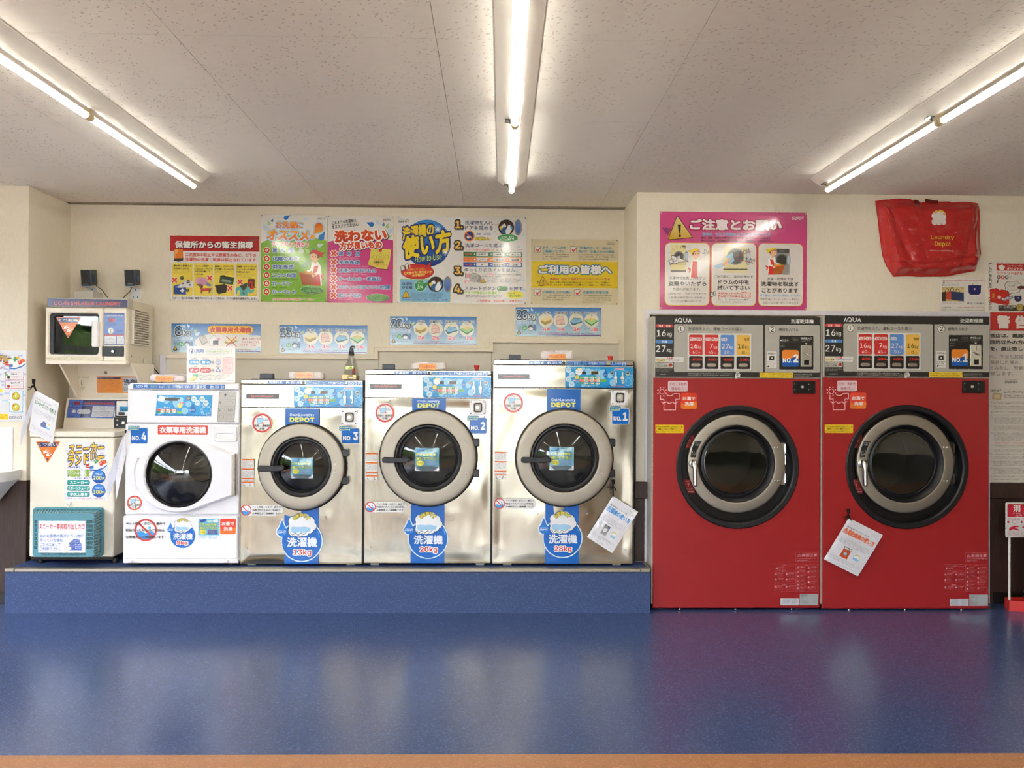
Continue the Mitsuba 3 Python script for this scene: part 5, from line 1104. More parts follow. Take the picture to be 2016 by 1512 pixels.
def sneaker_unit():
    # washer
    K = 'sneaker_washer'; Y = 4.85; F = Frame(141, 970, Y); X, Z = F.x, F.z
    zt = Z(848); yb = 5.30; x0, x1 = X(58.2), X(224.8)
    put(K + '__cabinet', box(x0, x1, Y, yb + .04, Z(1098), Z(861), .006), 'cream_enamel')
    put(K + '__lid', box(x0 - .001, x1 + .001, Y - .006, 5.25, Z(859.5), zt, .006), 'cream_enamel')
    put(K + '__base', box(x0 + .005, x1 - .006, Y + .01, yb, Z(1104), Z(1098.5)), 'black_plastic')
    for px in (75, 222):
        for yy in (Y + .04, yb - .05):
            put(K + '__caster', cat(box(X(px) - .012, X(px) + .012, yy - .012, yy + .012, PZ + .02, Z(1103)), turn_z([(1e-5, PZ - .004), (.018, PZ - .004), (.020, PZ + .008), (.016, PZ + .024), (1e-5, PZ + .025)], X(px), yy)), 'black_rubber')
    # console at its back
    G = Frame(175, 812, 5.235); gx, gz = G.x, G.z; bz = zt - .001
    xa, xb, ze = gx(124.4), gx(281), gz(783)
    V = np.array([[xa, 5.235, bz], [xb, 5.235, bz], [xb + .0, 5.262, ze], [xa + .009, 5.262, ze], [xa, yb + .05, bz], [xb, yb + .05, bz], [xb, yb + .05, ze], [xa + .009, yb + .05, ze]])
    put(K + '__console', (V, np.array([[0, 1, 2], [0, 2, 3], [4, 6, 5], [4, 7, 6], [0, 3, 7], [0, 7, 4], [1, 5, 6], [1, 6, 2], [3, 2, 6], [3, 6, 7]])), 'cream_enamel', False)
    fv = np.array([0, 5.262 - 5.235, ze - bz]); fv = -fv / np.linalg.norm(fv)
    O = np.array([gx(175), 5.2475, (bz + ze) / 2]); Fs = Frame(175, 812.5, O=O, U=[1, 0, 0], V=fv, scale=G.k)
    p = Print(Fs, 80, 700, 9.45)
    p.p([(492, 808), (1380, 812), (1346, 1162), (460, 1156)], '#8f97b8'); p.p([(498, 814), (1374, 818), (1340, 1156), (466, 1150)], '#4e6cba')
    p.p([(756, 820), (1374, 820), (1366, 912), (748, 910)], '#33325c'); p.p([(748, 926), (950, 928), (930, 1142), (724, 1140)], '#33325c')
    skewed_coin(p, 770, 862, 1345, 902, 'SNEAKER WASHER', '#cf4a3a')
    p.r(598, 848, 706, 906, '#7c2430', 6); p.t('88', 622, 860, 684, 896, '#a83a44', kind='b'); p.l([(572, 848), (572, 906)], 4, '#26305c')
    p.g(505, 852, 560, 900, 2, '#27305e', .5); p.g(490, 950, 720, 972, 1, '#27305e', .8); p.g(560, 914, 690, 928, 1, '#27305e', .8)
    p.p([(945, 934), (1352, 936), (1330, 1138), (932, 1134)], '#c9cbd2'); p.l([(935, 1034), (1348, 1036)], 4, '#4e6cba'); p.g(964, 948, 1330, 1020, 3, '#5c6070', .5, .5); p.g(956, 1046, 1310, 1126, 4, '#5c6070', .5, .5)
    p.c(596, 1032, 38, '#b9bcc8'); p.c(596, 1032, 20, '#e4e2da'); p.r(662, 990, 906, 1080, '#c3c6d0', 42); p.p([(690, 1050), (706, 1032), (690, 1014)], '#2a2f4e'); p.g(740, 1002, 890, 1066, 3, '#4c5064', .5)
    p.t('AQUA', 500, 1112, 604, 1138, '#26305c', kind='l'); put_print(K + '__console__overlay', p, .0008)
    # coin unit on the console's right
    q = lambda u, v: (80 + u / 9.45, 700 + v / 9.45)
    fx = lambda u: Fs.x(q(u, 0)[0]); yc = 5.232
    fz = lambda v: gz(q(0, v)[1])
    put(K + '__coin_unit', cat(slab(rrect(fx(1366), fx(1760), fz(1350), fz(1150), .004), yc, 5.27, .002), slab(rrect(fx(1388), fx(1760), fz(1140), fz(822), .006).difference(rrect(fx(1404), fx(1750), fz(1124), fz(838), .004)), yc, 5.29, .002)), 'black_plastic')
    put(K + '__coin_unit__face', slab(rrect(fx(1404), fx(1750), fz(1124), fz(838), .004), yc + .004, 5.29, .002), 'white_plastic')
    for u, v in ((1430, 1200), (1430, 1292)): put(K + '__coin_unit__screw', ball((fx(u), yc - .001, fz(v)), .005, 2, (1, .5, 1)), 'white_plastic')
    put(K + '__coin_unit__lock', lathe([(.0105, yc + .001), (.0105, yc - .008), (.008, yc - .010), (1e-5, yc - .010)], fx(1550), fz(1250), 24), 'chrome')
    put(K + '__coin_unit__return_mouth', slab(rrect(fx(1450), fx(1566), fz(1108), fz(1050), .004), yc + .001, yc + .006), 'black_plastic')
    p = Print(Frame(175, 812.5, O=[gx(175), yc + .004, G.z(812.5)], scale=G.k), 80, 700, 9.45); p.r(1466, 944, 1700, 1040, '#3f8fc4', 4); p.t('¥200', 1506, 984, 1680, 1026, '#1c3458', kind='b'); p.r(1590, 838, 1700, 940, '#cfd3d8'); put_print(K + '__coin_unit__price', p, .0006)
    # stickers
    p = Print(F, 0, 680, 4.723); triangle_sign(p, [(338, 896), (548, 896), (440, 1080)], 'くつ洗い', (352, 900, 528, 934)); put_print(K + '__cabinet__shoe_wash_sticker', p, .0006)
    p = Print(F, 0, 680, 4.723); sneaker_poster(p, 605, 892); put_print(K + '__cabinet__sneaker_sticker', p, .0006)
    tag(K, 'cream top-loading sneaker washer with a blue basket hung on its front', 'washing machine')
    # suction hook
    F3 = lambda u, v: (0 + u / 4.723, 900 + v / 4.723)
    c = F3(648, 430); put('suction_hook__cup', lathe([(.0125, Y - .001), (.012, Y - .006), (.006, Y - .012), (1e-5, Y - .013)], X(c[0]), Z(c[1]), 24), 'white_plastic')
    e = F3(655, 462); put('suction_hook__wire', tube([(X(c[0]), Y - .012, Z(c[1]) - .004), (X(c[0]) + .004, Y - .013, Z(c[1] + 3)), (X(e[0]) - .004, Y - .022, Z(e[1] + 1)), (X(e[0]) - .010, Y - .026, Z(e[1] - 1))], .0018, 6), 'white_plastic')
    tag('suction_hook', 'white suction hook holding the blue basket on the sneaker washer', 'hook')
    # basket hung bottom outwards
    K = 'storage_basket'; yr, yf = Y - .010, Y - .135
    R = (X(68.5), X(206), Z(1096), Z(998.5)); Ff = Frame(125, 1053, yf); B = (Ff.x(66), Ff.x(184.5), Ff.z(1096), Ff.z(1010.5))
    rim = rrect(*R, .02); put(K + '__rim', cat(slab(rim.difference(rrect(R[0] + .014, R[1] - .014, R[2] + .014, R[3] - .014, .014)), yr - .012, yr + .006, .004)), 'basket_teal')
    holes = []
    bx0, bx1, bz0, bz1 = B; u = lambda a: Ff.x(F3(a, 0)[0]); w = lambda b: Ff.z(F3(0, b)[1])
    for r_, (v0, v1) in enumerate(((585, 615), (625, 655), (665, 695), (705, 735), (745, 775), (785, 815), (825, 852))):
        for a in (322, 336, *range(806, 868, 13)): holes.append([(u(a), w(v1)), (u(a + 8), w(v1)), (u(a + 8), w(v0)), (u(a), w(v0))])
    for a in range(386, 800, 16): holes.append([(u(a), w(914)), (u(a + 7), w(914)), (u(a + 7), w(892)), (u(a), w(892))])
    for a in range(376, 800, 54):
        for v0, v1 in ((530, 556), (562, 588)): holes.append([(u(a), w(v1)), (u(a + 48), w(v1)), (u(a + 48), w(v0)), (u(a), w(v0))]) if False else None
    holes = [h for h in holes if h]
    bottom = rrect(*B, .012).difference(shapely.union_all([Polygon(h) for h in holes]))
    put(K + '__bottom', slab(bottom, yf, yf + .004, .001), 'basket_teal')
    sides = []
    def rib(p0, p1, t, th):
        p0, p1, t = np.array(p0), np.array(p1), np.array(t); n = np.cross(p1 - p0, t); n = n / np.linalg.norm(n) * th
        V = np.array([p0 - t, p0 + t, p1 + t, p1 - t, p0 - t + n, p0 + t + n, p1 + t + n, p1 - t + n]); return V, np.array([[0, 1, 2], [0, 2, 3], [4, 6, 5], [4, 7, 6], [0, 3, 7], [0, 7, 4], [1, 5, 6], [1, 6, 2], [0, 4, 5], [0, 5, 1], [3, 2, 6], [3, 6, 7]])
    nz, nx = 15, 22
    for i in range(nz):
        a = (i + .5) / nz
        for bx, rx in ((B[0], R[0] + .012), (B[1], R[1] - .012)): sides.append(rib((bx, yf, B[2] + a * (B[3] - B[2])), (rx, yr, R[2] + .012 + a * (R[3] - R[2] - .024)), (0, 0, (B[3] - B[2]) / nz * .28), .003))
    for i in range(nx):
        a = (i + .5) / nx
        for bz, rz in ((B[2], R[2] + .012), (B[3], R[3] - .012)): sides.append(rib((B[0] + a * (B[1] - B[0]), yf, bz), (R[0] + .012 + a * (R[1] - R[0] - .024), yr, rz), ((B[1] - B[0]) / nx * .30, 0, 0), .003))
    for t in (.04, .5, .96):
        q = [(1 - t) * np.array(B) + t * (np.array(R) + [.012, -.012, .012, -.012])][0]; y = yf + t * (yr - yf)
        sides.append(slab(rrect(*q, .012).difference(rrect(q[0] + .003, q[1] - .003, q[2] + .003, q[3] - .003, .010)), y - .006, y + .006))
    put(K + '__sides', cat(sides), 'basket_teal')
    p = Print(Ff, 0, 900, 4.723)
    p.t('スニーカー専用取り出しカゴ', 364, 615, 790, 670, '#c23a34', .02)
    for i, (s, x1_) in enumerate((('前のお客様の靴がドラム内に', 774), ('残っていた場合、', 598), ('こちらに出して', 566), ('ご利用下さい。', 566))): p.t(s, 372, 716 + i * 40, x1_, 750 + i * 40, '#4a78a8', .015)
    for dx, dy in ((0, 0), (18, 34)):
        p.p([(606 + dx, 818 + dy), (640 + dx, 800 + dy), (690 + dx, 762 + dy), (742 + dx, 768 + dy), (744 + dx, 836 + dy), (610 + dx, 836 + dy)], '#3d5fae'); p.p([(606 + dx, 816 + dy), (640 + dx, 800 + dy), (652 + dx, 826 + dy), (608 + dx, 832 + dy)], '#e6e2da'); p.l([(606 + dx, 836 + dy), (744 + dx, 836 + dy)], 9, '#d8cfc0')
        for i in range(5):
            for j in range(3): p.c(690 + dx + i * 11, 776 + dy + j * 18, 4, '#c9d6ec', n=6)
        for i in range(4): p.l([(640 + dx + i * 12, 802 + dy - i * 9), (656 + dx + i * 12, 812 + dy - i * 9)], 4, '#b9b09a')
    put_print(K + '__notice_card', p, .0020, body=board(Ff, *F3(358, 592), *F3(796, 890), .0018, 0.0, .006), body_col='#e0e0ea')
    tag(K, 'teal plastic basket with a notice card, hung on the sneaker washer', 'basket')
    # dryer on its stand
    K = 'sneaker_dryer'; Y = 4.97; F = Frame(170, 655, Y); X, Z = F.x, F.z; S = lambda u, v: (u / 6.048, 500 + v / 6.048); yb = 5.335
    x0, x1 = X(89.5), X(250.5)
    put(K + '__cabinet', slab(rrect(x0 + .004, x1, Z(714), Z(588)).difference(rrect(X(S(618, 0)[0]), X(S(1178, 0)[0]), Z(S(0, 1200)[1]), Z(S(0, 706)[1]))), Y + .018, yb), 'cream_dull')
    win = rrect(X(S(588, 0)[0]), X(S(1173, 0)[0]), Z(S(0, 1200)[1]), Z(S(0, 706)[1]), .016)
    put(K + '__front', slab(rrect(X(204.5), X(248.5), Z(711.5), Z(604.5), .004), Y, Y + .03, .004), 'cream_enamel')
    put(K + '__door', slab(rrect(X(89.3), X(203.6), Z(711.5), Z(604.5), .010).difference(win), Y - .004, Y + .03, .007), 'cream_enamel')
    put(K + '__door__frame', slab(win.difference(rrect(X(S(640, 0)[0]), X(S(1163, 0)[0]), Z(S(0, 1186)[1]), Z(S(0, 736)[1]), .012)), Y + .004, Y + .028, .002), 'black_rubber')
    put(K + '__door__glass', slab(rrect(X(S(630, 0)[0]), X(S(1168, 0)[0]), Z(S(0, 1190)[1]), Z(S(0, 726)[1]), .012), Y + .0125, Y + .0125, 0, False), 'shade_tint_glass', False)
    ca, cb, cc, cd = X(S(622, 0)[0]), X(S(1172, 0)[0]), Z(S(0, 1192)[1]), Z(S(0, 718)[1]); y0_, y1_ = Y + .019, Y + .30
    put(K + '__chamber', cat(box(ca - .003, ca, y0_, y1_, cc, cd), box(cb, cb + .003, y0_, y1_, cc, cd), box(ca, cb, y0_, y1_, cc - .003, cc), box(ca, cb, y0_, y1_, cd, cd + .003), box(ca, cb, y1_, y1_ + .003, cc, cd)), 'dusty_drum')
    put(K + '__door__handle', slab(rrect(X(S(1112, 0)[0]), X(S(1192, 0)[0]), Z(S(0, 1110)[1]), Z(S(0, 798)[1]), .009), Y - .026, Y - .003, .006), 'white_plastic')
    put(K + '__bottom_rail', box(X(91.5), X(251), Y - .012, Y + .03, Z(718), Z(711), .003), 'cream_enamel')
    FH = Frame(172, 595, Y - .015); put(K + '__header', slab(rrect(FH.x(92.6), FH.x(252), FH.z(604.6), FH.z(586.3)), Y - .015, Y + .05, .003), 'grey_enamel')
    p = Print(FH, 0, 500, 6.048); p.p([(568, 534), (1518, 542), (1518, 630), (568, 624)], '#3f3f66'); skewed_coin(p, 642, 566, 1440, 612, 'SNEAKER LAUNDRY', '#d0533e'); put_print(K + '__header__lettering', p, .0006)
    p = Print(F, 0, 500, 6.048)
    p.r(1236, 696, 1482, 1084, '#44528c'); p.r(1242, 740, 1476, 952, '#5a76b4'); skewed_coin(p, 1248, 722, 1470, 738, 'SNEAKER DRYER', '#dfe2ea')
    p.r(1290, 764, 1364, 804, '#a02a34', 4); p.c(1352, 784, 14, '#f04848'); p.t('AQUA', 1398, 778, 1460, 792, '#36446e', kind='l'); p.g(1262, 752, 1400, 762, 1, '#36446e', .8); p.g(1262, 808, 1400, 820, 1, '#36446e', .8)
    p.t('20', 1254, 824, 1296, 850, '#2a3558', kind='l'); p.t('分', 1300, 836, 1312, 850, '#2a3558', .0); p.t('/100', 1316, 824, 1376, 852, '#2a3558', kind='l'); p.t('円', 1380, 836, 1394, 850, '#2a3558', .0)
    p.c(1320, 912, 38, '#8a8f98'); p.c(1320, 912, 34, '#d8d8d2'); p.p([(1304, 900), (1330, 892), (1326, 908)], '#4a4a48'); p.p([(1306, 922), (1322, 918), (1328, 934), (1310, 936)], '#6a6250'); p.r(1380, 902, 1462, 922, '#48609c', 10)
    p.r(1246, 958, 1474, 976, '#b85a5c'); p.r(1246, 978, 1386, 1076, '#cfd0d2'); p.r(1392, 978, 1476, 1076, '#cfd0d2'); p.l([(1268, 1026), (1290, 1012), (1330, 1006), (1354, 1016), (1362, 1040)], 3, '#8a8c94'); p.g(1256, 1050, 1376, 1070, 2, '#8f9198', .5); p.g(1400, 990, 1466, 1066, 5, '#8f9198', .5)
    put_print(K + '__front__control_overlay', p, .0006)
    put(K + '__front__lock_plate', slab(rrect(X(S(1222, 0)[0]), X(S(1478, 0)[0]), Z(S(0, 1220)[1]), Z(S(0, 1098)[1]), .003), Y - .006, Y + .002, .002), 'black_plastic')
    c = S(1352, 1160); put(K + '__front__lock_ring', lathe([(.0135, Y - .005), (.0125, Y - .010), (.009, Y - .010)], X(c[0]), Z(c[1]), 28), 'black_rubber')
    put(K + '__front__lock', lathe([(.0085, Y - .006), (.0085, Y - .011), (.007, Y - .013), (1e-5, Y - .013)], X(c[0]), Z(c[1]), 24), 'chrome')
    p = Print(Frame(170, 655, O=F.O - [0, .004, 0], scale=F.k), 0, 500, 6.048); p.r(552, 1232, 1202, 1282, '#d9cfb8'); p.g(560, 1246, 644, 1260, 1, '#8a8474', .8); p.g(664, 1240, 800, 1268, 2, '#958e7e', .5); p.g(850, 1240, 1000, 1268, 2, '#958e7e', .5); p.g(1036, 1240, 1195, 1274, 3, '#a49d8b', .5); put_print(K + '__door__small_print', p, .0006)
    p = Print(Frame(170, 655, O=F.O + [0, .0115, 0], scale=F.k), 0, 500, 6.048); triangle_sign(p, [(664, 756), (940, 756), (800, 996)], 'くつ乾燥', (686, 770, 914, 806)); put_print(K + '__door__shoe_dry_sticker', p, .0006)
    # slatted vent hood on its right side
    za, zb = Z(606), Z(676)
    v = [box(x1, x1 + .018, Y + .05, Y + .062, zb, za, .003), box(x1, x1 + .018, Y + .275, Y + .287, zb, za - .01, .003)] + [box(x1 + .002, x1 + .017, Y + .05, Y + .285, zb + (za - zb) * i / 14 - .002, zb + (za - zb) * i / 14 + .003) for i in range(15)]
    put(K + '__vent_hood', cat(v), 'clear_resin')
    for k in range(4): put(K + '__vent_hood__slot', box(x1 - .002, x1 + .0035, Y + .10 + .035 * k, Y + .112 + .035 * k, zb + .03, za - .03), 'cream_dull')
    for yy, zz in ((Y + .21, Z(709)), (Y + .18, Z(700)), (Y + .24, Z(723 - 8)), (Y + .06, Z(700))): put(K + '__cabinet__screw', ball((x1, yy, zz), .004, 1, (.5, 1, 1)), 'steel_dark')
    put(K + '__cabinet__keyhole', box(x1 - .002, x1 + .001, Y + .232, Y + .242, Z(712), Z(702), .001), 'black_plastic')
    # stand: two flanges and a sloping back plate
    zd = Z(714.5); zc = ze
    for px, sg in ((117, 1), (262, -1)):
        xx = Frame(px, 722, Y + .05).x(px)
        V = np.array([(xx, Y + .03, zd), (xx, 5.225, zc), (xx, 5.33, zc), (xx, 5.33, zd)]); W = V + [sg * .012, 0, 0]
        put(K + '__stand_flange', (np.vstack([V, W]), np.array([[0, 1, 2], [0, 2, 3], [4, 6, 5], [4, 7, 6], [0, 4, 5], [0, 5, 1], [1, 5, 6], [1, 6, 2], [2, 6, 7], [2, 7, 3], [3, 7, 4], [3, 4, 0]])), 'cream_enamel', False)
    xa_, xb_ = Frame(141, 722, 5.2).x(141), Frame(262, 722, Y + .05).x(262)
    V = np.array([(xa_, 5.20, zd), (xb_, 5.20, zd), (xb_, 5.262, zc), (xa_ - .02, 5.262, zc)]); W = V + [0, .01, 0]
    put(K + '__stand_plate', (np.vstack([V, W]), np.array([[0, 2, 1], [0, 3, 2], [4, 5, 6], [4, 6, 7], [0, 1, 5], [0, 5, 4], [2, 3, 7], [2, 7, 6], [0, 4, 7], [0, 7, 3], [1, 2, 6], [1, 6, 5]])), 'cream_enamel', False)
    mid = (V[0] + V[2]) / 2; vd = V[3] + [.02, 0, 0] - V[0]; vd[0] = 0; vd /= np.linalg.norm(vd)
    m0 = at(200, 750, 5.231); Fp = Frame(200, 750, O=[m0[0], 5.231, (zd + zc) / 2], U=[1, 0, 0], V=vd, scale=5.231 / 1650)
    p = Print(Fp, 80, 700, 9.45)
    p.t('AQUA', 628, 396, 744, 422, '#6a6558', kind='l'); p.g(778, 396, 920, 416, 1, '#6a6558', .8); p.l([(772, 470), (760, 556)], 20, '#857e6c'); p.g(706, 592, 816, 656, 4, '#8f8978', .4); put_print(K + '__stand_plate__lettering', p, .0008)
    p = Print(Fp, 80, 700, 9.45); p.c(1230, 310, 28, '#77705f'); put_print(K + '__stand_plate__lock', p, .0008); p = Print(Fp, 80, 700, 9.45)
    p.p([(1054, 384), (1900, 384), (1900, 706), (1026, 702)], '#d98a45'); p.p([(1072, 398), (1490, 402), (1486, 436), (1066, 432)], '#3c3558'); p.g(1100, 408, 1440, 426, 1, '#a79ab0', .8); p.g(1070, 446, 1476, 690, 7, '#8a5424', .35, .4)
    p.p([(1530, 404), (1900, 404), (1900, 690), (1508, 688)], '#b3b6bd'); p.t('洗剤', 1534, 438, 1780, 556, '#2c3040', .03); p.t('自動', 1524, 588, 1664, 662, '#3c4050', .0)
    put_print(K + '__stand_plate__label', p, .0008)
    tag(K, 'cream coin sneaker dryer on a stand above the sneaker washer', 'dryer')
    # grey box, speakers, their shelves and wires
    S1 = S
    FB_ = Frame(163, 580, 5.27); put('junction_box', cat(box(FB_.x(145), FB_.x(182.5), 5.27, YB, FB_.z(590), FB_.z(572.3), .002), box(FB_.x(150), FB_.x(153), 5.268, 5.28, FB_.z(572.5), FB_.z(571.7)), box(FB_.x(172), FB_.x(175), 5.268, 5.28, FB_.z(572.5), FB_.z(571.7))), 'grey_box'); tag('junction_box', 'plain grey box on the wall behind the left speaker', 'box')
    for i, (u0, lab) in enumerate(((0, 'small black desk speaker, left of the two, over the grey box'), (521, 'small black desk speaker, right of the two, on a bare wall bracket'))):
        K = 'desk_speaker' if not i else 'desk_speaker_001'; yf = 5.255; Fq = Frame(170 + u0 / 6.048, 545, yf); q = lambda u, v: (Fq.x(S(u + u0, 0)[0]), Fq.z(S(0, v)[1]))
        a, b = q(968, 372), q(1086, 176); d = .095; cen = [(a[0] + b[0]) / 2, yf, (a[1] + b[1]) / 2]
        tilt = lambda m: rot_about(m, [1, 0, 0], 9, [cen[0], yf + d / 2, a[1]])
        put(K + '__cabinet', tilt(box(a[0] + .002, b[0] - .002, yf + .006, yf + d, a[1] + .004, b[1], .004)), 'black_plastic')
        put(K + '__trim', tilt(slab(rrect(a[0], b[0], a[1] + .002, b[1], .004).difference(rrect(a[0] + .003, b[0] - .003, a[1] + .008, b[1] - .003, .003)), yf + .002, yf + .010, .001)), 'blue_plastic')
        put(K + '__grille', tilt(slab(rrect(a[0] + .002, b[0] - .002, a[1] + .007, b[1] - .002, .003), yf, yf + .006, .001)), 'black_rubber')
        v, f = lathe([(.021, 0), (.021, -.003), (.017, -.003), (.015, 0)], 0, 0, 30); v = np.column_stack([b[0] - .002 - v[:, 1], yf + d * .52 + v[:, 0] * .72, (a[1] + b[1]) / 2 + v[:, 2] * 1.1]); put(K + '__driver_ring', tilt((v, f)), 'blue_plastic')
        v, f = slab(disc(0, 0, .015, 24), -.001, .001); v = np.column_stack([b[0] - .0015 - v[:, 1], yf + d * .52 + v[:, 0] * .72, (a[1] + b[1]) / 2 + v[:, 2] * 1.1]); put(K + '__driver_cone', tilt((v, f)), 'black_rubber')
        p = Print(Frame(0, 0, O=[a[0], yf, a[1]], scale=1.0)); w = b[0] - a[0]; p.g(w * .22, -.016, w * .78, -.0115, 1, '#a9abb0', .9)
        (v, f), col = p.build(.0008); scene[K + '__badge'] = mikit.ply(trimesh.Trimesh(*tilt((v, f)), process=False), 'print_satin', smooth=False, color=col)
        tag(K, lab, 'speaker', 'desk speakers on the wall')
        B_ = 'wall_bracket' if not i else 'wall_bracket_001'
        bw = Frame(1617 / 6.048, 575, YB); cxp = bw.x((1100 if not i else 1618) / 6.048); zt_ = a[1] - .002; h_ = bw.z(500 + 540 / 6.048)
        put(B_, cat(box(cxp - .028, cxp + .028, YB - .003, YB - .0005, h_, zt_, .0008), box(cxp - .028, cxp + .028, YB - .115, YB - .001, zt_ - .0015, zt_ + .001, .0005)), 'bracket_steel')
        for dx, v in ((0, 428), (-.015, 515), (.013, 515)): put(B_ + '__screw', ball((cxp + dx, YB - .003, bw.z(500 + v / 6.048)), .004, 1, (1, .5, 1)), 'steel_dark')
        tag(B_, ('pale steel bracket under the left speaker, partly behind the grey box', 'pale steel bracket with three screws under the right speaker')[i], 'bracket')
    w1 = Frame(200, 570, 5.33); P = lambda u, v, y: (w1.x(u / 6.048), y, w1.z(500 + v / 6.048))
    for k, pts, lab in (('speaker_wire', [P(1130, 372, 5.34), P(1180, 420, 5.37), P(1225, 485, 5.37), P(1268, 524, 5.36), P(1280, 545, 5.34)], 'thin black wire from the left speaker down behind the dryer'), ('speaker_wire_001', [P(1560, 384, 5.34), P(1510, 430, 5.38), P(1465, 480, 5.37), P(1437, 526, 5.36), P(1430, 545, 5.34)], 'thin black wire from the right speaker down behind the dryer')):
        t = np.linspace(0, 1, 24); pp = np.array(pts); from_ = np.linspace(0, 1, len(pp)); put(k, tube(np.stack([np.interp(t, from_, pp[:, j]) for j in range(3)], 1), .0022, 6), 'string'); tag(k, lab, 'wire')
    w2 = Frame(310, 735, 5.36); put('power_cord', tube([(w2.x(296), 5.37, w2.z(722)), (w2.x(302), 5.37, w2.z(725)), (w2.x(309), 5.37, w2.z(733)), (w2.x(315), 5.37, w2.z(742)), (w2.x(319), 5.37, w2.z(760))], .003, 6), 'string'); tag('power_cord', 'black cord running down between the dryer and the white washer', 'cord')
scene['grey_box'] = pr_((0.50, 0.48, 0.43), 0.5)
scene['bracket_steel'] = pr_((0.62, 0.66, 0.70), 0.35)
sneaker_unit()
# ---------------------------------------------------------------- posters and signs (flat printed boards on the walls)
def pins(p, x0, y0, x1, y1, r, col='#5a564e', m=1.6):
    for x in (x0 + m * r, x1 - m * r):
        for y in (y0 + m * r, y1 - m * r): p.c(x, y, r, col, n=10)
def sheet_sign(key, fr, p, rect, label, cat_='poster', col='#dcd8d0', t=.003, lift=.001, group=None, mat='print_gloss'):
    """p draws in its own crop units; rect, in those units, is the board."""
    a, b = p.px([(rect[0], rect[1])])[0], p.px([(rect[2], rect[3])])[0]
    k = put_print(key, p, lift + t + .0004, body=board(fr, a[0], a[1], b[0], b[1], t, lift), body_col=col, mat=mat)
    tag(k, label, cat_, group); return k
def depot(p, x0, y0, x1, y1, col='#6b675f'):
    h = y1 - y0; p.t('CoinLaundry', x0, y0, x1, y0 + h * .34, col, kind='l'); p.t('DEPOT', x0, y0 + h * .44, x1, y1, col, kind='k')
def warn(p, q, c1='#e6c52e', edge='#2a2620'):
    g = Polygon(q); p.geo(g.buffer(8, quad_segs=3), edge); p.geo(g.buffer(2, quad_segs=3), (c1, '#c79a24'))
    (ax, ay), (bx, by), (cx, cy) = q; mx, my = (ax + bx + cx) / 3, (ay + by + cy) / 3; h = max(by, cy) - ay
    p.p([(mx - h * .07, my - h * .28), (mx + h * .07, my - h * .28), (mx + h * .035, my + h * .10), (mx - h * .02, my + h * .10)], edge); p.c(mx + h * .02, my + h * .21, h * .06, edge)
def woman(p, x, y, s, basket=True, flip=1, scarf='#c8322f'):
    """A plain cartoon figure of a woman in a red apron."""
    M = lambda q: [(x + flip * s * a, y + s * b) for a, b in q]; C = lambda a, b, r, col, ry=None: p.c(x + flip * s * a, y + s * b, s * r, col, s * ry if ry else None)
    p.p(M([(-.10, .32), (.20, .30), (.36, .52), (.38, .82), (.42, 1.5), (-.05, 1.5), (-.02, .9), (-.14, .6)]), '#e8e4da')
    p.p(M([(-.04, .52), (.24, .50), (.30, .90), (.36, 1.5), (-.05, 1.5), (-.02, .92)]), '#c8322f')
    p.p(M([(.36, .95), (.52, .88), (.54, 1.0), (.42, 1.02), (.52, 1.18), (.44, 1.2), (.34, 1.04)]), '#c8322f')
    p.p(M([(.02, .22), (.14, .22), (.16, .36), (.07, .42), (.0, .35)]), '#e6b48e'); C(.05, .05, .24, '#e9bb96', .22)
    p.p(M([(-.20, -.06), (-.16, -.22), (.05, -.28), (.26, -.16), (.32, .06), (.20, .16), (.16, -.04), (.02, -.12)]), '#8a4a2a')
    p.p(M([(-.18, -.12), (-.08, -.28), (.14, -.30), (.34, -.18), (.56, -.16), (.42, -.02), (.44, .12), (.30, .02), (.16, -.10), (-.02, -.16)]), scarf)
    C(-.08, .04, .028, '#3a241c'); C(.09, .05, .028, '#3a241c'); p.l(M([(-.02, .14), (.05, .15)]), s * .02, '#b0583e')
    if basket:
        p.p(M([(-.06, .50), (.04, .42), (.0, .66), (-.25, .86), (-.45, .88), (-.4, .78), (-.2, .70)]), '#f0ece4'); p.p(M([(.26, .44), (.36, .52), (.30, .90), (-.0, 1.04), (-.06, .94), (.16, .82)]), '#f0ece4')
        p.p(M([(-.72, .86), (.10, .96), (.02, 1.46), (-.56, 1.46)]), '#a8562c'); p.p(M([(-.74, .82), (.12, .92), (.10, 1.0), (-.72, .92)]), '#c06a36'); p.p(M([(-.56, .86), (-.42, .74), (-.22, .84), (-.10, .80), (.0, .94)]), '#d8963c'); p.p(M([(-.58, .86), (-.5, .76), (-.4, .86)]), '#6f9a4a'); C(-.03, 1.0, .08, '#e6b48e')
def ellipse_note(p, x, y, rx, ry):
    p.c(x + 8, y + 10, rx, '#4a4a36', ry); p.c(x, y, rx, '#d8e8c8', ry); p.c(x, y, rx - 5, ('#2f8a3e', '#24702f'), ry - 5)
    for i in range(4): w = (rx * .62, rx * .8, rx * .74, rx * .55)[i]; p.g(x - w, y - ry * .62 + i * ry * .34, x + w, y - ry * .36 + i * ry * .34, 1, '#b9d89a' if i != 1 else '#d8c26a', .9, 0)
def drops(p, L):
    for x, y, r, a, c in L: p.drop(x, y, r, a, c)
FW = lambda a, b: Frame(a, b, YB)
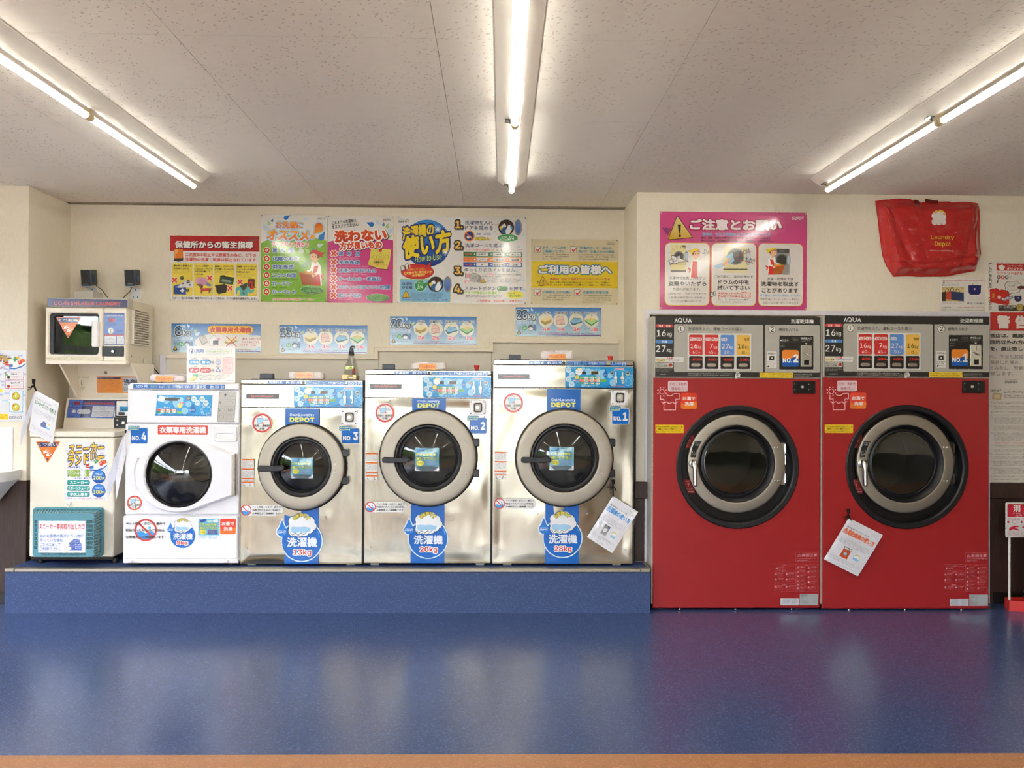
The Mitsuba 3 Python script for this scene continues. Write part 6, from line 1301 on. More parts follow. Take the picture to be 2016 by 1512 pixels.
# health office notice
f1 = FW(423, 528); p = Print(f1, 330, 450, 9.447)
p.r(50, 134, 1704, 1352, '#dedad6'); p.r(50, 134, 1704, 424, '#b92a2c')
for i in range(-4, 42): p.geo(Polygon([(50 + i * 44, 424), (62 + i * 44, 424), (222 + i * 44, 134), (210 + i * 44, 134)]).intersection(rrect(50, 1704, 134, 424)), '#a82428')
p.t('保健所からの衛生指導', 140, 234, 1596, 370, '#eceae6', .045, shadow=('#5c1416', .02, 7)); p.t('CoinLaundry', 1508, 176, 1650, 190, '#8c7a76', kind='l'); p.t('DEPOT', 1505, 196, 1656, 224, '#8c7a76', kind='k')
p.p([(128, 400), (140, 384), (270, 382), (286, 400), (296, 590), (118, 596)], '#d6802e'); p.p([(140, 396), (200, 390), (190, 560), (130, 570)], '#e8a85c'); p.p([(118, 560), (296, 556), (294, 604), (210, 624), (120, 604)], '#3a3028'); p.p([(150, 480), (270, 450), (276, 540), (144, 560)], '#e07a20')
p.t('二次感染の防止や公衆衛生の為に、以下の', 326, 455, 1650, 525, '#c43a3a', .03); p.t('洗濯物の洗濯・乾燥は禁止されています', 326, 544, 1650, 612, '#c43a3a', .03)
for x0, x1 in ((86, 470), (490, 852), (872, 1250), (1270, 1676)): p.r(x0, 650, x1, 1256, '#e3cc4c', 22)
H1 = [('感染症の患者さん', 110, 680, 455), ('が使用したもの', 110, 730, 412), ('ペットに使用して', 502, 682, 836), ('いるもの・ペット', 502, 734, 836), ('の毛が付着して', 502, 784, 796), ('いるもの', 502, 834, 670), ('極度に、汚れやゴミ', 880, 686, 1230), ('が付着しているもの', 880, 736, 1240), ('油脂類・オイル・ボンド', 1284, 688, 1654), ('コールタール等が', 1284, 740, 1622), ('付着したもの', 1284, 788, 1540)]
for s, a, b, c in H1: p.t(s, a, b, c, b + 36, '#3a3424', .035)
p.g(112, 788, 448, 870, 3, '#8c8240', .45); p.g(880, 792, 1200, 846, 2, '#8c8240', .45); p.g(1284, 842, 1640, 924, 3, '#8c8240', .45)
p.p([(118, 1076), (350, 1046), (350, 1236), (118, 1232)], '#1f3f86'); p.p([(118, 1076), (232, 1040), (232, 1100), (118, 1110)], '#2c4e98'); p.r(242, 1150, 320, 1176, '#e6e6ea'); p.r(268, 1122, 296, 1200, '#e6e6ea')
p.p([(160, 1100), (230, 1070), (300, 985), (400, 955), (474, 1000), (470, 1110), (350, 1100), (240, 1112)], '#d8d8de')
for x, y, r in ((276, 926, 36), (390, 998, 32), (378, 1156, 34), (292, 1030, 14), (424, 1060, 14)):
    for a in range(0, 360, 30): p.l([(x, y), (x + r * 1.12 * math.cos(math.radians(a)), y + r * 1.12 * math.sin(math.radians(a)))], 5, '#2c2a24')
    p.c(x, y, r * .85, '#2c2a24'); p.c(x - r * .25, y - r * .1, r * .2, '#dad6ca'); p.c(x + r * .3, y - r * .1, r * .2, '#dad6ca')
p.c(632, 980, 118, '#cf9cb4', 70); p.p([(600, 930), (740, 960), (760, 1030), (720, 1062), (560, 1046)], '#c68ea8'); p.p([(740, 1010), (824, 1046), (800, 1088), (722, 1062)], '#7884a8')
p.p([(540, 1050), (560, 1036), (640, 1038), (668, 1080), (650, 1120), (800, 1118), (828, 1104), (800, 1200), (774, 1210), (770, 1160), (660, 1164), (652, 1212), (620, 1214), (626, 1150), (600, 1084)], '#7a5a48'); p.p([(622, 1118), (786, 1112), (782, 1164), (634, 1172)], '#bc3c34'); p.p([(636, 1050), (668, 1060), (664, 1112), (634, 1104)], '#4a3428')
p.p([(984, 876), (1246, 912), (1222, 1046), (966, 1018)], '#2c4a34'); p.p([(984, 876), (1060, 868), (1090, 890), (1246, 912), (1240, 930), (980, 896)], '#33302a'); p.t('Welcome', 1012, 944, 1192, 1000, '#b6c4ac', kind='l', rot=8, skew=14)
p.p([(880, 1066), (1060, 1030), (1110, 1060), (1098, 1190), (960, 1226), (916, 1180), (910, 1110)], '#2f2822')
p.p([(1500, 940), (1630, 944), (1622, 1088), (1500, 1080)], '#4c2c24'); p.c(1565, 944, 66, '#6a4438', 16); p.p([(1512, 976), (1590, 976), (1600, 1130), (1536, 1118)], '#b8302c'); p.p([(1536, 1040), (1550, 1000), (1564, 1040), (1556, 1100), (1542, 1100)], '#2c1c18'); p.p([(1536, 1116), (1640, 1080), (1654, 1092), (1560, 1134)], '#b8302c')
p.p([(1270, 1196), (1272, 1120), (1330, 1076), (1440, 1074), (1500, 1068), (1560, 1150), (1620, 1120), (1620, 1160), (1560, 1210), (1500, 1180), (1490, 1250), (1344, 1250), (1350, 1150), (1310, 1150), (1300, 1230)], '#57a8a4'); p.p([(1340, 1066), (1400, 1040), (1500, 1000), (1480, 1090), (1420, 1160)], '#3f4438'); p.p([(1400, 1170), (1440, 1200), (1420, 1240)], '#2f3a38')
for x, y in ((136, 968), (786, 924), (1168, 1110), (1354, 994)):
    p.x(x, y, 44, 30, '#cf4230', edge=('#efe9e0', 7)); p.l([(x - 72, y - 30), (x - 30, y + 60)], 3, '#5a5030'); p.l([(x + 20, y + 62), (x + 54, y + 92)], 3, '#5a5030')
p.t('万が一、他のお客様に被害が及んでしまった場合は、すべて損害賠償請求致します。', 94, 1280, 1660, 1326, '#3a3630', .025); pins(p, 50, 134, 1704, 1352, 9)
sheet_sign('health_poster', f1, p, (50, 134, 1704, 1352), 'landscape poster with a red striped heading and four yellow boxes, leftmost of the wall posters')
# green poster
f2 = FW(579, 510); p = Print(f2, 500, 410, 7.5625); x0, y0, x1, y1 = 105, 97, 1089, 1396
p.r(x0, y0, x1, y1, '#e2dfd8'); arc = Polygon([(x0, 528)] + [(x0 + (x1 - x0) * i / 30, 528 - 110 * math.sin(math.pi * (i / 30) ** .85) + -50 * i / 30 * 0 - 44 * i / 30) for i in range(31)] + [(x1, y1), (x0, y1)]); p.geo(arc, ('#7fb23a', '#7aac34'))
drops(p, [(476, 140, 34, 60, '#2f72b8'), (270, 190, 18, 20, '#4a80ba'), (225, 230, 26, -20, '#b4d49a'), (180, 296, 34, -50, '#c9d9e6'), (770, 158, 20, 60, '#cddbe8'), (1004, 432, 46, 30, '#3f86c8'), (974, 552, 30, 70, '#c4d6d6'), (704, 640, 42, -8, '#c9dcc0'), (880, 612, 20, 100, '#5a98c0'), (800, 640, 30, -50, '#a8cc7a')])
p.t('お洗濯に', 324, 196, 722, 300, ('#e8a23a', '#d8641e'), .05, skew=6, ol=('#b9cfe0', .14), shadow=('#40505e', .10, 6)); p.t('オススメ', 198, 318, 822, 480, ('#eab23c', '#e0661c'), .06, skew=6, rot=1, ol=('#b9cfe0', .12), shadow=('#40505e', .09, 8))
p.geo(affinity.rotate(disc(966, 286, 70, 30, 80), 0).union(Polygon([(886, 370), (904, 384), (1030, 330), (910, 250)])).buffer(14), '#b9cfe0'); p.geo(disc(966, 286, 64, 30, 74).union(Polygon([(888, 366), (904, 380), (1024, 326), (914, 250)])), ('#dc5a1c', '#e8a838')); p.c(872, 424, 46, '#b9cfe0'); p.c(872, 424, 34, '#e8a838')
p.t('ジャブジャブ洗おう!', 262, 496, 838, 578, '#cc3f5a', .035, ol=('#f0e9e4', .09))
for i, (s, xx, sub, ww) in enumerate((('夏布団', 590, '', 540), ('化繊の毛布', 668, '', 668), ('羽毛布団', 592, '', 640), ('こたつ布団', 628, '', 650), ('カーテン', 560, '', 520), ('カーペット', 632, '', 880))):
    y = 596 + 124 * i; p.c(193, y + 34, 52, '#eee7d8'); p.c(193, y + 34, 44, '#c23a36'); p.c(193, y + 34, 22, '#eee7d8'); p.c(193, y + 34, 12, '#9cb048')
    p.t(s, 276, y, xx, y + 66, '#2c5496', .035, ol=('#dbe8ee', .08), track=.45 if i == 0 else 0); p.g(276, y + 84, ww, y + 108, 1, '#47602a', .9, 0)
woman(p, 892, 705, 300); p.t('洗濯物', 706, 800, 846, 880, '#3f5f9a', .0, rot=-28)
ellipse_note(p, 862, 1214, 168, 56); p.t('洗濯前に洗濯表示を確認してください', 284, 1346, 918, 1380, '#d05a6a', .02, ol=('#eadfd8', .07)); depot(p, 948, 126, 1062, 166); pins(p, x0, y0, x1, y1, 9)
sheet_sign('recommended_items_poster', f2, p, (x0, y0, x1, y1), 'tall green poster with a woman holding a laundry basket, left of the pink poster')
# pink poster of what not to wash
f3 = FW(709, 512); p = Print(f3, 640, 410, 7.56); x0, y0, x1, y1 = 36, 110, 1014, 1410
p.r(x0, y0, x1, y1, '#e0dcd6'); p.geo(Polygon([(x0, 510)] + [(x0 + (x1 - x0) * i / 24, 510 - 34 * i / 24 - 76 * math.sin(math.pi * i / 24)) for i in range(25)] + [(x1, y1), (x0, y1)]), '#c43f80')
p.t('このような洗濯物は', 100, 176, 462, 228, '#2e2a28', .03, rot=-7); p.t('オススメできません!', 98, 232, 500, 288, '#2e2a28', .03, rot=-7)
drops(p, [(690, 240, 38, -70, '#2f72b8'), (784, 214, 26, -40, '#b9cfe0'), (868, 244, 20, 10, '#4a80ba'), (926, 268, 28, 20, '#a8c88a'), (968, 340, 34, 40, '#b9cfe0'), (950, 420, 22, 60, '#9cc07a')])
p.t('洗わない', 136, 312, 916, 500, ('#d6582a', '#b93224'), .065, rot=-3, ol=('#efe6e2', .10), shadow=('#3c2430', .12, 8)); p.t('方が良いもの', 216, 492, 846, 612, ('#d6582a', '#b93224'), .06, rot=-3, ol=('#efe6e2', .12), shadow=('#3c2430', .13, 8))
for i, (s, xx, ww) in enumerate((('和布団', 516, 490), ('羊毛布団', 516, 620), ('水洗い不可のもの', 760, 640), ('ウールもの・革製品', 832, 388), ('キルティングされていない布団類', 972, 490), ('ぬいぐるみ', 550, 410))):
    y = 650 + 124 * i; p.x(130, y + 30, 36, 28, '#cf4a34', edge=('#efe4dc', 10)); p.t(s, 204, y, xx, y + 64, '#2c5496', .035, ol=('#dbe8ee', .08), track=.9 if i == 0 else 0); p.g(204, y + 84, ww, y + 106, 1, '#e6a8c4', .9, 0)
p.p([(650, 850), (930, 906), (966, 930), (700, 880)], '#7a2a52'); p.p([(684, 604), (982, 606), (966, 780), (920, 908), (780, 890), (638, 840), (668, 740)], '#d9c95a'); p.c(824, 628, 24, '#b9302c'); p.g(786, 664, 860, 682, 1, '#5a4f20', .9)
for cx_ in (736, 794, 856, 920): p.ring(cx_, 726, 28, 3, '#6e6430')
p.t('お洗濯の前に', 736, 756, 884, 782, '#c8542e', .0); p.t('洗濯表示を', 720, 786, 878, 822, '#3a3420', .035); p.t('よくご確認ください!', 672, 822, 920, 864, '#c8542e', .0, rot=4)
ellipse_note(p, 786, 1330, 170, 56); depot(p, 868, 142, 984, 182); pins(p, x0, y0, x1, y1, 9)
sheet_sign('unsuitable_items_poster', f3, p, (x0, y0, x1, y1), 'tall pink poster with red crosses down its left side, right of the green poster')
# how to use
f4 = FW(908, 513); p = Print(f4, 770, 420, 7.2); x0, y0, x1, y1 = 86, 48, 1918, 1284
p.r(x0, y0, x1, y1, '#dfdcd8')
for i in range(60):
    a, b = 1180 + RNG.random() * 710, 100 + RNG.random() * 1150
    if abs(b - 640) > 130 or a > 1880: p.c(a, b, 26, '#bcd0dc', 15, n=12)
p.r(1030, 90, 1460, 1240, '#dfdcd8'); p.r(1460, 110, 1500, 250, '#dfdcd8')
p.c(512, 430, 334, ('#3a86ca', '#1d2c78'), n=64); p.t('洗濯機の', 156, 168, 610, 356, '#e6c832', .05, skew=8, rot=-9, ol=('#262a66', .10)); p.t('使い方', 160, 276, 850, 610, '#e8cc2a', .05, skew=8, rot=-10, ol=('#262a66', .07)); p.t('How to Use', 340, 592, 718, 680, '#c9d83c', kind='l', skew=10, rot=-7)
for x, y, r in ((660, 228, 56), (774, 556, 50)):
    for a in range(0, 180, 30): dx, dy = r * math.cos(math.radians(a)), r * math.sin(math.radians(a)); p.l([(x - dx, y - dy), (x + dx, y + dy)], 5, '#e8eef4')
    p.c(x, y, r * .3, '#f0f4f8')
p.c(374, 832, 234, '#2a2226', 112); p.p([(490, 760), (566, 680), (566, 780)], '#2a2226'); p.c(374, 832, 230, '#c23430', 108); p.p([(494, 762), (562, 690), (562, 780)], '#c23430')
p.t('まず!', 138, 734, 274, 806, '#efece6', .05, rot=-18, ol=('#2a2626', .10)); p.t('洗濯物を入れる前に、', 230, 778, 500, 816, '#e8b060', .0, rot=-5); p.t('忘れ物や汚れ等がないか', 186, 822, 580, 872, '#ecd06a', .025, rot=-4); p.t('必ず確認!!', 300, 866, 480, 904, '#ecd06a', .025, rot=-3)
p.r(126, 936, 846, 1264, '#a8c07a', 24); p.r(134, 944, 838, 1256, '#7fb2d2', 20); p.t('洗濯物', 160, 982, 306, 1026, '#2c3a4a', .015); p.t('目安量', 160, 1036, 306, 1080, '#2c3a4a', .015)
p.c(418, 1032, 84, '#e6e6e0'); p.p([(480, 1000), (560, 960), (496, 1050)], '#2f8a46'); p.c(418, 1032, 78, '#2f8a46'); p.t('ドラムの', 358, 978, 474, 1004, '#e6ece2', .02); p.t('3/4', 372, 1014, 456, 1084, '#e6ece2', kind='b', skew=10)
def laundry_drum(x, y, r, door):
    p.c(x, y, r + 6, '#22201f'); p.c(x, y, r, '#3a2f2c'); g = disc(x, y, r - 4, 40)
    for q, c in (([(-.9, .1), (-.5, -.4), (-.2, -.55), (0, -.2), (-.2, .2), (-.6, .5)], '#e6e6ea'), ([(-.7, .3), (-.3, -.1), (.2, .2), (.1, .9), (-.5, .8)], '#2f5f8c'), ([(-.1, .5), (.25, -.3), (.6, -.35), (.8, .2), (.5, .8), (0, .95)], '#ececf0'), ([(-.95, -.05), (-.6, -.25), (-.5, .1), (-.8, .3)], '#e0c03a'), ([(.5, -.3), (.85, -.1), (.8, .2), (.6, .1)], '#5a9ac8')): p.geo(Polygon([(x + a * r, y + b * r) for a, b in q]).buffer(0).intersection(g), c)
    for i in range(9): p.r(x - r - 60 + i * (2 * r + 60) / 9, y - r * .46, x - r - 60 + i * (2 * r + 60) / 9 + 10, y - r * .46 + 7, '#b03a3a')
    p.c(door, y - 2, r * .52, '#4c4a48', r * 1.06); p.c(door + 2, y - 2, r * .48, '#8a8884', r * 1.0); p.c(door - 2, y - 2, r * .36, ('#6a8ac8', '#3a5aa8'), r * .84)
laundry_drum(636, 1010, 104, 806)
warn(p, [(216, 1110), (166, 1196), (268, 1196)]); p.g(288, 1128, 770, 1212, 4, '#2c4a60', .6); p.g(164, 1220, 800, 1244, 1, '#2c3a8a', .9, 0)
for i, s in enumerate('1234'):
    y = (104, 396, 762, 1018)[i]; p.t(s + '.', 908 - i * 4, y, 1012, y + 108, '#e6b860', kind='k', ol=('#33302e', .12), shadow=('#8c8a88', .14, 8))
for s, a, b, c, d in (('洗濯物を入れ', 1044, 102, 1442, 160), ('ドアを閉める', 1048, 176, 1440, 236), ('洗濯コースを選ぶ', 1048, 424, 1576, 480), ('ゆっくりとコインを投入', 1044, 776, 1758, 828), ('スタートボタン', 1046, 1036, 1486, 1090), ('を押す', 1676, 1036, 1870, 1090)): p.t(s, a, b, c, d, '#2c2f66', .018)
p.c(1106, 322, 76, '#d8743a'); p.c(1106, 322, 60, '#263a6e'); p.p([(1066, 330), (1130, 318), (1140, 344), (1080, 360)], '#dfe4ea'); p.l([(1066, 282), (1146, 362)], 16, '#d8743a'); p.t('洗剤・柔軟剤', 1204, 276, 1414, 310, '#8088a8', .03, ol=('#eceaf0', .08)); p.t('自動投入!!', 1192, 336, 1426, 380, '#e2c82c', .04, ol=('#4a4434', .09))
laundry_drum(1630, 196, 106, 1800); p.c(1652, 346, 150, '#e6e6e0', 58); p.c(1652, 346, 144, '#2f9246', 53); p.t('目安は', 1564, 316, 1640, 342, '#e6ece2', .02); p.t('ドラムの', 1546, 352, 1660, 380, '#e6ece2', .02); p.t('3/4', 1662, 312, 1744, 380, '#e6ece2', kind='b', skew=10)
p.t('ランプの点灯を確認!', 1052, 500, 1396, 534, '#cc4a60', .02, ol=('#efe0e0', .07)); p.p([(1430, 516), (1462, 500), (1462, 536)], '#e2b060'); p.r(1470, 502, 1600, 534, '#e6e0d0', 6); p.t('お湯', 1490, 508, 1576, 530, '#3a3a4a', .01, track=.8); p.g(1620, 504, 1880, 538, 2, '#6a6a72', .5)
for y, c, s, cells in ((548, '#257040', '時間', ('お急ぎ', '標準', '念入り')), (622, '#de7a36', 'コース', ('デリケート', '一般衣類', '毛布類')), (694, '#234f9c', '水温', ('水', 'ぬるま湯', 'お湯'))):
    p.r(1024, y, 1858, y + 66, c); p.t(s, 1046, y + 20, 1146, y + 46, '#d85048' if c != '#de7a36' else '#e89a60', .02)
    for j, s_ in enumerate(cells): a = 1208 + 234 * j; p.r(a, y + 8, a + 166, y + 56, '#e2e0da', 6); w_ = 18 * len(s_); p.t(s_, a + 83 - w_, y + 22, a + 83 + w_, y + 46, '#2c2a30', .03); p.c(a - 24, y + 32, 11, '#e8e8dc')
p.l([(1058, 850), (1058, 920)], 10, '#2a2a2e'); p.p([(1066, 890), (1070, 858), (1110, 852), (1140, 880), (1100, 920), (1068, 916)], '#d89aa0'); p.c(1240, 926, 46, '#8a8a88', 56); p.c(1180, 910, 66, '#7c7c7a', 66); p.c(1180, 910, 60, '#b9b9b4'); p.t('100', 1140, 886, 1216, 930, '#6a6a68', kind='l', skew=-4)
p.p([(1036, 946), (1124, 930), (1136, 976), (1050, 1000)], '#e8dce0'); p.t('ピッ!', 1046, 940, 1128, 986, '#d04a6a', .03, rot=-12); p.t('コインは', 1284, 856, 1374, 876, '#2c2c38', .0); p.t('ピッ!', 1392, 846, 1486, 878, '#d84a6a', .03, ol=('#f0e4e8', .08)); p.g(1500, 858, 1850, 880, 1, '#4a4a56', .8, 0); p.g(1284, 886, 1560, 908, 1, '#4a4a56', .8, 0)
warn(p, [(1306, 926), (1274, 980), (1340, 980)]); p.g(1350, 922, 1850, 986, 3, '#3c3c46', .5)
p.r(1504, 1030, 1656, 1094, '#1f6a3a', 30); p.r(1510, 1036, 1650, 1088, ('#3f9a5a', '#257a3e'), 26); p.c(1526, 1060, 9, '#e6ece2'); p.t('スタート', 1548, 1048, 1636, 1074, '#1c4a2a', .01)
p.t('ブザーが鳴るとお洗濯終了!', 1044, 1106, 1560, 1144, '#8cbc2a', .035, ol=('#eef0d8', .07)); p.g(1054, 1158, 1574, 1202, 2, '#3c3c46', .5)
p.p([(1756 + (134 if i % 2 else 112) * math.cos(i * math.pi / 22), 1152 + (64 if i % 2 else 52) * math.sin(i * math.pi / 22)) for i in range(44)], '#e2d83a'); p.t('洗濯時間', 1652, 1116, 1760, 1140, '#4a7a2a', .0); p.t('約30分', 1684, 1146, 1838, 1186, '#3f8a34', .02)
p.t('ご利用後は、お忘れ物にご注意下さい', 1228, 1220, 1862, 1258, '#c84044', .03); depot(p, 106, 88, 254, 138); pins(p, x0, y0, x1, y1, 9)
sheet_sign('how_to_use_poster', f4, p, (x0, y0, x1, y1), 'wide white poster with four numbered steps and a blue circle at its left')
# notice to customers
f5 = FW(1131, 535); p = Print(f5, 1035, 460, 7.2); x0, y0, x1, y1 = 78, 86, 1304, 1002
p.r(x0, y0, x1, y1, '#d5cbb0'); q = [(x0 + 22 * i + (11 if j % 2 else 0), y0 + 11 * j) for j in range(83) for i in range(56) if not 380 < y0 + 11 * j < 776]
q = np.array([(a, b, min(a + 11, x1), min(b + 11, y1)) for a, b in q if a < x1]); v = np.stack([q[:, [0, 1]], q[:, [2, 1]], q[:, [2, 3]], q[:, [0, 3]]], 1).reshape(-1, 2); o = np.arange(len(q))[:, None] * 4; p.add(v, np.vstack([o + [0, 1, 2], o + [0, 2, 3]]), '#cbbd96')
p.r(x0, 396, x1, 772, '#dcc028'); p.t('ご利用の皆様へ', 184, 446, 1216, 578, '#e8e8e6', .05, ol=('#1c6a96', .085)); warn(p, [(238, 612), (188, 740), (318, 728)], '#d8b83a'); p.p([(150, 670), (190, 684), (176, 716)], '#8a8a3a')
p.t('当店は', 346, 628, 472, 662, '#b83050', .03); p.t('セルフ方式のコインランドリーです', 504, 628, 1196, 664, '#b83050', .03); p.t('紛失・盗難・色落ちや縮み等のトラブルにつきましては、一切責任を', 342, 680, 1194, 706, '#3a3014', .02); p.t('負いかねます。お洗濯表示やご注意をよくご確認の上、ご利用下さい。', 342, 714, 1216, 742, '#3a3014', .02)
for cx_, cy_, L, (ga, gb, gc) in ((124, 184, (('まず、ドラム内を', 240, 184, 572), ('ご確認ください', 238, 234, 552)), (238, 602, 3)), (632, 184, (('「洗濯表示」や、店内の', 746, 184, 1214), ('使い方・注意パネルを確認', 742, 234, 1254)), (744, 1256, 3)), (122, 794, (('公衆衛生上のお願い', 238, 812, 654),), (238, 652, 3)), (686, 794, (('洗濯物の放置注意', 802, 812, 1174),), (802, 1218, 4))):
    p.r(cx_, cy_, cx_ + 86, cy_ + 88, '#5a564c'); p.r(cx_ + 5, cy_ + 5, cx_ + 81, cy_ + 83, '#e4e0d6'); p.p([(cx_ + 14, cy_ + 40), (cx_ + 34, cy_ + 38), (cx_ + 44, cy_ + 52), (cx_ + 104, cy_ - 2), (cx_ + 52, cy_ + 78), (cx_ + 34, cy_ + 76)], '#c43034')
    for s, a, b, c in L: p.t(s, a, b, c, b + 40, '#2a7c98', .025)
    yy = L[-1][2] + 56; p.g(ga, yy, gb, yy + 31 * gc, gc, '#4a4434', .6)
depot(p, 1154, 118, 1266, 158); pins(p, x0, y0, x1, y1, 9, m=1.2)
sheet_sign('customer_notice_poster', f5, p, (x0, y0, x1, y1), 'cream chequered poster with a broad yellow band and four ticked boxes')
# the four capacity signs
def capacity(key, fr, pr, rect, kg, label, counts=None):
    """Drawn in the units of the 28 kg sign: 0..688 by 0..232."""
    p = pr; p.r(0, 0, 688, 230, ('#2f6fb4', '#b9d2de')); p.r(0, 0, 688, 3, '#2a5a98')
    drops(p, [(98, 24, 12, -60, '#9cc4e0'), (132, 22, 10, -30, '#b9d4e6'), (160, 44, 7, 20, '#8cb8d8'), (182, 60, 10, 40, '#b9d49a'), (196, 84, 14, 60, '#cfe0e8')])
    n = len(kg) - 2; p.t(kg[:-2], 12 if n > 1 else 34, 28, 92 if n > 1 else 76, 92, ('#2f72b4', '#c9dce6'), kind='b', ol=('#26292e', .09), ol2=('#dfe6ea', .15)); p.t('kg', 100 if n > 1 else 88, 56, 158 if n > 1 else 142, 100, '#dfe8ec', kind='b', ol=('#26292e', .11), ol2=('#dfe6ea', .18))
    p.t('1回の目安量', 10, 108, 166, 132, '#d3dfe8', .02)
    p.t('洗濯物', 18, 150, 50, 162, '#3f5a4a', .0); p.t('目安量', 18, 166, 50, 178, '#3f5a4a', .0); p.c(74, 164, 20, '#3f9a4e'); p.t('3/4', 62, 154, 86, 176, '#dfeadf', kind='b', skew=8); p.c(122, 164, 24, '#4a5058'); p.p([(102, 170), (118, 154), (142, 164), (134, 184), (114, 184)], '#dfe2e6'); p.c(156, 164, 12, '#5a78a8', 25)
    warn(p, [(29, 192), (20, 208), (38, 208)]); p.g(48, 188, 150, 214, 3, '#4f6f86', .55)
    if counts:
        for i, (s, c, x) in enumerate(zip(('毛布', '化繊布団', '羽毛布団', 'こたつ布団'), counts, (246, 362, 488, 610))):
            p.c(x, 102, 58, '#e6e0cc'); w = (28, 50, 50, 58)[i]; p.t(s, x - w, 30, x + w, 54, '#2a2c30', .02, ol=('#dfe6ea', .10)); p.g(x - 12, 58, x + 12, 66, 1, '#3c3c3c', .9)
            if i == 0:
                for j, cc in enumerate(('#b89a4a', '#d9bc6a', '#ecd89c')): p.p([(x - 46, 118 - j * 9), (x - 8, 138 - j * 9), (x + 46, 112 - j * 9), (x + 8, 96 - j * 9)], '#7a6430'); p.p([(x - 44, 116 - j * 9), (x - 8, 134 - j * 9), (x + 44, 110 - j * 9), (x + 8, 95 - j * 9)], cc)
            elif i == 1: p.p([(x - 30, 66), (x + 22, 70), (x + 36, 132), (x - 34, 140)], '#b08a86'); p.p([(x - 27, 69), (x + 20, 73), (x + 33, 129), (x - 31, 136)], '#e6c4ba'); p.l([(x - 34, 104), (x + 26, 92), (x - 8, 132), (x + 32, 126)], 3, '#b08a86')
            elif i == 2: p.p([(x - 50, 112), (x - 20, 78), (x + 34, 84), (x + 50, 116), (x - 30, 142)], '#3f6a86'); p.p([(x - 46, 110), (x - 18, 81), (x + 32, 87), (x + 46, 108), (x - 26, 126)], '#8cbcd4'); p.l([(x - 20, 84), (x - 8, 104), (x + 30, 90)], 2.5, '#3f6a86')
            else: p.p([(x - 60, 104), (x, 78), (x + 60, 104), (x, 146)], '#3a8a5a'); p.p([(x - 50, 102), (x, 78), (x + 50, 102), (x, 132)], '#a8cc8a'); p.p([(x - 28, 92), (x, 76), (x + 28, 92), (x, 106)], '#dcc06a')
            if i < 3: p.t(c, x - 26, 158, x + 2, 186, '#cf4a5e', kind='b', ol=('#efe0e0', .08)); p.t('枚', x + 6, 162, x + 30, 186, '#cf4a5e', .03, ol=('#efe0e0', .08))
            else: p.g(x - 60, 162, x - 14, 184, 2, '#3a3c44', .6); p.t(c, x - 4, 158, x + 12, 186, '#cf4a5e', kind='b', ol=('#efe0e0', .08)); p.t('組', x + 18, 160, x + 50, 186, '#cf4a5e', .03, ol=('#efe0e0', .08))
    else:
        p.geo(shapely.union_all([disc(x, y, a, 30, b) for x, y, a, b in ((320, 150, 140, 66), (430, 120, 170, 70), (560, 150, 128, 68), (650, 140, 60, 50))]).intersection(rrect(0, 688, 0, 226)), '#e2dcd4')
        p.r(276, 14, 632, 82, '#a8781e', 34); p.r(279, 17, 629, 78, ('#e8b62c', '#ecc63a'), 31); p.t('衣類専用洗濯機', 292, 26, 616, 72, '#c43c34', .05)
        p.p([(212, 120), (232, 92), (262, 96), (280, 148), (240, 172)], '#7a766c'); p.p([(214, 120), (233, 95), (260, 98), (276, 144), (242, 162)], '#c6c0b4'); p.l([(236, 96), (246, 112), (256, 98)], 2.5, '#7a766c')
        p.p([(290, 160), (300, 118), (330, 90), (352, 118), (340, 158)], '#e6e4e0'); p.l([(290, 160), (300, 118), (330, 90), (352, 118), (340, 158)], 2.5, '#8a8680'); p.p([(352, 116), (372, 110), (376, 124), (362, 140), (348, 130)], '#d88aa8'); p.r(320, 134, 362, 168, '#4a443e')
        for j, cc in enumerate(('#a88a44', '#cfb468', '#e6d8a8')): p.p([(406, 150 - j * 9), (446, 166 - j * 9), (512, 138 - j * 9), (470, 124 - j * 9)], cc)
        p.x(462, 140, 40, 6, '#c83a2c')
        for i, w in enumerate((676, 676, 646)): p.g(528, 112 + i * 24, w, 130 + i * 24, 1, '#b8463c', .95, 0)
    if counts: p.g(186, 198, 386, 212, 1, '#b04a8c', .95, 0)
    p.g(394, 200, 620, 212, 1, '#4a4450', .9, 0); p.p([(186, 215), (684, 215), (676, 224), (186, 218)], '#6a3f86'); pins(p, 0, 0, 688, 230, 4)
    sheet_sign(key, fr, p, (0, 0, 688, 230), label, 'sign', group='capacity signs')
k_ = 688 / (1183.5 - 1015); capacity('capacity_sign', FW(1099, 634), Print(FW(1099, 634), 1015, 605.6, k_, 230 / 57), None, '28kg', 'blue capacity sign reading 28kg, highest and rightmost of the four', ('4', '4', '3', '1'))
capacity('capacity_sign', FW(853, 651), Print(FW(853, 651), 768, 623.3, 688 / 170.5, 230 / 56), None, '20kg', 'blue capacity sign reading 20kg, second from the right', ('2', '2', '2', '1'))
capacity('capacity_sign', FW(637, 668), Print(FW(637, 668), 550, 640.3, 688 / 173.5, 230 / 56.2), None, '13kg', 'blue capacity sign reading 13kg, behind the spray bottle', ('1', '1', '1', '1'))
capacity('capacity_sign', FW(426, 666), Print(FW(426, 666), 338.2, 637.3, 688 / 175.5, 230 / 57), None, '8kg', 'blue capacity sign reading 8kg with a yellow heading, partly behind the detergent card')
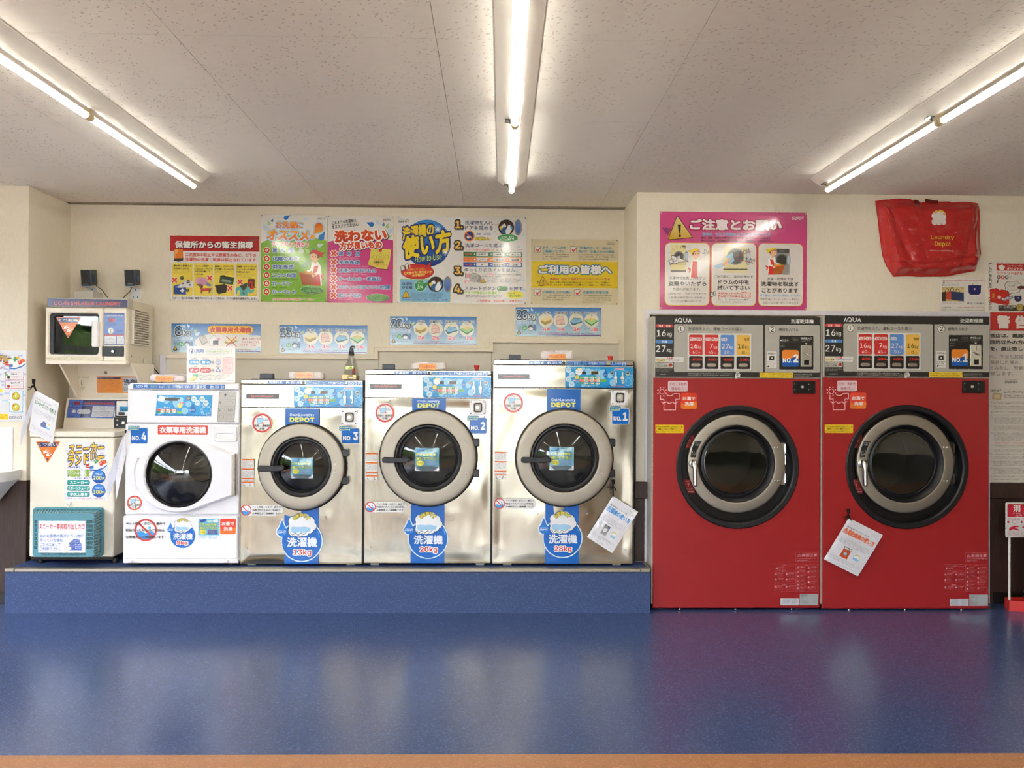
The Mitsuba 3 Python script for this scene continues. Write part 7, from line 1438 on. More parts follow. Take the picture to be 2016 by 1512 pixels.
# pink poster above the red machines
f6 = Frame(1443, 514, YF); p = Print(f6, 1280, 400, 5.929); x0, y0, x1, y1 = 112, 108, 1824, 1242
p.r(x0, y0, x1, y1, '#cb4f87'); 
for i in range(-30, 46): p.geo(Polygon([(x0 + i * 40, y1), (x0 + i * 40 + 14, y1), (x0 + i * 40 + 1148, y0), (x0 + i * 40 + 1134, y0)]).intersection(rrect(x0, x1, y0, y1)), '#c8477f')
p.p([(136, 298), (240, 304), (200, 392)], '#8a3a6a'); p.p([(200, 410), (240, 330), (262, 420)], '#c8961e'); warn(p, [(312, 168), (214, 434), (482, 404)], '#ddd08a')
p.t('ご注意とお願い', 458, 194, 1528, 322, '#ecdfe2', .05, ol=('#a02a50', .09)); p.t('当店は', 602, 352, 720, 386, '#7ac0dc', .03); p.t('セルフ方式のコインランドリーです', 752, 350, 1402, 388, '#7ac0dc', .03); p.t('紛失・盗難・色落ちや縮み等のトラブルにつきましては、一切責任を', 592, 398, 1396, 424, '#4a1c34', .02); p.t('負いかねます。お洗濯表示やご注意をよくご確認の上、ご利用下さい。', 592, 430, 1414, 456, '#4a1c34', .02)
for a, b in ((168, 690), (708, 1234), (1252, 1778)): p.r(a, 470, b, 1200, '#dcb04a', 62); p.r(a + 8, 478, b - 8, 1192, '#ddd6d0', 56)
for s, a, b, c, d, bo in (('洗濯物を放置されますと', 220, 862, 640, 896, .008), ('盗難やいたずら', 210, 918, 652, 972, .03), ('の恐れがあります。', 262, 992, 582, 1024, .015), ('心配な方は、洗濯・乾燥中でも', 206, 1046, 650, 1074, .0), ('ご自身の洗濯物から目を離さ', 214, 1092, 636, 1118, .0), ('ないようお願い致します。', 244, 1132, 606, 1158, .0), ('ご利用前に、店内の布巾で', 740, 842, 1196, 876, .008), ('ドラムの中を', 790, 894, 1148, 950, .03), ('拭いて下さい', 778, 962, 1156, 1016, .03), ('特に、ボールペンの汚れは見え', 790, 1116, 1138, 1138, .0), ('にくいので、ご注意下さい!', 808, 1144, 1116, 1166, .0), ('洗濯・乾燥終了後', 1358, 866, 1662, 900, .008), ('洗濯物を取出す', 1284, 914, 1732, 968, .03), ('ことがあります', 1296, 986, 1722, 1042, .03), ('順番を待っている方がいる場合は、', 1274, 1104, 1744, 1130, .0), ('取出してお使い頂いております。', 1308, 1146, 1740, 1170, .0)): p.t(s, a, b, c, d, '#322a28', bo)
p.t('終了後は、速やかに取出して下さい', 1276, 1060, 1740, 1088, '#3f8ac0', .015); p.t('必ず!', 694, 1036, 778, 1086, '#e6e0dc', .04, rot=-18, ol=('#2c2626', .12)); p.t('洗濯物を入れる前に', 784, 1040, 1058, 1066, '#c03a3a', .02); p.t('忘れ物や汚れ等を', 784, 1074, 1050, 1104, '#c03a3a', .02); p.t('確認!!', 1062, 1044, 1194, 1106, '#e2d0cc', .04, ol=('#c03a3a', .10), rot=6)
p.r(236, 494, 418, 812, '#dccf96'); p.r(236, 784, 418, 812, '#6e6862'); p.r(236, 716, 418, 724, '#6e6862'); p.r(368, 502, 408, 522, '#5a544c'); p.c(332, 630, 62, '#8c8a88'); p.c(332, 630, 50, '#4a4644'); p.c(420, 624, 22, '#8a94a0', 56); p.c(420, 624, 15, '#b4c0cc', 44)
p.p([(196, 684), (250, 660), (240, 610), (300, 630), (352, 610), (350, 648), (452, 690), (330, 700), (300, 720), (240, 716), (230, 740), (222, 700)], '#3a3634'); p.p([(204, 686), (254, 664), (248, 620), (300, 638), (342, 622), (342, 654), (430, 686), (326, 694), (298, 712), (246, 708), (236, 722), (228, 696)], '#e6e2de'); p.t('ない!', 246, 640, 326, 696, '#3a3634', .02, rot=-16)
for a in range(200, 345, 28): c_, s_ = math.cos(math.radians(a)), math.sin(math.radians(a)); p.l([(330 + 80 * c_, 620 + 80 * s_), (330 + 116 * c_, 620 + 116 * s_)], 4, '#4a4644')
woman(p, 540, 590, 190, False, -1, '#e0c430'); p.t('キョロ', 612, 548, 668, 620, '#4a4440', .0, rot=-60)
p.r(852, 516, 1130, 816, '#dcd2a6'); p.r(850, 768, 1128, 780, '#5a544c'); p.c(990, 626, 98, '#8c8a88'); p.c(990, 626, 84, '#5c5a5a'); p.c(1136, 640, 30, '#9aa2aa', 88); p.c(1136, 640, 20, '#c4ccd2', 72)
p.p([(880, 618), (954, 588), (978, 680), (914, 714)], '#8cbad2'); p.p([(830, 720), (930, 636), (944, 660), (906, 690), (850, 744)], '#e2b08a'); p.p([(736, 736), (830, 702), (850, 742), (776, 772)], '#a9c6dc'); p.t('汚れ!?', 1026, 540, 1156, 600, '#3a3634', .01, rot=-14); p.t('忘れもの!?', 1020, 626, 1220, 690, '#3a3634', .01, rot=14); p.l([(976, 634), (1174, 568)], 5, '#b8403a'); p.l([(1010, 656), (1192, 706)], 5, '#b8403a')
p.r(1414, 532, 1618, 832, '#8a8886'); p.r(1476, 536, 1614, 580, '#4a4846'); p.r(1500, 548, 1560, 570, '#6a6866'); p.c(1530, 664, 72, '#5c5a58'); p.c(1530, 664, 56, '#3a3836'); p.c(1608, 660, 24, '#8a94a0', 62); p.c(1608, 660, 15, '#b4c0cc', 48)
woman(p, 1434, 570, 176, True, -1, '#e0c430')
p.t('CoinLaundry', 1654, 148, 1788, 162, '#e6c4d2', kind='l'); p.t('DEPOT', 1650, 166, 1786, 196, '#ecd6e0', kind='k'); pins(p, x0, y0, x1, y1, 9, '#d8c8c4')
sheet_sign('attention_poster', f6, p, (x0, y0, x1, y1), 'bright pink poster with three cream panels above the left red machine')
# bag leaflet, bag poster, warning poster, rules poster
f7 = Frame(1894, 583, YF); p = Print(f7, 1700, 380, 5.816); p.r(872, 984, 1386, 1366, '#d9d3cc')
p.l([(896, 1006), (1372, 1006)], 4, '#c05a60'); p.c(918, 1027, 10, '#5a5652'); p.t('ランドリーデポオリジナル', 948, 1020, 1086, 1034, '#5a5652', .0); p.t('ランドリーバッグ', 898, 1044, 1084, 1068, '#3a3632', .01); p.r(894, 1082, 1148, 1242, '#b9a06a'); p.p([(896, 1110), (930, 1090), (1080, 1084), (1148, 1100), (1148, 1130), (896, 1140)], '#cbb684')
for q, c in (([(894, 1140), (940, 1130), (945, 1238), (894, 1240)], '#3a2c26'), ([(940, 1136), (1000, 1128), (1012, 1222), (945, 1216)], '#b84a34'), ([(1000, 1128), (1146, 1142), (1148, 1240), (1004, 1224)], '#2c3a5c')): p.p(q, c)
for x, y in ((955, 1112), (1012, 1104), (1074, 1116)): p.geo(LineString([(x - 20, y + 22), (x - 14, y - 10), (x, y - 18), (x + 14, y - 10), (x + 22, y + 24)]).buffer(3), '#4a3f34')
p.p([(1198, 1056), (1344, 1056), (1340, 1142), (1318, 1164), (1222, 1164), (1200, 1142)], '#26265e'); p.l([(1248, 1056), (1252, 1028)], 4, '#3a3a4a'); p.l([(1290, 1056), (1286, 1028)], 4, '#3a3a4a'); p.c(1270, 1100, 11, '#c4c0cc')
p.g(1204, 1180, 1340, 1236, 4, '#a9a49e', .3); p.g(900, 1256, 1112, 1270, 1, '#8a857f', .8); p.t('各色1個', 1178, 1250, 1240, 1274, '#3a3632', .02); p.t('500円', 1256, 1252, 1320, 1272, '#3a3632', .0); p.t('(税込)', 1326, 1250, 1376, 1274, '#3a3632', .02); p.g(900, 1302, 1010, 1316, 1, '#5a5652', .9); p.g(1020, 1302, 1366, 1316, 1, '#b8605c', .9, 0); p.l([(900, 1338), (1374, 1338)], 6, '#5a5652')
sheet_sign('bag_leaflet', f7, p, (872, 984, 1386, 1366), 'small white leaflet picturing bags, under the red bag in its plastic wrap', t=.0006, mat='print_satin')
f8 = Frame(1985, 565, YF); p = Print(f8, 1700, 380, 5.816); p.r(1414, 794, 1920, 1352, '#ddd8d0')
for i, ch in enumerate('LAUNDRY BAG'):
    y = 806 + i * 48.5
    if ch != ' ': p.t(ch, 1424, y + 5, 1470, y + 39, '#4a4540', kind='l', rot=90)
p.r(1518, 812, 1920, 892, '#b8302c'); p.geo(shapely.union_all([disc(x, y, r, 16) for x, y, r in ((1556, 850, 18), (1582, 846, 20), (1600, 856, 16), (1566, 868, 16), (1590, 872, 16))]), '#e2dcd8'); p.t('ランドリーデポ', 1640, 826, 1818, 848, '#e8d8d4', .01); p.t('オリジナル', 1638, 854, 1820, 886, '#f0e4e0', .04); p.t('ランドリー', 1522, 904, 1716, 938, '#c03a38', .02); p.t('BAG', 1726, 904, 1816, 938, '#c03a38', kind='b')
for i, (x, c, s) in enumerate(((1544, '#2c2624', '黒'), (1590, '#b8382c', '赤'), (1636, '#3a3648', '紺'))): p.c(x, 966, 22, c); p.t(s, x - 12, 954, x + 12, 978, '#e4ded8', .02)
p.g(1668, 956, 1690, 980, 2, '#5a5652', .6); p.l([(1520, 996), (1920, 996)], 3, '#b8403c'); p.r(1520, 1000, 1920, 1010, '#e6e0d8')
p.p([(1440, 1104), (1520, 1090), (1650, 1120), (1668, 1160), (1664, 1270), (1640, 1284), (1446, 1250)], '#b8261f'); p.p([(1520, 1002), (1580, 1002), (1610, 1050), (1560, 1120), (1528, 1090)], '#dcd6d0'); p.p([(1520, 1002), (1540, 1002), (1536, 1030), (1522, 1040)], '#5a3628')
p.p([(1610, 1050), (1640, 1012), (1760, 1010), (1814, 1060), (1780, 1140), (1690, 1150), (1660, 1176), (1662, 1144), (1622, 1110)], '#3a3632'); p.p([(1616, 1052), (1643, 1017), (1758, 1015), (1808, 1060), (1776, 1135), (1686, 1144), (1667, 1162), (1667, 1139), (1627, 1107)], '#e2dcd4')
for i in range(3): p.g(1632 + 4 * i, 1024 + 36 * i, 1770 - 6 * i, 1054 + 36 * i, 2, '#3a3632', .55)
p.c(1550, 1194, 20, '#d9b4b0'); p.t('Big Size!!', 1580, 1188, 1712, 1226, '#e6e0dc', kind='k', rot=-12, ol=('#3a3a78', .10)); p.t('Laundry', 1470, 1136, 1496, 1226, '#d8b83a', kind='l'); p.p([(1722, 1176), (1808, 1174), (1806, 1220), (1782, 1242), (1744, 1242), (1724, 1220)], '#2a2456'); p.c(1766, 1200, 7, '#c4c0cc'); p.p([(1752, 1078), (1780, 1062), (1836, 1066), (1832, 1096), (1770, 1100)], '#5a2c30')
p.r(1540, 1284, 1920, 1346, '#2c2826'); p.g(1552, 1296, 1592, 1324, 2, '#b9b4ae', .5); p.t('10:00~13:00', 1604, 1290, 1736, 1310, '#e2dcd6', kind='b'); p.g(1604, 1316, 1740, 1328, 1, '#b9b4ae', .8); p.c(1786, 1306, 42, '#8a7434'); p.c(1786, 1306, 32, '#b9a050'); p.g(1764, 1296, 1808, 1316, 1, '#5a4a1c', .9)
sheet_sign('bag_poster', f8, p, (1414, 794, 1920, 1352), 'portrait poster for a red laundry bag with upright lettering at its left edge', t=.002)
f9 = Frame(1990, 700, YF); p = Print(f9, 1840, 600, 4.2); p.r(436, 66, 1010, 690, '#ddd6cc'); p.r(436, 66, 1010, 218, '#b92a26')
for ch, a in (('警', 512), ('告', 660)): p.t(ch, a, 92, a + 108, 202, '#ebe2da', .06)
for i, s in enumerate(('当店は、機器利用', '目的以外の方の入', 'を、禁止致します')): p.t(s, 456, 240 + 54 * i, 456 + 44 * len(s) + 10, 276 + 54 * i, '#35302a', .045)
for i, s in enumerate(('尚、不当な居座りを', '発見した場合、営業', 'とみなし、警察へ通', '致します。')): p.t(s, 456, 414 + 46 * i, 456 + 40 * len(s) - 6, 446 + 46 * i, '#544e46', .0)
depot(p, 578, 612, 686, 648); pins(p, 436, 66, 1010, 690, 5, '#d8cfc4'); sheet_sign('warning_poster', f9, p, (436, 66, 1010, 690), 'white poster with a red heading of two big white characters, by the right red machine')
f10 = Frame(1990, 862, YF); p = Print(f10, 1840, 600, 4.2); p.r(440, 690, 1010, 1478, '#d3cabd'); depot(p, 452, 694, 548, 726); p.t('コインランドリーデポ', 574, 718, 800, 736, '#3a342c', .03); p.g(574, 750, 900, 782, 2, '#3a342c', .55); p.p([(476, 740), (486, 732), (552, 738), (548, 790), (470, 786)], '#b9a078'); p.p([(492, 746), (536, 748), (534, 780), (490, 778)], '#d0bc98')
y = 806
for n in (2, 3, 1, 1, 5, 4, 7, 0, 2, 2, 1, 2, 4, 5, 1, 1, 2, 1, 1, 2, 2, 1, 1):
    if n == 0: p.g(500, y - 8, 900, y + 6, 1, '#b8483c', .8); y += 14; continue
    p.g(466, y, 476, y + 9, 1, '#4a443a', .9); p.g(484, y, 980, y + 10.5 * n, n, '#57503f', .62); y += 10.5 * n + 14
sheet_sign('rules_poster', f10, p, (440, 690, 1010, 1478), 'tall pale poster of small printed rules under the warning poster', t=.002, mat='print_satin')
# sneaker poster on the left wall
f11 = Frame(20, 760, YF); p = Print(f11, 0, 680, 4.723); p.r(-330, 42, 246, 712, '#dfdfe4')
for i in range(60):
    a, b = -320 + RNG.random() * 550, 60 + RNG.random() * 420; p.c(a, b, 22, '#b9bfd8', 9, n=14)
p.t('スニーカーランドリー', -300, 88, 106, 168, '#e6b030', .04, skew=8, ol=('#4b4560', .09)); shoe(p, 118, 140, 70, '#3f8f5c', '#c23a34', '#e2a63a'); shoe(p, 164, 168, 78, '#d23c34', '#3f6fb8', '#de6a34'); p.g(-20, 202, 56, 218, 1, '#c05a5a', .9)
for y, c in ((244, '#3c3834'), (328, '#b0302c')): p.r(52, y, 224, y + 74, '#c2494c'); p.r(56, y + 4, 220, y + 70, '#e4dfe0'); p.c(84, y + 52, 14, c); p.g(104, y + 12, 200, y + 30, 1, '#4a4448', .9); p.g(104, y + 38, 206, y + 62, 2, '#c46a6c', .5)
p.p([(60, 250), (84, 280), (66, 290), (48, 262)], '#7ab07a')
p.p([(14, 518), (94, 506), (94, 420), (220, 420), (220, 624), (94, 624), (94, 528)], '#5ab0cc'); p.p([(24, 518), (98, 510), (98, 424), (216, 424), (216, 620), (98, 620), (98, 524)], '#e2e6ea')
for y in (472, 576): p.c(152, y, 36, '#8a8a30'); p.c(152, y, 31, '#c9c24a'); p.c(152, y, 9, '#e4e2dc'); p.c(176, y + 22, 9, '#c8603a'); p.c(132, y - 16, 9, '#c8603a')
p.c(76, 488, 34, '#e4dfe0', 20); p.p([(-20, 330), (6, 320), (4, 344)], '#2c3a7a'); p.c(0, 420, 34, '#e6d84a', 16); p.r(-40, 640, 84, 694, '#e6c83a'); p.g(-20, 648, 70, 684, 2, '#c0403a', .6); p.t('CoinLaundry', 94, 644, 216, 656, '#8f8f98', kind='l'); p.t('DEPOT', 92, 660, 214, 686, '#8f8f98', kind='k')
sheet_sign('sneaker_poster', f11, p, (-330, 42, 246, 712), 'pale poster with two bright sneakers, cut by the left edge above the basin')
# ---------------------------------------------------------------- things on and around the machines
def plain(key, mesh, mat, label, cat_, group=None, smooth=30):
    k = put(key, mesh, mat, smooth); tag(k, label, cat_, group); return k
# folded drum cloths with their orange tags
def drum_cloth(x0, y0, x1, y1, ztop, Y, tagbox, label, seed):
    fr = Frame((x0 + x1) / 2, (y0 + y1) / 2, Y); a, b = fr.x(x0), fr.x(x1); h = fr.z(y0) - ztop; d = .085; K = name('drum_cloth')
    n, m = 44, 26; t = np.arange(m) / m * 2 * math.pi; V = []
    for i in range(n + 1):
        u = i / n; xx = a + (b - a) * u
        e = 1 - .35 * max(0, abs(u - .5) * 2 - .86) / .14
        cs, sn = np.cos(t), np.sin(t); yy = Y + d / 2 + d / 2 * np.sign(cs) * np.abs(cs) ** .55 * e; zz = ztop + h * (.46 + .42 * np.sign(sn) * np.abs(sn) ** .5 * e)
        w = np.stack([np.full(m, xx * 14 + seed), yy * 14, zz * 18], 1); q = (meshkit.fbm(w, 3, seed) - .5)
        top = (sn > 0) * q * h * .75
        V.append(np.stack([np.full(m, xx) + q * .012, yy + q * .008, np.maximum(zz + top, ztop + .0005)], 1))
    V = np.vstack(V); i, j = np.meshgrid(np.arange(n), np.arange(m), indexing='ij'); A = (i * m + j).ravel(); B = (i * m + (j + 1) % m).ravel()
    F = np.vstack([np.stack([A, B, A + m], 1), np.stack([B, B + m, A + m], 1)])
    caps = [[0, k + 1, k] for k in range(1, m - 1)] + [[n * m, n * m + k, n * m + k + 1] for k in range(1, m - 1)]
    flap = sheet(a + (b - a) * .45, b - .004, ztop + h * .70, ztop + h * (1.0 if seed % 2 else .92), 20, 5, lambda X, Z: Y + d * .62 + .012 * (meshkit.fbm(np.stack([X * 30, Z * 30, X * 0 + seed], -1), 3, seed) - .5))
    put(K, cat((V, np.vstack([F, caps])), flap), 'cloth_white', 60)
    p = Print(Frame(fr.cx, fr.cy, O=fr.O - [0, .006, 0], scale=fr.k)); x, y, X2, Y2 = tagbox; p.r(x, y, X2, Y2, '#e0962e'); w = X2 - x; hh = Y2 - y
    p.t('ドラム用ふきん', x + .05 * w, y + .24 * hh, X2 - .05 * w, Y2 - .24 * hh, '#cc3a20', .03)
    put_print(K + '__tag', p, .0010, body=board(p.fr, x, y, X2, Y2, .0008), body_col='#d89030'); tag(K, label, 'cloth', 'folded drum cloths on the washers')
zt = lambda y, Y: at(600, y, Y)[2]
drum_cloth(293, 735.5, 364, 752.5, zt(754, 4.78) + .003, 4.82, (307.6, 740.8, 341.8, 751.6), 'folded white cloth with an orange tag on the white washer', 2)
drum_cloth(566, 731, 636, 746.4, Frame(594, 900, YW).z(747), 4.85, (582, 733.5, 616.5, 744.6), 'folded white cloth with an orange tag, on the washer marked 13kg', 3)
drum_cloth(809, 711, 876.5, 728.4, Frame(842, 900, YW).z(728.6), 4.85, (824.4, 716, 858.2, 727.6), 'folded white cloth with an orange tag, on the washer marked 20kg', 4)
drum_cloth(1064.5, 689, 1130, 709, Frame(1108, 900, YW).z(709.3), 4.85, (1079.5, 697, 1113, 707.5), 'folded white cloth with an orange tag, on the washer marked 28kg', 5)
# detergent card standing on the white washer
f = Frame(415, 718, 4.83); p = Print(f, 320, 620, 10.08); p.r(486, 622, 1446, 1344, '#e6e3dc'); p.r(490, 826, 1442, 1160, ('#e2dcd4', '#dcd6d0'))
p.ring(584, 720, 54, 9, '#5a6a8c'); p.c(590, 716, 40, '#dfe2ea'); p.t('i', 574, 684, 606, 756, '#3a4a7c', kind='b', skew=10); p.t('洗剤', 658, 680, 818, 748, '#3f5fa8', .03); p.t('について', 660, 766, 814, 796, '#4a64a8', .0); p.g(850, 674, 1370, 692, 1, '#7c8a8c', .8, 0); p.t('洗剤は自動で投入されます', 850, 706, 1386, 744, ('#9cc4b0', '#a8b82a', 1), .03); p.g(850, 764, 1366, 800, 2, '#8a9096', .5)
for y, c, a, b in ((888, ('#3f86bc', '#57a6d6'), '少なめ', '軽め'), (1048, ('#c23a40', '#cf5054'), '多い', 'ひどい')):
    p.t('洗濯物量', 562, y - 36, 688, y - 14, '#4a4a50', .0); p.t('汚れ具合', 798, y - 36, 920, y - 14, '#6a6a72', .0); p.t('泡立ち', 1060, y - 32, 1154, y - 6, '#6a7480', .0)
    for x, s in ((526, a), (754, b)): p.r(x, y, x + 212, y + 102, '#4a5a78' if y < 900 else '#8a2a30', 50); p.r(x + 4, y + 4, x + 208, y + 98, c, 46); p.t(s, x + 24 if len(s) > 2 else x + 34, y + 26, x + 190 if len(s) > 2 else x + 186, y + 76, '#eef0f2', .05, track=0 if len(s) > 2 else .4)
    p.p([(968, y + 34), (1000, y + 34), (1000, y + 14), (1042, y + 52), (1000, y + 92), (1000, y + 70), (968, y + 70)], '#9a9a96')
p.ring(1110, 944, 52, 9, '#4a68b0'); p.ring(1110, 944, 26, 9, '#4a68b0'); p.geo(Polygon([(1110, 1044), (1062, 1126), (1160, 1126)]).buffer(5).difference(Polygon([(1110, 1062), (1076, 1118), (1146, 1118)])), '#4a68b0')
p.geo(rrect(1204, 1398, 840, 1154, 26).union(Polygon([(1206, 1080), (1180, 1098), (1206, 1120)])), '#cf4a54'); p.geo(rrect(1210, 1392, 846, 1148, 22).union(Polygon([(1212, 1086), (1190, 1098), (1212, 1112)])), '#e6cfcc'); p.g(1222, 880, 1382, 990, 4, '#cf5a62', .5)
for i, s in enumerate(('安心して', 'ご利用', '下さい!')): p.t(s, 1236, 1006 + 40 * i, 1366, 1034 + 40 * i, '#cf4a54', .01)
p.p([(520, 1284), (620, 1226), (700, 1250), (694, 1276), (596, 1328)], '#b9963e'); p.p([(520, 1280), (622, 1222), (700, 1246), (596, 1310)], '#e6cf8a'); p.p([(604, 1222), (620, 1180), (668, 1164), (720, 1186), (716, 1250), (698, 1240), (650, 1222)], '#7ab888'); p.g(736, 1188, 1350, 1310, 4, '#4a4e58', .5); p.t('DEPOT', 1288, 1288, 1412, 1322, '#b9b6b0', kind='k')
sheet_sign('detergent_card', f, p, (486, 622, 1446, 1344), 'white card about detergent standing on top of the white washer', 'sign', t=.004, lift=0.0)
# spray bottle on the washer marked 13kg
Y = 4.88; f = Frame(693, 715, Y); zb = Frame(594, 900, YW).z(747); q = lambda u, v: (465 + u / 7.754, 680 + v / 7.754)
K = 'spray_bottle'; cx = f.x(q(1758, 0)[0]); Zq = lambda v: f.z(q(0, v)[1]); r = lambda w: w / 7.754 * f.k / 2
pr = [(1e-5, zb + .001), (r(236), zb + .001), (r(252), zb + .010), (r(244), Zq(470)), (r(190), Zq(330)), (r(130), Zq(230)), (r(92), Zq(160)), (r(76), Zq(148))]
v_, f_ = turn_z(pr, 0, 0, 36); put(K + '__bottle', (np.column_stack([v_[:, 0] + cx, v_[:, 1] * .62 + Y, v_[:, 2]]), f_), 'bottle_plastic', 50)
put(K + '__liquid', (lambda m: (np.column_stack([m[0][:, 0] + cx, m[0][:, 1] * .6 + Y, m[0][:, 2]]), m[1]))(turn_z([(1e-5, zb + .003), (r(228), zb + .003), (r(236), zb + .010), (r(230), Zq(474)), (1e-5, Zq(474))], 0, 0, 36)), 'grey_enamel')
put(K + '__dip_tube', tube([(cx - .001, Y, Zq(150)), (cx + .002, Y + .002, Zq(240)), (cx + .008, Y + .002, Zq(330))], [.005, .007, .004], 8), 'white_plastic')
put(K + '__inner_tag', slab(Polygon([(f.x(q(1758, 0)[0]), Zq(350)), (f.x(q(1808, 0)[0]), Zq(350)), (f.x(q(1822, 0)[0]), Zq(420)), (f.x(q(1770, 0)[0]), Zq(424))]), Y + .002, Y + .006), 'red_plastic')
put(K + '__inner_cap', slab(Polygon([(f.x(q(1768, 0)[0]), Zq(424)), (f.x(q(1822, 0)[0]), Zq(420)), (f.x(q(1820, 0)[0]), Zq(450)), (f.x(q(1770, 0)[0]), Zq(450))]), Y + .002, Y + .006), 'black_plastic')
put(K + '__trigger_head', cat(turn_z([(1e-5, Zq(152)), (r(86), Zq(154)), (r(84), Zq(118)), (r(62), Zq(100)), (1e-5, Zq(98))], cx, Y, 24), slab(Polygon([(f.x(q(a, 0)[0]), Zq(b)) for a, b in ((1728, 106), (1732, 60), (1742, 22), (1762, 8), (1792, 6), (1808, 22), (1804, 40), (1782, 50), (1792, 104))]), Y - .012, Y + .012, .003)), 'black_plastic')
put(K + '__nozzle', slab(disc(f.x(q(1790, 0)[0]), Zq(34), .0055, 14), Y - .018, Y - .010, .001), 'grey_enamel')
p = Print(Frame(693, 715, O=f.O - [0, .026, 0], scale=f.k), 465, 680, 7.754); p.r(1630, 450, 1842, 518, '#e0b42c', 8); p.t('次亜塩素', 1680, 458, 1794, 480, '#4a3a14', .0); p.t('ドラム用スプレー', 1644, 484, 1826, 506, '#4a3a14', .0); put_print(K + '__label', p, .0011, body=board(p.fr, *q(1630, 450), *q(1842, 518), .0008), body_col='#d8ac28')
p = Print(Frame(693, 715, O=f.O - [0, .021, 0], scale=f.k), 465, 680, 7.754); p.r(1682, 320, 1798, 368, '#c4e02c', 8); p.g(1702, 336, 1780, 354, 1, '#7a9a1c', .9); put_print(K + '__hang_tag', p, .0011, body=board(p.fr, *q(1682, 320), *q(1798, 368), .0008), body_col='#b8d428')
tag(K, 'clear cone-shaped spray bottle with a black trigger and yellow label', 'spray bottle')
# sheets in clear sleeves hung by black string
def hanging_leaflet(tl, tr, bl, Y, draw, str_pts, label, sleeve=None, back=None, knot=True, W=210, Hh=297, tilt=0.0, wr=.004, seed=1):
    K = name('hanging_leaflet'); P0, P1, P2 = at(*tl, Y), at(*tr, Y), at(*bl, Y + tilt)
    fr = Frame(0, 0, O=P0, U=(P1 - P0) / W, V=(P2 - P0) / Hh, scale=1.0); p = Print(fr); p.r(0, 0, W, Hh, '#dcdade'); draw(p)
    put_print(K, p, .0021, body=board(fr, 0, 0, W, Hh, .0016), body_col='#dcdade', mat='print_satin'); tag(K, label, 'leaflet', 'leaflets in clear sleeves')
    s = sleeve or (-4, -4, W + 4, Hh + 4)
    def film(z0, sd):
        nx, ny = 26, 34; U, V = np.meshgrid(np.linspace(s[0], s[2], nx + 1), np.linspace(s[1], s[3], ny + 1)); q = fr.pt(np.stack([U.ravel(), V.ravel()], 1))
        w = meshkit.fbm(np.stack([U.ravel() / 30, V.ravel() / 42, U.ravel() * 0 + sd], 1), 4, sd); edge = np.minimum(1, np.minimum(np.minimum(U - s[0], s[2] - U), np.minimum(V - s[1], s[3] - V)).ravel() / 12)
        q = q + fr.N * (z0 + wr * (w * edge))[:, None]; i, j = np.meshgrid(np.arange(ny), np.arange(nx), indexing='ij'); a = (i * (nx + 1) + j).ravel()
        return q, np.vstack([np.stack([a, a + 1, a + nx + 2], 1), np.stack([a, a + nx + 2, a + nx + 1], 1)])
    put(K + '__sleeve', film(.0045, seed), 'clear_film', True)
    if back:
        fb = Frame(0, 0, O=at(*back[0], Y + .012), U=(at(*back[1], Y + .02) - at(*back[0], Y + .012)) / W, V=(at(*back[2], Y + .02) - at(*back[0], Y + .012)) / Hh, scale=1.0); pb = Print(fb); pb.r(0, 0, W, Hh, '#c8c8d2'); pb.g(20, 60, 120, 84, 2, '#4a6a5a', .7); pb.g(20, 110, 170, 170, 5, '#77777c', .4); put_print(K + '__back_sheet', pb, .0017, body=board(fb, 0, 0, W, Hh, .0012), body_col='#b9b9c6', mat='print_satin')
    sp = [at(x, y, Y - .004 + dy) for x, y, dy in str_pts]
    bits = [tube(sp, .0042, 8)]
    if knot:
        c = sp[0]; bits += [tube([c + [-.001, 0, .004], c + [.000, -.002, -.022]], [.0105, .008], 8), tube([c + [0, -.002, -.030], c + [-.022, -.004, -.044], c + [-.034, -.004, -.040]], [.004, .003, .0025], 6), tube([c + [0, -.002, -.034], c + [.012, -.004, -.054], c + [.016, -.004, -.064]], [.0035, .003, .002], 6), tube([c + [-.002, -.003, -.032], c + [-.018, -.005, -.054], c + [-.030, -.005, -.056]], [.003, .0025, .002], 6)]
    put(K + '__string', cat(bits), 'string')
def body_text(p, title, col, picture):
    p.t('株式会社ランドリーデポ', 14, 44, 150, 56, '#33302e', .01); p.t(title, 10, 60, 198, 96, col, .045, ol=('#e6e6ea', .05)); p.g(150, 22, 206, 30, 1, '#9a9896', .5); p.g(188, 36, 202, 43, 1, '#77757a', .8); p.t('記', 116, 104, 124, 112, '#55535a', .0)
    p.g(16, 122, 196, 160, 4, '#77757a', .42); p.g(14, 246, 196, 272, 3, '#66646a', .42); p.g(70, 280, 190, 288, 1, '#8c8a90', .5)
    picture(p)
    g = shapely.union_all([disc(x, y, r, 14) for x, y, r in ((140, 196, 9), (150, 190, 10), (161, 196, 9), (146, 204, 10), (156, 205, 9))]); p.geo(g.buffer(1.2), '#5a6a78'); p.geo(g, '#e4e6ea'); p.p([(132, 208), (150, 202), (170, 208), (166, 220), (136, 220)], '#8cbcd8'); p.geo(LineString([(138, 190), (150, 182), (164, 190)]).buffer(2.4), '#d8c43a')
pic_grey = lambda p: (p.r(62, 170, 104, 232, '#8a8a8c'), p.r(62, 170, 104, 176, '#4a4c54'), p.r(90, 176, 104, 184, '#3a4f9a'), p.c(82, 202, 12, '#e4e2de'), p.c(82, 202, 8, '#c9c8c6'))
pic_red = lambda p: (p.r(62, 166, 108, 236, '#c8502e'), p.r(62, 166, 108, 182, '#2a2624'), p.r(66, 169, 90, 180, '#d8d4ce'), p.r(94, 169, 106, 180, '#d8d4ce'), p.c(85, 208, 13, '#55524e'), p.c(85, 208, 10, '#b9b9bc'))
px = lambda u, v: (1140 + u / 6.875, 920 + v / 6.875)
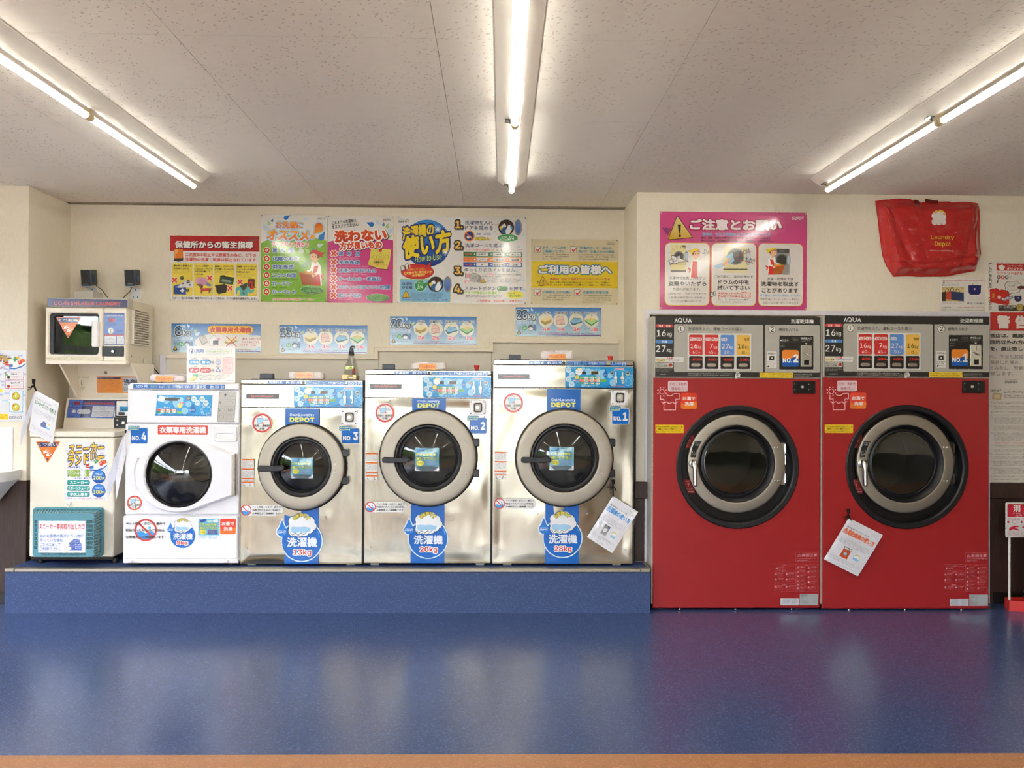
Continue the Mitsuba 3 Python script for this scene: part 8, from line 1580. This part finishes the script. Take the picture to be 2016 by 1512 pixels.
hanging_leaflet(px(458, 386), px(800, 604), px(107, 944), YW - .030, lambda p: body_text(p, '洗濯機の使い方', '#3f8ac8', pic_grey), [(*px(466, 176), -.004), (*px(456, 260), 0), (*px(462, 402), .002)], 'paper with a blue title in a clear sleeve, hung at the washer marked 28kg', sleeve=(-3, -3, 252, 306), seed=6, wr=.010)
pr2 = lambda u, v: (1600 + u / 2.44, 600 + v / 2.44)
hanging_leaflet(pr2(173, 1024), pr2(336, 1106), pr2(53, 1222), 4.752 - .02, lambda p: body_text(p, '洗濯乾燥機の使い方', '#d8642e', pic_red), [(*pr2(172, 984), -.004), (*pr2(170, 1002), 0), (*pr2(176, 1028), .002)], 'paper with an orange title in a clear sleeve, hung at the right red machine', sleeve=(-3, -3, 216, 304), seed=9, wr=.012)
ps = lambda u, v: (u / 4.723, 680 + v / 4.723)
pic_shoe = lambda p: (p.p([(84, 205), (110, 178), (150, 190), (146, 220), (90, 226)], '#5a6a9c'),)
hanging_leaflet(ps(330, 414), ps(550, 536), ps(272, 792), 4.842, lambda p: body_text(p, 'スニーカーランドリーの使い方', '#3a6a4a', pic_shoe), [(*ps(314, 322), -.004), (*ps(318, 370), 0), (*ps(336, 424), .002)], 'paper with a green title in a clear sleeve, hung at the wall corner', back=(ps(322, 424), ps(318, 560), ps(196, 796)), seed=3, W=210, Hh=297)
hanging_leaflet(ps(1166, 812), ps(1172, 1010), ps(1076, 1240), 4.772, lambda p: (p.g(20, 60, 150, 84, 2, '#4a5a78', .6), p.g(20, 150, 180, 200, 4, '#9a989c', .4)), [(*ps(1170, 786), -.002), (*ps(1166, 815), .0)], 'sleeved papers hung between the sneaker washer and the white washer', back=(ps(1150, 830), ps(1166, 1000), ps(998, 1226)), knot=False, seed=12)
# red bag in its clear wrap
def coons(top, right, bottom, left, nx, ny):
    def rs(c, n):
        c = np.array(c, float); d = np.r_[0, np.cumsum(np.linalg.norm(np.diff(c, axis=0), axis=1))]; t = np.linspace(0, d[-1], n + 1); return np.stack([np.interp(t, d, c[:, k]) for k in range(2)], 1)
    T_, B_, L_, R_ = rs(top, nx), rs(bottom, nx), rs(left, ny), rs(right, ny); u = np.linspace(0, 1, nx + 1)[None, :, None]; v = np.linspace(0, 1, ny + 1)[:, None, None]
    return (1 - v) * T_[None] + v * B_[None] + (1 - u) * L_[:, None] + u * R_[:, None] - ((1 - u) * (1 - v) * T_[0] + u * (1 - v) * T_[-1] + (1 - u) * v * B_[0] + u * v * B_[-1])
gridf = lambda nx, ny: (lambda a: np.vstack([np.stack([a, a + 1, a + nx + 2], 1), np.stack([a, a + nx + 2, a + nx + 1], 1)]))((np.arange(ny)[:, None] * (nx + 1) + np.arange(nx)[None]).ravel())
fB = Frame(1825, 465, YF); qb = lambda P: [(1700 + u / 5.816, 380 + v / 5.816) for u, v in P]
top = [(130, 104), (190, 92), (290, 84), (400, 72), (520, 76), (560, 96), (612, 96), (622, 118), (690, 112), (760, 112), (860, 104), (980, 100), (1000, 112), (1130, 104), (1220, 106), (1300, 118)]
right = [(1300, 118), (1322, 180), (1326, 320), (1322, 520), (1340, 690), (1300, 800), (1270, 886)]; left = [(130, 104), (160, 300), (176, 460), (214, 720), (256, 830), (340, 958)]; bot = [(340, 958), (480, 950), (640, 956), (960, 950), (1140, 910), (1270, 886)]
nx, ny = 90, 64; C2 = coons(qb(top), qb(right), qb(bot), qb(left), nx, ny).reshape(-1, 2); uu, vv = np.meshgrid(np.linspace(0, 1, nx + 1), np.linspace(0, 1, ny + 1)); uu, vv = uu.ravel(), vv.ravel()
rimd = np.minimum(1, np.minimum(np.minimum(uu, 1 - uu), np.minimum(vv, 1 - vv) * .7) / .10); rimd = rimd * rimd * (3 - 2 * rimd)
wave = meshkit.fbm(np.stack([uu * 5, vv * 3.2, uu * 0 + 2], 1), 4, 4) - .5
fold = .010 * np.exp(-((vv - .80 - .05 * np.sin(uu * 5)) / .02) ** 2) + .008 * np.exp(-((uu - .10 - .16 * vv) / .03) ** 2) + .012 * np.exp(-((uu + .30 * vv - 1.04) / .03) ** 2)
thick = .006 + rimd * (.030 + .030 * vv + .024 * wave - fold)
put('tote_bag', (np.vstack([fB.pt(C2) + fB.N * thick[:, None], fB.pt(C2) + fB.N * .002]), np.vstack([gridf(nx, ny), gridf(nx, ny)[:, ::-1] + len(C2)])), 'bag_cloth', 70)
for k, (a, b, c) in enumerate((((690, 78), (760, 92), (834, 100)), ((560, 92), (600, 94), (624, 126)))):
    q = qb([(a[0], a[1]), (b[0], b[1]), (c[0], c[1]), (c[0] - 4, c[1] + 26), (a[0] - 2, a[1] + 36)]); put('tote_bag__strap', slab(Polygon([(fB.x(x), fB.z(y)) for x, y in q]).buffer(0), YF - .022, YF - .016), 'bag_strap')
def on_bag(p):
    (v, f), c = p.build(0.0)
    from scipy.interpolate import NearestNDInterpolator
    w = fB.pt(C2) + fB.N * thick[:, None]; g = NearestNDInterpolator(w[:, [0, 2]], w[:, 1]); v[:, 1] += g(v[:, [0, 2]]) - YF - .0016
    return v, f, c
p = Print(fB, 1700, 380, 5.816); p.t('Laundry', 722, 500, 988, 556, '#d8b032', kind='l', skew=-4); p.t('Depot', 760, 570, 944, 636, '#d8b032', kind='l'); p.t('www.LaundryDepot.jp', 708, 666, 972, 690, '#e2c4c0', kind='l')
g = shapely.union_all([disc(x, y, r, 20) for x, y, r in ((770, 280, 34), (800, 262, 34), (850, 264, 34), (872, 290, 30), (770, 350, 36), (820, 352, 34), (870, 350, 32), (800, 310, 46), (850, 320, 44))]); p.geo(g, '#ded6d2'); p.geo(LineString([(764, 252), (790, 230), (824, 222), (860, 236), (878, 256)]).buffer(15), '#d8a82e'); p.l([(740, 366), (764, 352), (790, 372), (816, 354), (842, 372), (870, 354), (896, 366)], 4, '#b94a44')
v, f, c = on_bag(p); scene['tote_bag__lettering'] = mikit.ply(trimesh.Trimesh(v, f, process=False), 'print_satin', smooth=False, color=np.clip(c, .004, .9))
tag('tote_bag', 'red cloth tote bag with yellow lettering, hung on the wall in clear plastic', 'bag')
top2 = [(110, 96), (290, 70), (520, 64), (760, 78), (980, 76), (1180, 90), (1310, 108)]; right2 = [(1310, 108), (1340, 190), (1334, 420), (1350, 690), (1312, 830), (1280, 896)]; left2 = [(110, 96), (60, 200), (40, 360), (62, 560), (110, 660), (180, 720), (240, 860), (350, 980)]; bot2 = [(350, 980), (420, 994), (560, 984), (700, 966), (980, 966), (1150, 924), (1280, 896)]
D2 = coons(qb(top2), qb(right2), qb(bot2), qb(left2), nx, ny).reshape(-1, 2); wr = meshkit.fbm(np.stack([uu * 9, vv * 6.5, uu * 0 + 7], 1), 4, 8); ridge = np.abs(meshkit.fbm(np.stack([uu * 4 + vv * 3, vv * 5 - uu * 4, uu * 0 + 1], 1), 3, 21) - .5)
from scipy.interpolate import NearestNDInterpolator
gi = NearestNDInterpolator(C2, thick); inb = shapely.contains_xy(Polygon(np.vstack([qb(top), qb(right)[1:], qb(bot)[::-1][1:], qb(left)[::-1][1:]])).buffer(3), D2)
tf = np.where(inb, gi(D2), .012) + .004 + rimd * (.010 * wr + .016 * np.maximum(0, .12 - ridge) / .12)
put('tote_bag__plastic_wrap', (fB.pt(D2) + fB.N * tf[:, None], gridf(nx, ny)), 'clear_film', True); labels['tote_bag__plastic_wrap'] = {'label': 'crumpled clear plastic wrap'}
scene['bag_strap'] = pr_('#5c1f1c', 0.8, 0.1)
# wash basin and splash board on the left wall
f = Frame(20, 970, YF - .30); b = lambda u, v: (u / 4.723, 900 + v / 4.723)
xw0, xw1 = -3.42, at(43.4, 950, YF)[0]; zt0 = f.z(b(0, 160)[1]); yb0 = YF - .008; yf0 = YF - .30
def bowl(w, d, z, r, dx=0.0):
    o = rrect(xw0 + w + dx, xw1 - w, yf0 + d, yb0 + .3, r, 12); return Polygon([(x, min(y, yb0 - d * .25)) for x, y in o.exterior.coords[:-1]]), z
rings = [(0.0, .0, zt0 - .002, .16), (.004, .004, zt0 - .052, .16), (.012, .010, zt0 - .060, .155), (.05, .06, zt0 - .10, .13), (.10, .11, zt0 - .17, .10), (.115, .13, zt0 - .182, .09)]
V, n0 = [], None
for w, d, z, r in rings:
    q = rings_of(bowl(w, d, z, r)[0])[0]; V.append(np.column_stack([q, np.full(len(q), z)])); n0 = len(q)
inn = [(.004, .004, zt0, .156), (.030, .030, zt0 - .001, .13), (.045, .045, zt0 - .02, .12), (.09, .09, zt0 - .09, .09)]
for w, d, z, r in inn:
    q = rings_of(bowl(w, d, z, r)[0])[0]; V.append(np.column_stack([q, np.full(len(q), z)]))
order = [5, 4, 3, 2, 1, 0, 6, 7, 8, 9]; V = [V[i] for i in order]; m = n0; F = []
for k in range(len(V) - 1):
    for i in range(m): j = (i + 1) % m; F += [(k * m + i, k * m + j, (k + 1) * m + i), (k * m + j, (k + 1) * m + j, (k + 1) * m + i)]
for k in (0, len(V) - 1):
    F += [(k * m, k * m + i, k * m + i + 1) for i in range(1, m - 1)]
put('wash_basin', (np.vstack(V), np.array(F)), 'ceramic', 40)
put('wash_basin__bolt', ball((xw1 - .10, yf0 + .16, zt0 - .150), .010, 2), 'chrome')
put('wash_basin__tap', cat(tube([(-3.05, yb0 - .04, zt0), (-3.05, yb0 - .04, zt0 + .10), (-3.05, yb0 - .10, zt0 + .13), (-3.05, yb0 - .17, zt0 + .10)], .011, 12), turn_z([(.02, zt0 - .001), (.02, zt0 + .012), (.012, zt0 + .016)], -3.05, yb0 - .04)), 'chrome')
tag('wash_basin', 'white ceramic wash basin on the left wall, cut by the picture edge', 'basin')
f = Frame(13, 890, YF); put('splash_board', slab(rrect(-3.32, f.x(26), f.z(938), f.z(840.5), .004), YF - .006, YF - .0005, .001), 'white_plastic'); tag('splash_board', 'plain white board on the wall above the wash basin', 'board')
# extinguisher stand at the right edge
Ye = 4.76; f = Frame(2000, 1030, Ye); e = lambda u, v: (1840 + u / 5.04, 940 + v / 5.04)
K = 'extinguisher_stand'; xs, xe = f.x(e(702, 0)[0]), f.x(e(702, 0)[0]) + .245
zq = lambda v: f.z(e(0, v)[1])
put(K + '__sign', slab(rrect(xs, xe, zq(592), zq(250), .008), Ye - .006, Ye, .002), 'white_plastic')
p = Print(Frame(2000, 1030, O=f.O - [0, .006, 0], scale=f.k), 1840, 940, 5.04)
p.r(716, 266, 1240, 392, '#b82436'); p.t('消', 772, 274, 846, 342, '#ece4e2', .03); p.t('火', 876, 274, 950, 342, '#ece4e2', .03); p.t('器', 980, 274, 1054, 342, '#ece4e2', .03); p.t('FIRE EXTINGUISHER', 774, 348, 1160, 364, '#e2c4c6', kind='l'); p.g(794, 372, 860, 386, 1, '#e2c4c6', .9)
p.t('OPERATION', 718, 402, 838, 418, '#b83a46', kind='l'); p.t('使用法', 868, 400, 940, 420, '#b83a46', .0)
for x in (724, 858, 992): p.c(x, 440, 11, '#b82436')
p.p([(736, 496), (790, 476), (828, 478), (826, 490), (786, 494), (826, 512), (826, 526), (770, 510), (740, 530), (732, 516)], '#b82436'); p.ring(784, 440, 20, 4, '#c46a70'); p.p([(862, 486), (930, 470), (930, 484), (868, 500)], '#b82436')
for x in (718, 848, 978): p.g(x, 536, x + 116, 580, 4, '#c05a62', .45)
put_print(K + '__sign__print', p, .0006, mat='print_satin')
xp = f.x(e(749, 0)[0]); zb_ = .03; put(K + '__post', tube([(xp, Ye + .006, zb_), (xp, Ye + .006, zq(420))], .0062, 10), 'white_plastic')
xb_ = f.x(e(722, 0)[0]); V = [(xb_, Ye - .02), (xb_ + .29, Ye - .12), (xb_ + .30, Ye + .06), (xb_ + .02, Ye + .06)]
v, fc = slab(Polygon([(a, -c) for a, c in V]).buffer(0), -.062, -.0005, .004); outer = (np.column_stack([v[:, 0], -v[:, 2], -v[:, 1]]), fc)
ring_ = Polygon([(a, -c) for a, c in V]); v, fc = slab(ring_.difference(ring_.buffer(-.008)), -.06, -.001); rim_ = (np.column_stack([v[:, 0], -v[:, 2], -v[:, 1]]), fc)
v, fc = slab(ring_, -.014, -.0005); base_ = (np.column_stack([v[:, 0], -v[:, 2], -v[:, 1]]), fc)
put(K + '__tray', cat(rim_, base_), 'red_plastic', False); tag(K, 'red floor tray with a post and a fire extinguisher sign, at the right edge', 'stand')
K = 'fire_extinguisher'; cxe = xb_ + .185; yc_ = Ye - .02
put(K + '__cylinder', turn_z([(1e-5, .0145), (.066, .015), (.072, .03), (.072, .40), (.066, .44), (.03, .475), (.02, .50), (1e-5, .50)], cxe, yc_, 40), 'red_plastic')
put(K + '__valve', cat(turn_z([(.02, .49), (.022, .53), (.012, .56), (1e-5, .56)], cxe, yc_, 16), tube([(cxe, yc_, .55), (cxe - .07, yc_ - .02, .565)], .008, 8), tube([(cxe, yc_, .53), (cxe - .07, yc_ - .02, .50)], .007, 8)), 'steel_dark')
hx_ = f.x(e(868, 0)[0])
put(K + '__hose', tube([(cxe - .02, yc_, .52), (cxe - .08, yc_ - .01, .50), (hx_ + .004, yc_ - .02, .40), (hx_, yc_ - .03, .30), (hx_ + .004, yc_ - .03, .14)], [.013, .013, .015, .018, .020], 12), 'black_rubber')
put(K + '__hose_clip', cat(tube([(hx_ + .001, yc_ - .03, zq(1084)), (hx_ + .002, yc_ - .03, zq(1116))], .0215, 14)), 'chrome'); put(K + '__nozzle', tube([(hx_ + .002, yc_ - .03, zq(1118)), (hx_ + .004, yc_ - .03, zq(1182))], [.019, .021], 14), 'white_plastic')
tag(K, 'red fire extinguisher with a black hose standing in the red tray', 'fire extinguisher')
